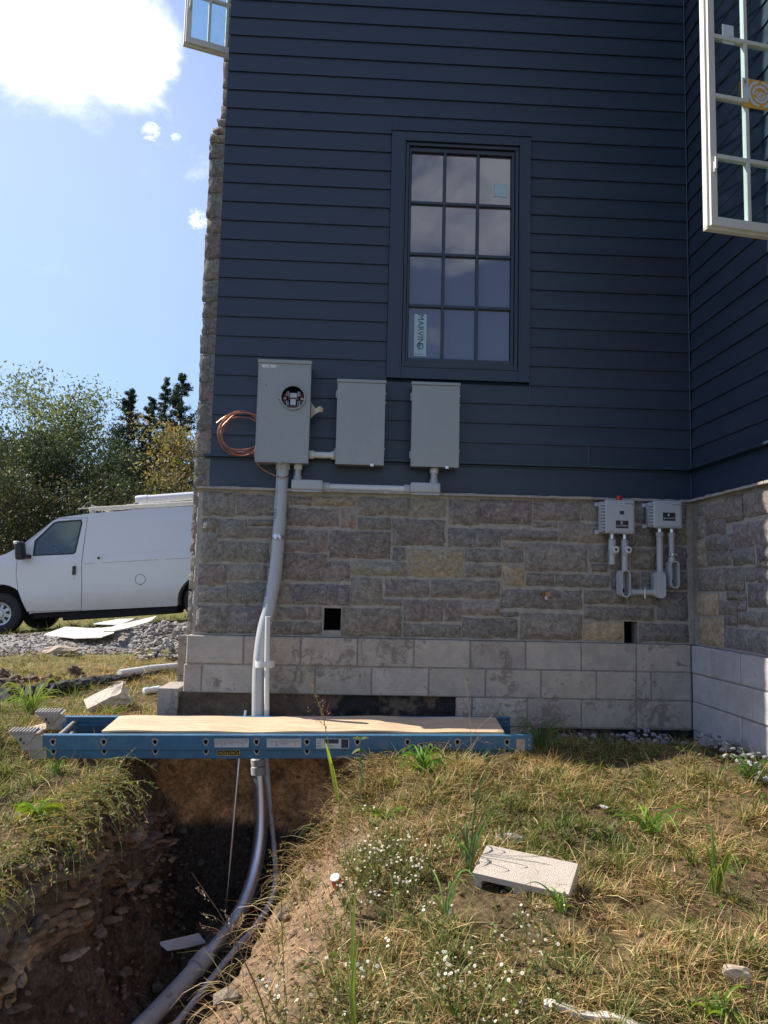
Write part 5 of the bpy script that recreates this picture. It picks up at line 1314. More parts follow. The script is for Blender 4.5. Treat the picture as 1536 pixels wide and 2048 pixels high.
def small_litter():
    p = ground_at(306, 1388); m = MB(); ax = Vector((.8, .5, .1)).normalized(); c = Vector((p.x, p.y, p.z + .035))
    t = thing('plastic_bottle', 'crushed clear plastic bottle lying by the corner block', 'bottle', tuple(p))
    m.tube([c + ax * q for q in (-.09, -.085, -.05, -.03, 0, .03, .05, .075, .088)], [.02, .032, .034, .028, .033, .029, .033, .022, .013], 14); m.build('body', 'clear_plastic', t, smooth=True)
    m = MB(); m.tube([c + ax * .088, c + ax * .106], .014, 12); m.build('cap', 'bottle_blue', t)
    p = ground_at(676, 1778); ax = Vector((-.25, -.45, .85)).normalized(); c = Vector((p.x, p.y, p.z + .01)); t = thing('drink_can', 'dented red and white can lying on the bare soil bank', 'can', tuple(p))
    m = MB(); m.tube([c, c + ax * .006, c + ax * .045, c + ax * .052], [.018, .022, .022, .019], 18); m.build('body', 'can_red', t, smooth=True)
    m = MB(); m.tube([c + ax * .0522, c + ax * .058], [.022, .020], 18); m.build('lid', 'paper', t)
    # pale pipe on the grass behind the corner
    a, b = ground_at(238, 1353), ground_at(362, 1339); m = MB(); m.tube([a + Vector((0, 0, .03)), (a + b) / 2 + Vector((0, 0, .045)), b + Vector((0, 0, .04))], .04, 14); m.solo('drain_pipe', 'pale pipe lying in the grass beside the chimney base', 'pipe', 'pvc_white', smooth=True)
    # strip of paper in the trench
    q = [atZ(314, 1889, -1.78), atZ(334, 1912, -1.83), atZ(372, 1899, -1.83), atZ(412, 1885, -1.83), atZ(397, 1866, -1.78), atZ(352, 1881, -1.765)]
    m = MB(); lift = [Vector((0, 0, z)) for z in (.012, .03, .01, .0, .0, .012)]; q = [a + b for a, b in zip(q, lift)]
    m.add(q + [p - Vector((0, 0, .002)) for p in q], [(0, 1, 2, 5), (5, 2, 3, 4), (11, 8, 7, 6), (10, 9, 8, 11)] + [(i, (i + 1) % 6, 6 + (i + 1) % 6, 6 + i) for i in range(6)])
    m.solo('paper_strip', 'clean white strip of card lying on the trench floor', 'paper', 'paper')
    # weathered lath at the bottom edge
    a, b = ground_at(1088, 2016), ground_at(1290, 2060); d = (b - a).normalized(); s = d.cross(Vector((0, 0, 1))).normalized(); m = MB()
    n = 14; vs = []
    for i in range(n + 1):
        c = a + (b - a) * i / n + Vector((0, 0, .018 + .006 * math.sin(i * .8))); w = .016 + .004 * math.sin(i * 1.7)
        vs += [c - s * w, c + s * w, c + s * w - Vector((0, 0, .016)), c - s * w - Vector((0, 0, .016))]
    m.add(vs, [(4 * i + k, 4 * i + (k + 1) % 4, 4 * i + 4 + (k + 1) % 4, 4 * i + 4 + k) for i in range(n) for k in range(4)] + [(0, 1, 2, 3), (4 * n, 4 * n + 3, 4 * n + 2, 4 * n + 1)])
    m.solo('wood_lath', 'weathered white lath half buried in grass at the bottom edge', 'lath', 'board_white')
    p = ground_at(1208, 1622); m = MB(); rock(m, (p.x, p.y, p.z + .022), (.035, .02, .009), 77, 2, None, .6); m.solo('paper_scrap', 'small white scrap of paper in the lawn', 'paper', 'paper')
    # boards on the gravel
    def board(pts, z, lab, mt, th=.015):
        q = [ground_at(x, y) for x, y in pts]; n = len(q); zz = [p.z + z + w for p, w in zip(q, [0.06 * mnoise.noise((i * 1.3, 4, z * 9)) for i in range(n)])]
        q = [Vector((p.x, p.y, h)) for p, h in zip(q, zz)]; m = MB(); m.add(q + [p - Vector((0, 0, th)) for p in q], [tuple(range(n)), tuple(range(2 * n - 1, n - 1, -1))] + [(i, (i + 1) % n, n + (i + 1) % n, n + i) for i in range(n)])
        m.solo('board', lab, 'board', mt, group='boards dumped on the gravel')
    board([(88, 1281), (130, 1270), (185, 1266), (236, 1264), (226, 1278), (203, 1293), (150, 1288)], .10, 'broad sheet of pale board lying on the gravel', 'board_white')
    board([(205, 1292), (228, 1278), (252, 1268), (312, 1257), (300, 1263), (262, 1276), (226, 1292)], .17, 'folded strip of pale board leaning on the gravel heap', 'board_white')
    board([(186, 1268), (236, 1259), (290, 1252), (268, 1258), (240, 1266)], .14, 'thin grey board behind the pale sheets', 'paper')
    # silt fence: black cloth in a long crumpled roll
    path = [ground_at(x, y) for x, y in ((-60, 1428), (0, 1414), (45, 1404), (90, 1394), (130, 1384), (170, 1376), (210, 1369), (255, 1361), (300, 1355))]
    path = smoothpath([p + Vector((0, 0, .035)) for p in path], 7); n = 14; m = MB(); vs = []
    for i, c in enumerate(path):
        f = i / (len(path) - 1); w = .13 - .08 * f; h = .11 - .085 * f
        d = (path[min(i + 1, len(path) - 1)] - path[max(i - 1, 0)]).normalized(); s = d.cross(Vector((0, 0, 1))).normalized()
        for k in range(n):
            a = 2 * math.pi * k / n; q = 1 + .55 * mnoise.noise((i * .35, k * .9, 2)) + .25 * mnoise.noise((i * 1.1, k * 1.7, 6))
            vs.append(c + s * (w * q * math.cos(a)) + Vector((0, 0, h * q * math.sin(a) * (1 if math.sin(a) > 0 else .3))))
    m.add(vs, [(i * n + k, i * n + (k + 1) % n, (i + 1) * n + (k + 1) % n, (i + 1) * n + k) for i in range(len(path) - 1) for k in range(n)])
    m.solo('silt_fence', 'crumpled black silt fence cloth lying across the grass', 'silt fence', 'black_fabric', smooth=False)
small_litter()

# ------------------------------------------------------------------ the van
def van():
    Y0, Y1 = 8.0, 9.98; th = R_(5.0); hub = atY(-3, 1228, Y0)
    ux, uz = math.cos(th), math.sin(th); G = Vector((hub.x + .36 * uz, 0, hub.z - .36 * ux))
    t = thing('cargo_van', 'white cargo van with a roof rack parked on the gravel behind the house', 'van', (G.x + 1.9 * ux, 9, G.z + 1.9 * uz))
    B = 1.16
    def inset(v): return .15 * max(0, v - B) / .9 + .06 * max(0, .62 - v)
    def P(u, v, side, lift=0.0):
        ins = inset(v) - lift; y = Y0 + ins if side == 0 else Y1 - ins
        return Vector((G.x + u * ux - v * uz, y, G.z + u * uz + v * ux))
    def clip(poly, keep_low, c):
        out = []
        for i, a in enumerate(poly):
            b = poly[(i + 1) % len(poly)]; ia = (a[1] <= c) == keep_low; ib = (b[1] <= c) == keep_low
            if ia: out.append(a)
            if ia != ib: f = (c - a[1]) / (b[1] - a[1]); out.append((a[0] + (b[0] - a[0]) * f, c))
        return out
    def panel(mb, poly, side, lift=0.0, holes=()):
        for lo, hi in ((-9, .62), (.62, B), (B, 9)):
            q = clip(poly, False, lo) if lo > -5 else poly
            q = clip(q, True, hi) if hi < 5 else q
            q = [p for i, p in enumerate(q) if (Vector(p) - Vector(q[i - 1])).length > 1e-5]
            if len(q) < 3: continue
            bm = bmesh.new(); vs = [bm.verts.new(P(a, b, side, lift)) for a, b in q]; es = [bm.edges.new((vs[i], vs[(i + 1) % len(vs)])) for i in range(len(vs))]
            if hi > 5:
                for h in holes:
                    hv = [bm.verts.new(P(a, b, side, lift)) for a, b in h]; es += [bm.edges.new((hv[i], hv[(i + 1) % len(hv)])) for i in range(len(hv))]
            bmesh.ops.triangle_fill(bm, use_beauty=True, edges=es); mb.bm(bm)
    fa = [(.51 * math.cos(R_(a)), .36 + .51 * math.sin(R_(a))) for a in range(-4, 185, 12)]
    ra = [(3.5 + .46 * math.cos(R_(a)), .36 + .46 * math.sin(R_(a))) for a in range(184, -5, -12)]
    outline = [(-.80, .38), (-.86, .62), (-.82, .95), (-.72, 1.13), (-.3, 1.28), (.115, 1.385), (.40, 1.53), (.62, 1.70), (.90, 1.93), (1.0, 1.98), (1.53, 2.02), (2.6, 2.05), (4.3, 2.04), (4.52, 1.97), (4.6, 1.2), (4.63, .5), (4.60, .36)]
    sill = ra[::-1] + [(3.03, .30), (.56, .34)] + fa
    full = outline + sill
    win = [(.60, 1.335), (.625, 1.58), (.93, 1.875), (1.0, 1.895), (1.39, 1.905), (1.40, 1.86), (1.305, 1.35), (1.28, 1.33)]
    b = MB()
    for s in (0, 1): panel(b, full, s, 0, [win])
    n = len(full)
    fx = [p for p in full]
    for i in range(n):
        a, c = fx[i], fx[(i + 1) % n]; b.add([P(*a, 0), P(*c, 0), P(*c, 1), P(*a, 1)], [(0, 1, 2, 3)])
    b.build('body', 'van_white', t)
    def offset(poly, d):
        out = []; m = len(poly); area = sum(poly[i][0] * poly[(i + 1) % m][1] - poly[(i + 1) % m][0] * poly[i][1] for i in range(m)); sg = 1 if area > 0 else -1
        for i in range(m):
            p0, p1, p2 = Vector(poly[i - 1]), Vector(poly[i]), Vector(poly[(i + 1) % m]); e1 = (p1 - p0).normalized(); e2 = (p2 - p1).normalized(); nn = Vector((e1.y + e2.y, -(e1.x + e2.x)))
            if nn.length < 1e-6: nn = Vector((e1.y, -e1.x))
            nn.normalize(); out.append(tuple(p1 + nn * d * sg))
        return out
    door = [(.337, 1.42), (.313, 1.0), (.34, .74), (.40, .55), (.478, .37), (1.39, .34), (1.41, .6), (1.425, 1.18), (1.50, 1.94), (1.0, 1.965), (.88, 1.905), (.60, 1.65)]
    for s in (0, 1):
        g = MB(); panel(g, offset(door, .009), s, .0015, [win]); g.build('door_gap', 'black_plastic', t)
        g = MB(); panel(g, door, s, .004, [offset(win, .012)]); d = g.build('door', 'van_white', t)
        g = MB(); panel(g, offset(win, .022), s, .006, [offset(win, -.008)]); g.build('window_seal', 'black_plastic', d)
        g = MB(); panel(g, offset(win, .0), s, -.004); g.build('window', 'van_glass', d)
        h = MB(); sy = -1 if s == 0 else 1
        p = [P(1.27, .95, s, .004), P(1.32, .95, s, .004), P(1.33, 1.10, s, .004), P(1.28, 1.10, s, .004)]; h.add(p + [q + Vector((0, sy * .03, 0)) for q in p], [(4, 5, 6, 7), (0, 1, 5, 4), (1, 2, 6, 5), (2, 3, 7, 6), (3, 0, 4, 7)]); h.build('handle', 'black_plastic', d)
        h = MB(); c = P(1.285, .885, s, .004); h.tube([c, c + Vector((0, sy * .006, 0))], .013, 10); h.build('lock', 'alu_dull', d)
        # mirror
        h = MB(); c = P(.47, 1.42, s); M = Matrix.Translation(c + Vector((-.03, sy * .16, .0))) @ Matrix.Rotation(R_(-8), 4, 'Y'); h.bbox(-.07, -.10, -.16, .06, .10, .15, .045, M=M, seg=3); h.bbox(-.02, -.02, -.15, .12, .16 if s == 0 else -.02, -.08, .015, M=M); mr = h.build('mirror', 'black_plastic', t, smooth=True)
        h = MB(); h.bbox(-.076, -.105, .10, .0, .0, .165, .03, M=M, seg=3); h.build('mirror_cap', 'van_white', mr, smooth=True)
    # shade of the pressed lines in flat grey, and fittings on the side
    g = MB()
    for a, c in (((1.455, 1.132), (1.66, 1.132)), ((1.78, 1.132), (2.75, 1.128)), ((2.86, 1.126), (3.6, 1.122))):
        q = [P(a[0], a[1], 0, .001), P(c[0], c[1], 0, .001), P(c[0], c[1] - .007, 0, .001), P(a[0], a[1] - .007, 0, .001)]; g.add(q, [(0, 1, 2, 3)])
    g.build('crease_shade', 'label_ink', t)
    g = MB(); q = [(1.60, 1.97), (1.56, 1.93), (1.56, 1.40), (1.60, 1.32), (1.68, 1.27), (3.7, 1.25), (4.2, 1.25), (4.2, 1.97)]; panel(g, q, 0, .004); g.build('side_panel', 'van_white', t)
    c = P(2.42, .80, 0, .001); g = MB()
    ring = lambda r, y: [c + Vector((r * math.cos(2 * math.pi * i / 28), y, r * math.sin(2 * math.pi * i / 28))) for i in range(28)]
    g.add(ring(.092, -.001) + ring(.084, -.001), [(i, (i + 1) % 28, 28 + (i + 1) % 28, 28 + i) for i in range(28)]); g.add([c + Vector((x, -.001, z)) for x, z in ((.005, -.10), (.025, -.10), (.025, -.08), (.005, -.08))], [(0, 1, 2, 3)]); g.build('fuel_door', 'black_plastic', t)
    c = P(1.72, 1.215, 0, .0); g = MB(); g.tube([c, c + Vector((0, -.012, 0))], .055, 20); rg = g.build('side_vent', 'van_white', t); g = MB(); g.tube([c + Vector((0, -.012, 0)), c + Vector((0, -.016, 0))], .024, 16); g.build('vent_hole', 'black_plastic', rg)
    # windscreen, lamps, grille, bumpers
    g = MB(); w0, w1 = (.44, 1.565), (.86, 1.90); o = Vector((-uz * .006 - .004, 0, .008))
    def Pm(u, v, f): return P(u, v, 0).lerp(P(u, v, 1), f) + o
    g.add([Pm(*w0, .05), Pm(*w0, .95), Pm(*w1, .93), Pm(*w1, .07)], [(0, 1, 2, 3)]); g.build('windscreen', 'van_glass', t)
    g = MB()
    for f0, f1 in ((.22, .78),): g.add([P(-.865, .66, 0).lerp(P(-.865, .66, 1), f) for f in (f0, f1)] + [P(-.835, .94, 0).lerp(P(-.835, .94, 1), f) for f in (f1, f0)], [(0, 1, 2, 3)])
    g.build('grille', 'black_plastic', t)
    for f0, f1 in ((.03, .19), (.81, .97)):
        g = MB(); g.add([P(-.866, .68, 0).lerp(P(-.866, .68, 1), f) for f in (f0, f1)] + [P(-.838, .92, 0).lerp(P(-.838, .92, 1), f) for f in (f1, f0)], [(0, 1, 2, 3)]); g.build('headlight', 'clear_plastic', t)
    for u, nm in ((-.92, 'bumper'), (4.66, 'bumper')):
        g = MB(); M = Matrix.Translation(P(u, .50, 0).lerp(P(u, .50, 1), .5)) @ Matrix.Rotation(-th, 4, 'Y'); g.bbox(-.07, -.97, -.10, .07, .97, .10, .03, M=M); g.build(nm, 'van_white' if u < 0 else 'alu_dull', t)
    M0 = Matrix.Translation(Vector((G.x, 0, G.z))) @ Matrix.Rotation(-th, 4, 'Y')
    def lb(mb, u0, y0, v0, u1, y1, v1, b=.01): mb.bbox(u0, y0, v0, u1, y1, v1, b, M=M0, seg=1)
    g = MB(); lb(g, -.6, Y0 + .3, .22, 3.0, Y1 - .3, .40); lb(g, 1.05, Y0 + .07, .17, 3.02, Y0 + .6, .32); lb(g, .55, Y0 + .09, .24, 1.4, Y1 - .2, .36); lb(g, 3.0, Y0 + .4, .25, 4.5, Y1 - .4, .45); lb(g, -.55, Y0 + .33, .3, .55, Y1 - .33, .95); lb(g, 3.0, Y0 + .33, .3, 4.0, Y1 - .33, .85); g.build('underbody', 'underbody', t)
    g = MB(); lb(g, .35, Y0 + .15, .45, 1.55, Y1 - .15, .7); lb(g, .42, Y0 + .16, .7, .62, Y1 - .16, 1.30); lb(g, 1.52, Y0 + .17, .5, 1.56, Y1 - .17, 1.9); g.build('cabin', 'seat_grey', t)
    for y in (Y0 + .35, Y1 - .85):
        g = MB(); lb(g, 1.1, y, .7, 1.5, y + .5, 1.02, .05); M = M0 @ Matrix.Translation((1.42, y + .25, 1.3)) @ Matrix.Rotation(R_(10), 4, 'Y'); g.bbox(-.06, -.24, -.35, .06, .24, .33, .05, M=M); M = M0 @ Matrix.Translation((1.46, y + .25, 1.72)); g.bbox(-.05, -.12, -.08, .05, .12, .09, .03, M=M); g.build('seat', 'seat_grey', t)
    g = MB(); c0 = M0 @ Vector((.86, Y0 + .55, 1.36)); ax = (M0.to_3x3() @ Vector((.8, 0, .6))).normalized(); s1 = Vector((0, 1, 0)); s2 = ax.cross(s1)
    g.tube([c0 + (s1 * math.cos(2 * math.pi * i / 24) + s2 * math.sin(2 * math.pi * i / 24)) * .19 for i in range(25)], .016, 8, cap=False); g.tube([c0 - s1 * .19, c0 + s1 * .19], .02, 8); g.build('steering_wheel', 'black_plastic', t, smooth=True)
    # wheels
    for u in (0, 3.5):
        for y, sy in ((Y0 + .03, 1), (Y1 - .03, -1)):
            c = M0 @ Vector((u, y, .36)); prof = [(.20, .012), (.215, .0), (.30, .0), (.335, .012), (.358, .035), (.36, .07), (.36, .16), (.352, .2), (.30, .23), (.2, .23)]; n = 36
            g = MB(); vs = [c + Vector((r * math.cos(2 * math.pi * i / n), sy * w, r * math.sin(2 * math.pi * i / n))) for r, w in prof for i in range(n)]
            g.add(vs, [(k * n + i, k * n + (i + 1) % n, (k + 1) * n + (i + 1) % n, (k + 1) * n + i) for k in range(len(prof) - 1) for i in range(n)]); wh = g.build('wheel', 'rubber', t, smooth=True)
            g = MB(); prof = [(.202, .016), (.198, .004), (.186, .012), (.150, .035), (.075, .022), (.06, .004), (.0005, .0)]
            vs = [c + Vector((r * math.cos(2 * math.pi * i / n), sy * w, r * math.sin(2 * math.pi * i / n))) for r, w in prof for i in range(n)]
            g.add(vs, [(k * n + i, k * n + (i + 1) % n, (k + 1) * n + (i + 1) % n, (k + 1) * n + i) for k in range(len(prof) - 1) for i in range(n)]); rim = g.build('rim', 'hub_silver', wh, smooth=True)
            g = MB()
            for q in range(8):
                a = 2 * math.pi * q / 8 + .2; d1 = Vector((math.cos(a), 0, math.sin(a))); d2 = Vector((-math.sin(a), 0, math.cos(a)))
                p = [c + d1 * r + d2 * w + Vector((0, sy * yy, 0)) for r, w, yy in ((.10, -.018, .02), (.165, -.032, .024), (.165, .032, .024), (.10, .018, .02))]; g.add(p, [(0, 1, 2, 3)])
            g.build('rim_slot', 'black_plastic', rim)
    # roof rack
    r = MB()
    for y in (Y0 + .25, Y1 - .25): lb(r, 1.50, y - .03, 2.07, 4.5, y + .03, 2.145, .008)
    r2 = r.build('rack_rail', 'board_white', t)
    r = MB()
    for u in (1.56, 2.3, 3.4, 4.4):
        for y in (Y0 + .25, Y1 - .25): lb(r, u - .04, y - .05, 2.0, u + .04, y + .05, 2.075, .008)
        lb(r, u - .025, Y0 + .25, 2.146, u + .025, Y1 - .25, 2.18, .006)
    lb(r, 1.30, Y0 + .24, 2.125, 1.52, Y0 + .28, 2.14, .003)
    r.build('rack_bracket', 'alu_dull', t)
    r = MB(); a, c = M0 @ Vector((2.28, Y0 + .42, 2.25)), M0 @ Vector((4.6, Y0 + .42, 2.29)); r.tube([a, a.lerp(c, .02), a.lerp(c, .09), a.lerp(c, .092), a.lerp(c, .5), c], [.07, .078, .078, .07, .07, .07], 18); r.build('pipe_carrier', 'van_white', t, smooth=True)
    r = MB(); lb(r, 1.98, Y0 + .85, 2.182, 4.5, Y0 + 1.25, 2.235, .006); r.build('roof_ladder', 'alu_dull', t)
van()
# ------------------------------------------------------------------ foliage from numpy
def quads_object(name, V, C, m, label=None, cat=None, kind=None, group=None, parent=None):
    """V: (n,k,4,3) quads; C: (n,3) colour per blade"""
    V = np.asarray(V, np.float32); n = V.shape[0]; k = V.shape[1]
    C = np.repeat(np.asarray(C, np.float32), k * 4, axis=0)
    v = V.reshape(-1, 3); off = np.zeros(3)
    if parent is not None: off = np.array(ORG[parent.name])
    elif cat: off = np.array([(v[:, 0].min() + v[:, 0].max()) / 2, (v[:, 1].min() + v[:, 1].max()) / 2, v[:, 2].min()])
    v = v - off.astype(np.float32)
    me = bpy.data.meshes.new(name); nq = n * k
    me.vertices.add(nq * 4); me.vertices.foreach_set('co', v.ravel())
    me.loops.add(nq * 4); me.loops.foreach_set('vertex_index', np.arange(nq * 4, dtype=np.int32))
    me.polygons.add(nq); me.polygons.foreach_set('loop_start', np.arange(0, nq * 4, 4, dtype=np.int32)); me.polygons.foreach_set('loop_total', np.full(nq, 4, np.int32))
    me.update(calc_edges=True)
    at = me.color_attributes.new('Col', 'FLOAT_COLOR', 'POINT'); at.data.foreach_set('color', np.c_[C, np.ones(len(C), np.float32)].astype(np.float32).ravel())
    me.materials.append(MATS[m]); ob = bpy.data.objects.new(name, me); COL.objects.link(ob)
    if parent is not None: ob.parent = parent; ORG[ob.name] = tuple(off)
    else: ob.location = tuple(off); tag(ob, label, cat, group, kind)
    return ob
def blades(base, head, L, phi0, phi1, w, seg=2):
    """curved strips: base (n,3), heading angle, length, angle from vertical at root and tip, width"""
    n = len(base); h = np.stack([np.cos(head), np.sin(head), np.zeros(n)], -1); s = np.stack([-np.sin(head), np.cos(head), np.zeros(n)], -1)
    tw = rng.uniform(-.6, .6, n)[:, None]; up = np.array([0, 0, 1.0])
    s = s * np.cos(tw) + up * np.sin(tw)
    P = [base]; p = base
    for i in range(seg):
        f = (i + .5) / seg; ph = phi0 + (phi1 - phi0) * f
        p = p + (L / seg)[:, None] * (np.sin(ph)[:, None] * h + np.cos(ph)[:, None] * up); P.append(p)
    Q = []
    for i in range(seg):
        w0 = w * (1 - (i / seg) ** 1.6); w1 = w * (1 - ((i + 1) / seg) ** 1.6) + .0002
        Q.append(np.stack([P[i] - s * w0[:, None], P[i] + s * w0[:, None], P[i + 1] + s * w1[:, None], P[i + 1] - s * w1[:, None]], 1))
    return np.stack(Q, 1)
def pick(cols, n, jit=.25):
    c = np.array(cols)[rng.integers(0, len(cols), n)]; return np.clip(c * rng.uniform(1 - jit, 1 + jit, (n, 1)) * rng.uniform(.93, 1.07, (n, 3)), 0, 1)
STRAW = ((.60, .42, .20), (.50, .33, .15), (.39, .235, .115), (.66, .50, .27), (.29, .16, .08), (.42, .31, .12))
GREEN = ((.115, .165, .035), (.15, .20, .05), (.085, .125, .030), (.19, .23, .07), (.13, .15, .045))
OLIVE = ((.20, .18, .055), (.24, .21, .07), (.15, .14, .045), (.30, .25, .09))
def heights(x, y): return gz(x, y)
def lawn(name, n, x0, x1, y0, y1, keep, lab, scale=1.0, gfrac=.38, flat=1.0):
    x = rng.uniform(x0, x1, n); y = rng.uniform(y0, y1, n); k = keep(x, y) > rng.random(n); x, y = x[k], y[k]; n = len(x)
    head = rng.uniform(0, 2 * np.pi, n); nt = int(n * .5); nc = max(40, nt // 42)   # half of it in tussocks
    ci = rng.integers(0, nc, nt); cx, cy = x[:nc], y[:nc]; rad = np.abs(rng.normal(0, .028, nt)) * scale; an = rng.uniform(0, 2 * np.pi, nt)
    sel = slice(n - nt, n); x[sel] = cx[ci] + rad * np.cos(an); y[sel] = cy[ci] + rad * np.sin(an); head[sel] = an + rng.normal(0, .5, nt)
    tus = np.zeros(n); tus[sel] = np.random.default_rng(5).random(nc)[ci]
    z = heights(x, y) - .006
    g = (rng.random(n) < np.clip(gfrac + .95 * vn(x, y, 1.6, 41) + .5 * vn(x, y, 5, 42) + np.where(tus > .72, .3, 0), .06, .92))
    L = np.where(g, rng.uniform(.022, .07, n), rng.uniform(.03, .105, n)) * scale * np.where(rng.random(n) < .05, 1.9, 1)
    p0 = np.where(g, rng.uniform(.2, 1.25, n), np.where(rng.random(n) < .8, rng.uniform(1.15, 1.56, n), rng.uniform(.3, 1.2, n))) * flat; p1 = p0 + rng.uniform(.0, .7, n)
    p1 = np.where(g, p1, np.minimum(p1, 1.66))
    w = np.where(g, rng.uniform(.0016, .0036, n), rng.uniform(.0010, .0022, n)) * scale ** .8
    L = L * np.where(tus > 0, .7 + 1.1 * tus, 1); p0 = np.where(tus > 0, p0 * .75, p0); p1 = np.where(tus > 0, p0 + rng.uniform(.3, 1.0, n), p1)
    C = np.where(g[:, None], pick(GREEN + OLIVE[:1], n), pick(STRAW + OLIVE[:1], n))
    zz = z + np.where(g, 0, rng.uniform(0, .020, n) * scale)
    quads_object(name, blades(np.stack([x, y, zz], -1), head, L, p0, p1, w), C, 'grass', lab, 'grass', 'stuff')
off_t = lambda x, y: (trench_t(x, y) < .03).astype(float)
def keep_right(x, y):
    d = x - xr_of(y); dens = 1 - .82 * sst(.50, .18, d + .3 * vn(x, y, 3, 35)) * sst(-.95, -1.6, y)
    gap = 1 - sst(-.04, .04, y - np.interp(x, [2.3, 2.7, 3.4], [0.0, -0.20, -0.62])) * sst(2.35, 2.6, x); gap2 = 1 - sst(3.2, 3.4, x) * sst(-1.5, -1.0, y)
    return off_t(x, y) * dens * gap * gap2 * (x > xr_of(y) - .1) * np.clip(.72 + 1.9 * vn(x, y, 3.2, 44) + 1.0 * vn(x, y, 9, 48), .06, 1) * (x < 3.64) * (1 - .9 * ((x > 1.55) & (x < 2.2) & (np.abs(y - (-2.42 - .5 * (x - 1.7))) < .10)))
lawn('dry_grass', 185000, .5, 4.2, -3.75, -.02, keep_right, 'dry mown grass mixed with green weeds on the right of the trench', 1.0, .56)
lawn('bank_grass', 62000, -1.7, -.18, -3.2, .75, lambda x, y: off_t(x, y) * (x < -.12) * np.clip(.55 + 1.9 * vn(x, y, 3, 45) + vn(x, y, 8, 49), .08, 1), 'straw and green weeds on the bank left of the trench', 1.15, .50)
lawn('yard_grass', 60000, -6.0, .0, .6, 4.4, lambda x, y: ((x < -.05) | (y > 8)) * (.45 + .9 * (vn(x, y, 1.6, 46) + .5)), 'short sunlit grass between the ladder and the gravel drive', 1.15, .45)
lawn('field_grass', 26000, -14, 3, 7.2, 16, lambda x, y: (.4 + .9 * (vn(x, y, .8, 47) + .5)), 'rough pale grass behind the van', 2.0, .5, .8)
def dry_stems():
    n = 1500; x = rng.uniform(.8, 3.5, n); y = rng.uniform(-3.6, -.7, n); k = (x - xr_of(y) > .1) & (vn(x, y, 2.2, 53) + rng.uniform(-.25, .25, n) > 0); x, y = x[k], y[k]; n = len(x)
    b = np.stack([x, y, heights(x, y)], -1)
    V = blades(b, rng.uniform(0, 6.28, n), rng.uniform(.10, .30, n), rng.uniform(.2, 1.1, n), rng.uniform(.6, 2.0, n), rng.uniform(.0007, .0014, n), 4)
    quads_object('dry_stems', V, pick(STRAW + OLIVE, n), 'grass', 'thin dead stems standing and leaning out of the dry lawn', 'grass', 'stuff')
dry_stems()
def fringe():
    """dry stalks hanging over both lips of the trench and the dark end under the ladder"""
    Vs = []; Cs = []
    y = rng.uniform(-2.9, -.75, 2600); x = xl_of(y) + rng.uniform(-.12, .03, 2600); q_ = vn(y, x * 0, 3.5, 50) + vn(y, x * 0, 9, 51) * .6 > -.12; y = y[q_]; x = x[q_]; nq_ = len(x); z = heights(x, y) + .0
    Vs.append(blades(np.stack([x, y, z], -1), rng.uniform(-1.1, 1.1, nq_), rng.uniform(.04, .26, nq_) * rng.uniform(.5, 1.1, nq_), rng.uniform(.5, 1.3, nq_), rng.uniform(1.9, 3.0, nq_), rng.uniform(.0012, .0026, nq_), 4)); Cs.append(pick(STRAW + OLIVE + OLIVE + GREEN[:2], nq_))
    y = rng.uniform(-3.5, -.7, 1500); x = xr_of(y) + rng.uniform(-.08, .14, 1500); z = heights(x, y)
    k = (rng.random(1500) < np.where(y > -1.7, 1.0, .28)); x, y, z = x[k], y[k], z[k]; n = len(x)
    Vs.append(blades(np.stack([x, y, z], -1), np.pi + rng.uniform(-1.2, 1.2, n), rng.uniform(.06, .28, n), rng.uniform(.2, 1.2, n), rng.uniform(1.4, 2.9, n), rng.uniform(.001, .0022, n), 4)); Cs.append(pick(STRAW + OLIVE, n))
    quads_object('hanging_straw', np.concatenate(Vs), np.concatenate(Cs), 'grass', 'dead stalks hanging over the lips of the trench', 'straw', 'stuff')
fringe()
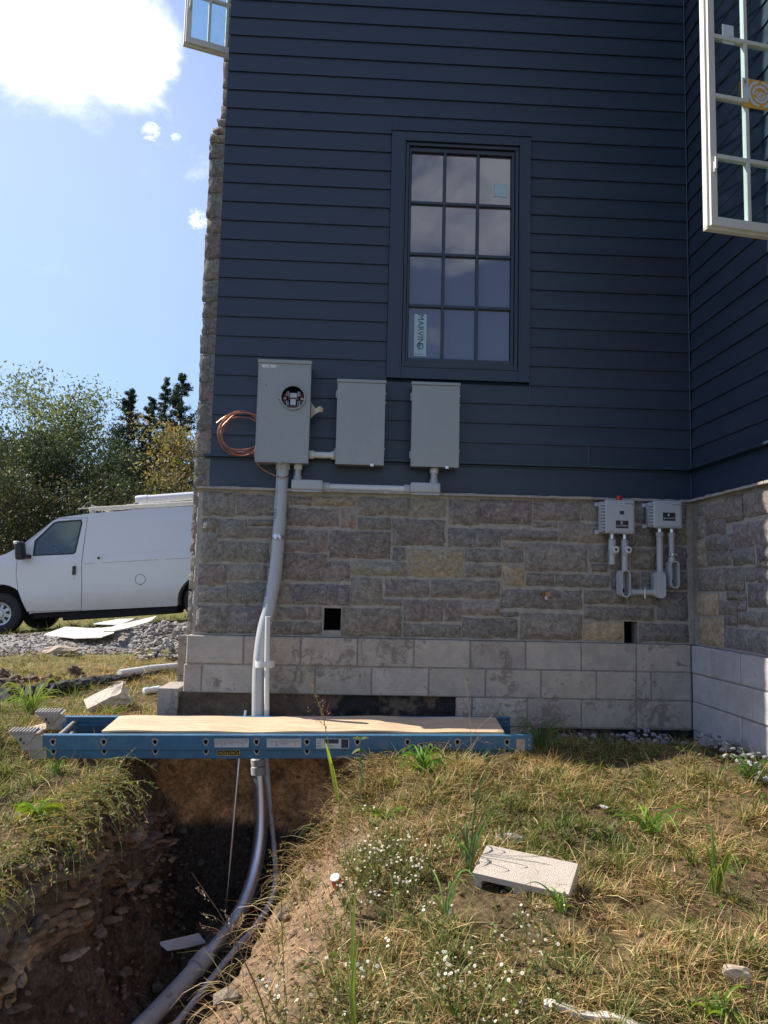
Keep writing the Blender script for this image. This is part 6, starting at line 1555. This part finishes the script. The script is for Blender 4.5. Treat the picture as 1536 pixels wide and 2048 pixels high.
def leafy_strands(name, label, starts, L, lean, cols, leaf, nleaf, sw=.0016, seed=1, stemcol=(.33, .26, .14), parent=None, cat='weeds', kind='stuff', m='grass', seg=7, droop=1.0, group=None):
    """wandering stems set with small leaves"""
    r = random.Random(seed); Vq = []; Cq = []; Vl = []; Cl = []
    for (p, h) in starts:
        p = Vector(p); ln = L * r.uniform(.55, 1.15); ph = lean * r.uniform(.6, 1.2); hd = h + r.uniform(-.6, .6); pts = [p.copy()]
        for i in range(seg):
            ph += droop * r.uniform(.05, .45); hd += r.uniform(-.45, .45)
            p = p + Vector((math.cos(hd) * math.sin(ph), math.sin(hd) * math.sin(ph), math.cos(ph))) * (ln / seg); pts.append(p.copy())
        c = [q * r.uniform(.7, 1.25) for q in stemcol]
        qs = []
        for a, b in zip(pts, pts[1:]):
            s = (b - a).cross(ray(0, 0) if False else Vector((.3, 1, .2))).normalized() * sw; qs.append([a - s, a + s, b + s, b - s])
        Vq.append(qs); Cq.append(c)
        for k in range(nleaf):
            f = r.uniform(.12, 1) * seg; i = min(int(f), seg - 1); q = pts[i].lerp(pts[i + 1], f - i)
            d = Vector((r.gauss(0, 1), r.gauss(0, 1), r.gauss(.2, .8))).normalized(); s = d.cross(Vector((r.gauss(0, 1), r.gauss(0, 1), r.gauss(0, 1)))).normalized()
            l = leaf * r.uniform(.5, 1.3); w = l * .28
            Vl.append([[q, q + d * l * .5 - s * w, q + d * l, q + d * l * .5 + s * w]]); Cl.append([x * r.uniform(.7, 1.3) for x in r.choice(cols)])
    Vq = np.array([[[list(v) for v in q] for q in b] for b in Vq]); Vq = Vq.reshape(-1, 1, 4, 3); Cq = np.repeat(np.array(Cq), seg, axis=0)
    Vl = np.array([[[list(v) for v in q] for q in b] for b in Vl]); V = np.concatenate([Vq, Vl]); C = np.concatenate([Cq, np.array(Cl)])
    return quads_object(name, V, C, m, label, cat, kind, group, parent)
def drape():
    r = random.Random(3); st = []
    for i in range(190):
        y = r.uniform(-2.7, -.8); x = float(xl_of(y)) + r.uniform(-.22, .03); st.append(((x, y, gzf(x, y) + .02), r.uniform(-.7, .7)))
    leafy_strands('hanging_weeds', 'leafy weeds trailing over the left lip of the trench', st, .40, .9, ((.15, .17, .05), (.20, .19, .06), (.10, .13, .04), (.24, .20, .08)), .020, 26, .0018, 2, droop=1.0)
    st = []
    for i in range(75):
        y = r.uniform(-1.7, -.75); x = float(xr_of(y)) + r.uniform(-.05, .22); st.append(((x, y, gzf(x, y) + .01), math.pi + r.uniform(-.9, .9)))
    leafy_strands('hanging_weeds', 'dry brown weeds tangled on the right lip of the trench below the ladder', st, .26, .5, ((.20, .15, .06), (.14, .14, .05), (.26, .19, .09)), .016, 14, .0014, 5, droop=1.1, stemcol=(.28, .19, .10))
    st = []
    for i in range(1500):                                        # low clover and weeds through the lawn
        x = r.uniform(.95, 3.6); y = r.uniform(-3.6, -.4)
        if x < float(xr_of(y)) + .35 or vn(np.array([x]), np.array([y]), 1.6, 41)[0] + r.uniform(-.45, .45) < -.02: continue
        st.append(((x, y, gzf(x, y)), r.uniform(0, 6.3)))
    leafy_strands('ground_weeds', 'low leafy weeds and clover scattered through the dry lawn', st, .085, .7, ((.11, .15, .035), (.16, .19, .05), (.08, .12, .03), (.22, .13, .10)), .024, 10, .0012, 9, seg=3, stemcol=(.22, .20, .08))
drape()
def asters():
    r = random.Random(21); Vq = []; Cq = []; st = []
    spots = [(r.gauss(770, 48), r.gauss(1725, 36)) for _ in range(38)] + [(r.uniform(520, 1020), r.uniform(1930, 2080)) for _ in range(18)] + [(r.uniform(880, 1140), r.uniform(1820, 2040)) for _ in range(20)] + [(r.gauss(740, 60), r.gauss(1790, 30)) for _ in range(9)] + [(r.gauss(640, 90), r.gauss(2050, 25)) for _ in range(8)]
    for px, py in spots:
        g = ground_at(px, min(py + 46, 2300)); 
        if trench_t(np.array([g.x]), np.array([g.y]))[0] > .1: continue
        h = r.uniform(.07, .19); top = g + Vector((r.uniform(-.05, .05), r.uniform(-.05, .05), h)); mid = g.lerp(top, .5) + Vector((r.uniform(-.02, .02), r.uniform(-.02, .02), 0))
        for a, b in ((g, mid), (mid, top)):
            s = Vector((.0011, 0, 0)); Vq.append([a - s, a + s, b + s, b - s]); Cq.append((.17, .17, .06))
        st.append((tuple(g), r.uniform(0, 6.3)))
        for q in range(r.choice((2, 3, 4, 5))):
            c = top + Vector((r.uniform(-.038, .038), r.uniform(-.038, .038), r.uniform(-.03, .02))); n = Vector((r.gauss(-.2, .45), r.gauss(-.45, .45), 1)).normalized()
            u = n.cross(Vector((0, 1, .1))).normalized(); v = n.cross(u); s = Vector((.0007, 0, 0)); b = top - Vector((0, 0, .05)); Vq.append([b - s, b + s, c + s, c - s]); Cq.append((.17, .17, .06))
            R = r.uniform(.0034, .0066); k = 9
            for j in range(k):
                a = 2 * math.pi * j / k + r.uniform(-.1, .1); d = u * math.cos(a) + v * math.sin(a); e = n.cross(d)
                Vq.append([c + d * R * .25 - e * .0008, c + d * R * .75 - e * .0020 + n * .0008, c + d * R, c + d * R * .75 + e * .0020 + n * .0008]); Cq.append((.66, .66, .64))
            Vq.append([c + n * .0012 + u * .0026, c + n * .0012 + v * .0026, c + n * .0012 - u * .0026, c + n * .0012 - v * .0026]); Cq.append((.65, .45, .06))
    V = np.array([[list(p) for p in q] for q in Vq]).reshape(-1, 1, 4, 3)
    quads_object('asters', V, np.array(Cq), 'petals', 'small white wild asters flowering on the bank and along the bottom edge', 'wildflowers', 'stuff')
    leafy_strands('aster_foliage', 'fine green stems and leaves of the wild asters', st + st, .15, .35, ((.12, .16, .045), (.17, .19, .06), (.22, .2, .08)), .017, 20, .0012, 31, seg=5, droop=.4, stemcol=(.25, .2, .09))
asters()

# ------------------------------------------------------------------ single plants
def tube_plant(name, label, cat, path, r0, r1, stemmat, group=None, build=None):
    p = [Vector(q) for q in path]; t = thing(name, label, cat, tuple(p[0]), group)
    sp = smoothpath(p, 6); n = len(sp); m = MB(); m.tube(sp, [r0 + (r1 - r0) * i / (n - 1) for i in range(n)], 6, col=stemmat); m.build('stem', 'grass', t, smooth=True)
    if build: build(t, sp)
    return t
def strip(pts, w, col, mb, fold=.25):
    """a blade with a crease down its middle"""
    pts = smoothpath(pts, 5); n = len(pts); vs = []; fs = []; cs = []
    for i, p in enumerate(pts):
        t = (pts[min(i + 1, n - 1)] - pts[max(i - 1, 0)]).normalized(); s = t.cross(Vector((.15, .9, .4))).normalized(); nn = s.cross(t)
        f = i / (n - 1); ww = w * min(1, .45 + 2.2 * f) * (1 - f ** 2.2) + .0004
        vs += [p - s * ww + nn * ww * fold, p, p + s * ww + nn * ww * fold]; k = .85 + .3 * f; cs += [[c * k for c in col], [c * k * 1.15 for c in col], [c * k for c in col]]
    for i in range(n - 1): fs += [(3 * i, 3 * i + 1, 3 * i + 4, 3 * i + 3), (3 * i + 1, 3 * i + 2, 3 * i + 5, 3 * i + 4)]
    mb.add(vs, fs, cs)
def along(px_pts, depth_of):
    return [CPOS + ray(x, y) * d for (x, y), d in zip(px_pts, depth_of)]
def seedhead(t, c, d, L, col, seed, n=26, spread=.012, name='seed_head'):
    r = random.Random(seed); m = MB()
    for i in range(n):
        f = i / n; p = c + d * (L * f); s = Vector((r.gauss(0, 1), r.gauss(0, 1), r.gauss(.6, .6))).normalized(); q = p + s * spread * r.uniform(.4, 1.5) * (1 - .5 * f)
        e = s.cross(d).normalized() * .0016; l = s * .008 + d * .004; k = r.uniform(.6, 1.3); m.add([q - e * .2, q + l * .5 - e, q + l, q + l * .5 + e], [(0, 1, 2, 3)], [x * k for x in col]); m.add([p - e * .25, p + e * .25, q + e * .25, q - e * .25], [(0, 1, 2, 3)], [x * .8 for x in col])
    m.build(name, 'grass', t)
def plants():
    r = random.Random(17)
    # tall stalk in front of the plank, centre
    g = ground_at(716, 2046); d0 = (g - CPOS).dot(CF)
    path = [g] + along(((706, 1940), (703, 1850), (697, 1760), (683, 1640), (664, 1530), (645, 1430), (622, 1370), (607, 1322)), [d0 + .02 * i for i in range(8)])
    def b(t, sp):
        m = MB(); D = d0 + .05
        strip(along(((703, 1940), (706, 1860), (710, 1780)), (D - .1, D - .09, D - .08)), .006, (.26, .33, .06), m); strip(along(((710, 2050), (705, 1990), (709, 1930), (719, 1870)), (D - .12,) * 4), .007, (.22, .30, .05), m); strip(along(((676, 1600), (662, 1530), (650, 1482)), (D + .05, D + .03, D)), .0075, (.36, .42, .06), m)
        strip(along(((705, 2050), (700, 1980), (692, 1900)), (D - .1,) * 3), .005, (.30, .30, .08), m)
        m.build('blade', 'grass', t)
        seedhead(t, sp[-14], (sp[-1] - sp[-14]).normalized(), (sp[-1] - sp[-14]).length, (.22, .10, .065), 1, 42, .012)
        for i, (x0, y0, x1, y1) in enumerate(((652, 1460, 643, 1398), (648, 1450, 657, 1410), (650, 1455, 612, 1418))):
            a, c = along(((x0, y0), (x1, y1)), (d0 + .12,) * 2); seedhead(t, a, (c - a).normalized(), (c - a).length, (.28, .12, .07), 4 + i, 16, .008)
    tube_plant('tall_grass', 'tall green grass stalk with a reddish seed head rising in front of the plank', 'grass stalk', path, .0030, .0010, (.26, .30, .09), build=b)
    g = ground_at(938, 1700); d0 = (g - CPOS).dot(CF)
    path = [g] + along(((939, 1620), (941, 1560), (942, 1480), (938, 1420), (929, 1340)), [d0 + .02 * i for i in range(5)])
    def b(t, sp):
        for i, (x0, y0, x1, y1) in enumerate(((942, 1470, 985, 1430), (942, 1480, 990, 1488), (941, 1500, 960, 1466), (937, 1420, 925, 1395), (940, 1440, 912, 1400), (930, 1350, 938, 1385))):
            a, c = along(((x0, y0), (x1, y1)), (d0 + .08,) * 2); m = MB(); m.tube([a, c], .0008, 4, col=(.3, .2, .12)); m.build('twig', 'grass', t); seedhead(t, a.lerp(c, .35), (c - a).normalized(), (c - a).length * .65, (.36, .15, .13), 14 + i, 12, .006)
    tube_plant('tall_grass', 'thin pale grass stalk with pinkish seed twigs in front of the ladder end', 'grass stalk', path, .0018, .0008, (.33, .34, .17), build=b)
    # reddish weed leaning over the pipes
    g = ground_at(536, 2052); d0 = (g - CPOS).dot(CF)
    path = [g] + along(((522, 2000), (497, 1940), (468, 1880), (441, 1830), (418, 1795), (383, 1745)), [d0 + .01 * i for i in range(6)])
    def b(t, sp):
        for i, (x0, y0, x1, y1) in enumerate(((478, 1895, 446, 1820), (470, 1885, 400, 1850), (455, 1855, 402, 1828), (490, 1920, 512, 1838), (500, 1900, 520, 1830), (484, 1900, 525, 1850), (430, 1815, 392, 1775))):
            a, c = along(((x0, y0), (x1, y1)), (d0 + .05,) * 2); m = MB(); m.tube(smoothpath([a, a.lerp(c, .5) + Vector((0, 0, .012)), c], 4), .0009, 4, col=(.28, .17, .10)); m.build('twig', 'grass', t); seedhead(t, a.lerp(c, .4), (c - a).normalized(), (c - a).length * .6, (.42, .20, .16) if i % 2 else (.45, .35, .24), 40 + i, 14, .006)
    tube_plant('dock_weed', 'reddish branching weed leaning over the pipes at the bottom', 'weed', path, .0026, .0009, (.22, .13, .075), build=b)
    for (bx, by), (tx, ty), lab, s in (((452, 2020), (476, 1858), 'foxtail with a fuzzy tan head in front of the pipes', 50), ((1030, 1960), (1010, 1905), 'low foxtail with a tan head among the asters', 51), ((842, 2046), (880, 1960), 'foxtail bending right among the bottom asters', 52), ((712, 1590), (652, 1618), 'foxtail bowing left below the ladder', 53), ((760, 1660), (690, 1648), 'second foxtail bowing left, lower on the bank', 54)):
        g = ground_at(bx, by); d0 = (g - CPOS).dot(CF); a = CPOS + ray(tx, ty) * d0; mid = g.lerp(a, .6) + Vector((0, 0, .05))
        def b(t, sp, s=s): d = (sp[-1] - sp[-5]).normalized(); seedhead(t, sp[-1], d, .05, (.40, .27, .13), s, 60, .006)
        tube_plant('foxtail', lab, 'grass stalk', [g, mid, a], .0014, .0009, (.30, .26, .12), group='foxtails', build=b)
    g = ground_at(570, 1990); d0 = (g - CPOS).dot(CF)
    path = [g] + along(((566, 1900), (563, 1830), (562, 1770), (553, 1725), (540, 1700)), [d0] * 5)
    def b(t, sp):
        rr = random.Random(9); m = MB()
        for i in range(46):
            p = sp[rr.randrange(10, len(sp))]; d = Vector((rr.choice((-1, 1)), rr.gauss(0, .6), rr.uniform(-.2, .5))).normalized(); l = rr.uniform(.008, .020); s = d.cross(Vector((0, .5, 1))).normalized() * l * .24
            m.add([p, p + d * l * .5 - s, p + d * l, p + d * l * .5 + s], [(0, 1, 2, 3)], [q * rr.uniform(.7, 1.2) for q in (.34, .28, .08)])
        m.build('leaf', 'grass', t)
    tube_plant('ragweed', 'upright yellowing weed standing at the bank edge beside the pipes', 'weed', path, .0018, .0009, (.26, .19, .09), build=b)
    # leafy plants
    def rosette(name, label, px, py, n, L, w, cols, up, seed, group=None, cat='weed', spread=1.0):
        rr = random.Random(seed); g = ground_at(px, py); t = thing(name, label, cat, tuple(g), group); m = MB()
        for i in range(int(n * 1.7)):
            a = rr.uniform(0, 6.28); l = L * rr.uniform(.3, 1.15); h = Vector((math.cos(a), math.sin(a), 0)) * spread; k = up * rr.uniform(.6, 1.2)
            b0 = g + Vector((rr.gauss(0, .012), rr.gauss(0, .012), 0)); p1 = b0 + h * l * .22 + Vector((0, 0, l * k * .62)); p2 = b0 + h * l * .58 + Vector((0, 0, l * k * rr.uniform(.75, 1.0))); p3 = b0 + h * l * .95 + Vector((0, 0, l * k * rr.uniform(.35, .85)))
            strip([b0, p1, p2, p3], w * rr.uniform(.4, .95), [q * rr.uniform(.75, 1.25) for q in rr.choice(cols)], m)
        m.build('leaves', 'grass', t); return t
    LG = ((.16, .26, .045), (.20, .30, .06), (.12, .20, .035)); DG = ((.09, .15, .045), (.12, .18, .055), (.16, .2, .07))
    rosette('broadleaf_weed', 'bright green clump of lance leaves in front of the ladder under the oval label', 846, 1552, 34, .20, .0105, LG, .75, 1)
    rosette('broadleaf_weed', 'bright yellow green plant with broad leaves on the left bank', 72, 1640, 16, .15, .020, ((.27, .33, .03), (.32, .36, .04), (.22, .30, .04)), .55, 2)
    rosette('grass_tuft', 'tall dark green grass tuft at the left of the tan concrete block', 938, 1742, 9, .36, .0085, DG, 1.1, 3, 'coarse grass tufts', 'grass tuft', .55)
    rosette('grass_tuft', 'coarse grass tuft arching just below the tan concrete block', 1120, 1822, 7, .20, .007, LG, .6, 4, 'coarse grass tufts', 'grass tuft')
    rosette('grass_tuft', 'wide spreading green grass tuft right of centre in the lawn', 1300, 1668, 16, .30, .0075, LG, .55, 5, 'coarse grass tufts', 'grass tuft')
    rosette('grass_tuft', 'upright narrow grass tuft in the lawn nearer the right edge', 1432, 1795, 9, .26, .007, LG, 1.0, 6, 'coarse grass tufts', 'grass tuft', .6)
    rosette('grass_tuft', 'low grass tuft with long flat blades under the right ladder label', 770, 1640, 26, .20, .005, LG, .35, 7, 'coarse grass tufts', 'grass tuft')
    rosette('grass_tuft', 'green grass tuft growing at the bottom right corner', 1440, 2040, 14, .13, .010, LG, .6, 8, 'coarse grass tufts', 'grass tuft')
    rosette('grass_tuft', 'arching pale grass tuft left of the asters and concrete block', 885, 1835, 7, .26, .007, ((.22, .30, .09), (.26, .32, .12)), .9, 9, 'coarse grass tufts', 'grass tuft', .7)
    rosette('grass_tuft', 'big sunlit tuft of long blades beside the silt fence', 62, 1432, 46, .30, .0055, ((.22, .30, .06), (.28, .34, .08), (.17, .25, .05)), .85, 10, 'coarse grass tufts', 'grass tuft')
    rosette('grass_tuft', 'green tuft growing against the front of the ladder near its left end', 112, 1548, 12, .14, .006, LG, .9, 11, 'coarse grass tufts', 'grass tuft')
    rosette('grass_tuft', 'short tuft of grass at the foot of the broken block', 232, 1432, 18, .12, .006, LG, .5, 12, 'coarse grass tufts', 'grass tuft')
    rosette('grass_tuft', 'small tuft of grass in front of the corner block', 345, 1425, 22, .13, .004, ((.25, .22, .09), (.20, .22, .06)), .9, 13, 'coarse grass tufts', 'grass tuft')
    rosette('grass_tuft', 'shaded dark grass tuft between the ladder end and the wall', 1082, 1502, 60, .24, .004, DG, .8, 14, 'coarse grass tufts', 'grass tuft')
    rosette('grass_tuft', 'shaded tuft of grass at the foot of the wing wall', 1500, 1562, 40, .16, .005, DG, .8, 15, 'coarse grass tufts', 'grass tuft')
    # slender weed standing before the ladder
    g = ground_at(722, 1592); d0 = (g - CPOS).dot(CF); path = [g] + along(((722, 1550), (720, 1510), (722, 1478)), (d0,) * 3)
    def b(t, sp):
        m = MB()
        for i, (dx, dy, l) in enumerate(((1, .2, .05), (-1, .1, .055), (.8, -.5, .06), (-.7, -.3, .06), (.3, -1, .07), (-.5, .6, .035), (.6, .5, .035), (.1, -1, .06))):
            p = sp[-1 - (i // 2) * 4]; h = Vector((dx, -.4, dy)).normalized(); strip([p, p + h * l * .5 + Vector((0, 0, .006)), p + h * l], .010, (.10, .15, .055) if i % 3 else (.26, .30, .18), m)
        m.build('leaf', 'grass', t)
    tube_plant('broadleaf_weed', 'slender dull green weed standing in front of the ladder product label', 'weed', path, .002, .001, (.12, .15, .06), build=b)
    g = ground_at(618, 1690, .0); t = thing('leaf', 'single large pale green leaf on the right lip of the trench', 'leaf', tuple(CPOS + ray(612, 1665) * (g - CPOS).dot(CF))); m = MB(); D = (g - CPOS).dot(CF) - .02
    strip(along(((628, 1645), (610, 1660), (592, 1680)), (D, D, D)), .022, (.30, .36, .15), m); strip(along(((640, 1635), (634, 1642), (628, 1645)), (D, D, D)), .0012, (.25, .2, .1), m); m.build('leaf_blade', 'grass', t)
plants()

# ------------------------------------------------------------------ trees
def tree(name, label, px, ptop, Y, crown_w, base_px=1150, leaf=.16, n=5200, cols=GREEN, kind='broad', seed=1, low=.30, airy=.0, group='trees at the edge of the yard'):
    r = random.Random(seed); g = np.random.default_rng(seed)
    top = atY(px, ptop, Y); zb = gzf(top.x, Y); H = top.z - zb; Rw = crown_w * (Y - CY) / FPX / 2
    root = thing(name, label, 'tree', (top.x, Y, zb), group); B = Vector((top.x, Y, zb - .1))
    m = MB(); tips = []
    def limb(a, d, L, r0, depth):
        pts = [a]; p = a.copy(); dd = d.copy(); k = 5
        for i in range(k):
            dd = (dd + Vector((r.gauss(0, .16), r.gauss(0, .16), .10 if kind == 'broad' else -.02))).normalized(); p = p + dd * (L / k); pts.append(p.copy())
        m.tube(pts, [r0 * (1 - .75 * i / k) for i in range(k + 1)], 6, cap=False)
        if depth == 0 or L < .5: tips.extend(pts[2:]); return
        for i in range(3 + (depth > 1)):
            q = pts[r.randrange(2, k + 1)]; a2 = r.uniform(0, 6.28); s = Vector((math.cos(a2), math.sin(a2), r.uniform(.1, .9))).normalized()
            limb(q, (dd * .55 + s * .75).normalized(), L * r.uniform(.45, .7), r0 * .45, depth - 1)
        tips.append(pts[-1])
    if kind == 'broad':
        tr = [B + Vector((r.gauss(0, .06) * i, r.gauss(0, .06) * i, H * .55 * i / 6)) for i in range(7)]
        m.tube(tr, [.035 * H ** .5 * 1.35 * (1 - .08 * i) for i in range(7)], 8)
        for i in range(12):
            f = low + (1 - low) * .95 * i / 12; q = B + Vector((0, 0, H * min(f * .62, .55))); a = i * 2.4 + r.uniform(-.4, .4)
            reach = Rw * (.55 + .6 * math.sin(math.pi * min(1, f * .95)))
            limb(q, Vector((math.cos(a), math.sin(a), .55 + .9 * f)).normalized(), reach * 1.05 + H * .10 * f, .012 * H ** .5 * 1.3, 2)
        tips_ = [p for p in tips if p.z < top.z + .1]
        T = np.array([list(p) for p in tips_])
        idx = g.integers(0, len(T), n); sp = .045 * H
        P = T[idx] + g.normal(0, sp, (n, 3)) * np.array([1, 1, .75])
        sc = P[:, 2] > top.z; P[sc, 2] = top.z - g.random(sc.sum()) * .8
        sh = g.uniform(.8, 1.2, len(T))[idx]
        cidx = (g.integers(0, len(cols), len(T))[idx] + (g.random(n) < .25) * g.integers(0, len(cols), n)) % len(cols)
    else:                                                        # cedar: a spire of drooping tiers
        m.tube([B, B + Vector((.05, 0, H * .5)), B + Vector((0, 0, H))], [.02 * H, .012 * H, .008], 7)
        P = []; sh = []; nb = 120
        for i in range(nb):
            f = low + (1 - low) * (i / nb) ** .9; R0 = Rw * 1.15 * (1.02 - f) ** .95 * r.uniform(.6, 1.25) + .05; a = r.uniform(0, 6.28); q = B + Vector((0, 0, H * f)); e = q + Vector((math.cos(a) * R0, math.sin(a) * R0, R0 * r.uniform(.05, .55)))
            m.tube([q, q.lerp(e, .5) + Vector((0, 0, -.05)), e], [.02, .014, .006], 4, cap=False); k = int(2.6 * n / nb * (.45 + R0 / Rw))
            t_ = g.random(k) ** .6; pp = np.array(list(q)) + (np.array(list(e)) - np.array(list(q))) * t_[:, None] + g.normal(0, 1, (k, 3)) * np.array([.12, .12, .09]) * (.35 + R0 * .75) ; P.append(pp); sh.append(np.full(k, g.uniform(.75, 1.25)))
        P = np.concatenate(P); sh = np.concatenate(sh); n = len(P); cidx = g.integers(0, len(cols), n)
    m.build('trunk', 'bark', root, smooth=True)
    d = g.normal(0, 1, (n, 3)); d[:, 2] -= .15; d /= np.linalg.norm(d, axis=1)[:, None]; u = np.cross(d, g.normal(0, 1, (n, 3))); u /= np.linalg.norm(u, axis=1)[:, None]
    l = leaf * g.uniform(.6, 1.4, n)[:, None]; w = l * (.42 if kind == 'broad' else .30)
    V = np.stack([P - d * l * .5, P - u * w * .5, P + d * l * .5, P + u * w * .5], 1)[:, None]
    C = np.array(cols)[cidx] * sh[:, None] * g.uniform(.9, 1.1, (n, 1))
    quads_object('crown', V, C, 'leaves', parent=root)
    return root
YG = ((.17, .195, .07), (.145, .17, .06), (.22, .22, .085), (.10, .13, .048)); DK = ((.040, .054, .028), (.054, .066, .032), (.034, .046, .026)); CED = ((.036, .056, .036), (.048, .068, .040), (.028, .044, .030)); AUT = ((.26, .20, .075), (.22, .195, .07), (.30, .20, .085), (.17, .17, .06), (.27, .155, .075)); MID = ((.082, .105, .046), (.105, .12, .05), (.06, .08, .038))
tree('broadleaf_tree', 'tall airy yellow green tree with spreading limbs, highest on the left', 118, 740, 34, 205, n=12000, leaf=.20, cols=YG, seed=2, low=.35)
tree('broadleaf_tree', 'dusky green tree cut by the left picture edge', -22, 792, 33, 150, n=9000, leaf=.18, cols=MID, seed=3, low=.2)
tree('cedar_tree', 'pointed dark cedar standing alone in the middle gap', 262, 776, 33, 195, n=9000, leaf=.16, cols=CED, kind='cedar', seed=4, low=.15)
tree('cedar_tree', 'tallest dark cedar rising behind the orange brown tree', 366, 744, 38, 215, n=9500, leaf=.17, cols=CED, kind='cedar', seed=5, low=.15)
tree('cedar_tree', 'slim dark cedar spire just left of the tallest cedar', 332, 752, 37, 125, n=6000, leaf=.15, cols=CED, kind='cedar', seed=15, low=.2)
tree('cedar_tree', 'low dark cedar between the lone cedar and the tall pair', 304, 792, 34, 155, n=7000, leaf=.15, cols=CED, kind='cedar', seed=6, low=.1)
tree('autumn_tree', 'orange brown autumn tree beside the chimney', 366, 790, 26, 135, n=6200, leaf=.15, cols=AUT, seed=7, low=.15)
tree('broadleaf_tree', 'thin pale tree with sparse leaves between tall tree and lone cedar', 208, 800, 35, 90, n=2300, leaf=.15, cols=MID, seed=8, low=.25)
tree('broadleaf_tree', 'broad dark green tree low in front of the tall yellow green tree', 92, 872, 29, 190, n=9500, leaf=.18, cols=DK + MID[2:], seed=9, low=.1)
tree('broadleaf_tree', 'dark green tree below the lone cedar', 205, 880, 29, 150, n=9000, leaf=.17, cols=DK + MID[2:], seed=10, low=.1)
tree('broadleaf_tree', 'brownish green tree low at the left edge', 15, 900, 27, 130, n=5200, leaf=.15, cols=DK + AUT[3:4], seed=11, low=.08)
def shrubs():
    labs = ('dark shrub at the left edge above the van bonnet', 'dark shrub behind the van windscreen', 'dense dark shrub behind the van cab roof', 'dark brown tinged shrub behind the roof rack front', 'dark shrub above the middle of the van roof', 'dark shrub behind the rear of the roof rack', 'dark shrub close beside the chimney')
    for i, px in enumerate((-15, 55, 120, 185, 245, 305, 365)):
        g = np.random.default_rng(70 + i); Y = 24 + (i % 3) * 1.2; top = atY(px, 955 + (i % 3) * 16, Y); z0 = gzf(top.x, Y); H = top.z - z0; n = 4200
        root = thing('shrub', labs[i], 'shrub', (top.x, Y, z0), 'dark shrubs behind the van'); m = MB(); r = random.Random(i)
        for k in range(9):
            a = r.uniform(0, 6.28); m.tube([(top.x, Y, z0 - .05), (top.x + .4 * math.cos(a), Y + .4 * math.sin(a), z0 + H * .4), (top.x + 1.1 * math.cos(a), Y + 1.1 * math.sin(a), z0 + H * r.uniform(.6, .95))], [.05, .03, .01], 5)
        m.build('stem', 'bark', root)
        cl = np.stack([top.x + g.normal(0, .75, 40), Y + g.normal(0, .6, 40), z0 + H * g.uniform(.08, .98, 40)], -1); idx = g.integers(0, 40, n); P = cl[idx] + g.normal(0, .36, (n, 3)); P[:, 2] = np.clip(P[:, 2], z0, top.z + .25)
        d = g.normal(0, 1, (n, 3)); d /= np.linalg.norm(d, axis=1)[:, None]; u = np.cross(d, g.normal(0, 1, (n, 3))); u /= np.linalg.norm(u, axis=1)[:, None]; l = .15 * g.uniform(.6, 1.4, n)[:, None]
        V = np.stack([P - d * l * .5, P - u * l * .22, P + d * l * .5, P + u * l * .22], 1)[:, None]; pal = np.array(DK + ((.10, .075, .045),)); C = pal[(g.integers(0, 4, 40)[idx] + (g.random(n) < .2)) % 4] * g.uniform(.7, 1.25, (n, 1))
        quads_object('foliage', V, C, 'leaves', parent=root)
    g = np.random.default_rng(99); n = 34000
    x = g.uniform(-40, 6, n); y = g.uniform(40, 48, n); hmax = 7.4 + 2.6 * vn(x, x * 0, .35, 61) + 1.2 * vn(x, y, 1.1, 62); z = .1 + hmax * g.random(n) ** .8
    P = np.stack([x, y, z], -1); d = g.normal(0, 1, (n, 3)); d /= np.linalg.norm(d, axis=1)[:, None]; u = np.cross(d, g.normal(0, 1, (n, 3))); u /= np.linalg.norm(u, axis=1)[:, None]; l = .42 * g.uniform(.6, 1.4, n)[:, None]
    V = np.stack([P - d * l * .5, P - u * l * .26, P + d * l * .5, P + u * l * .26], 1)[:, None]; C = np.array(DK)[g.integers(0, 3, n)] * g.uniform(.7, 1.2, (n, 1))
    quads_object('woodland', V, C, 'leaves', 'dark woodland filling the gaps behind the trees', 'woodland', 'stuff')
shrubs()
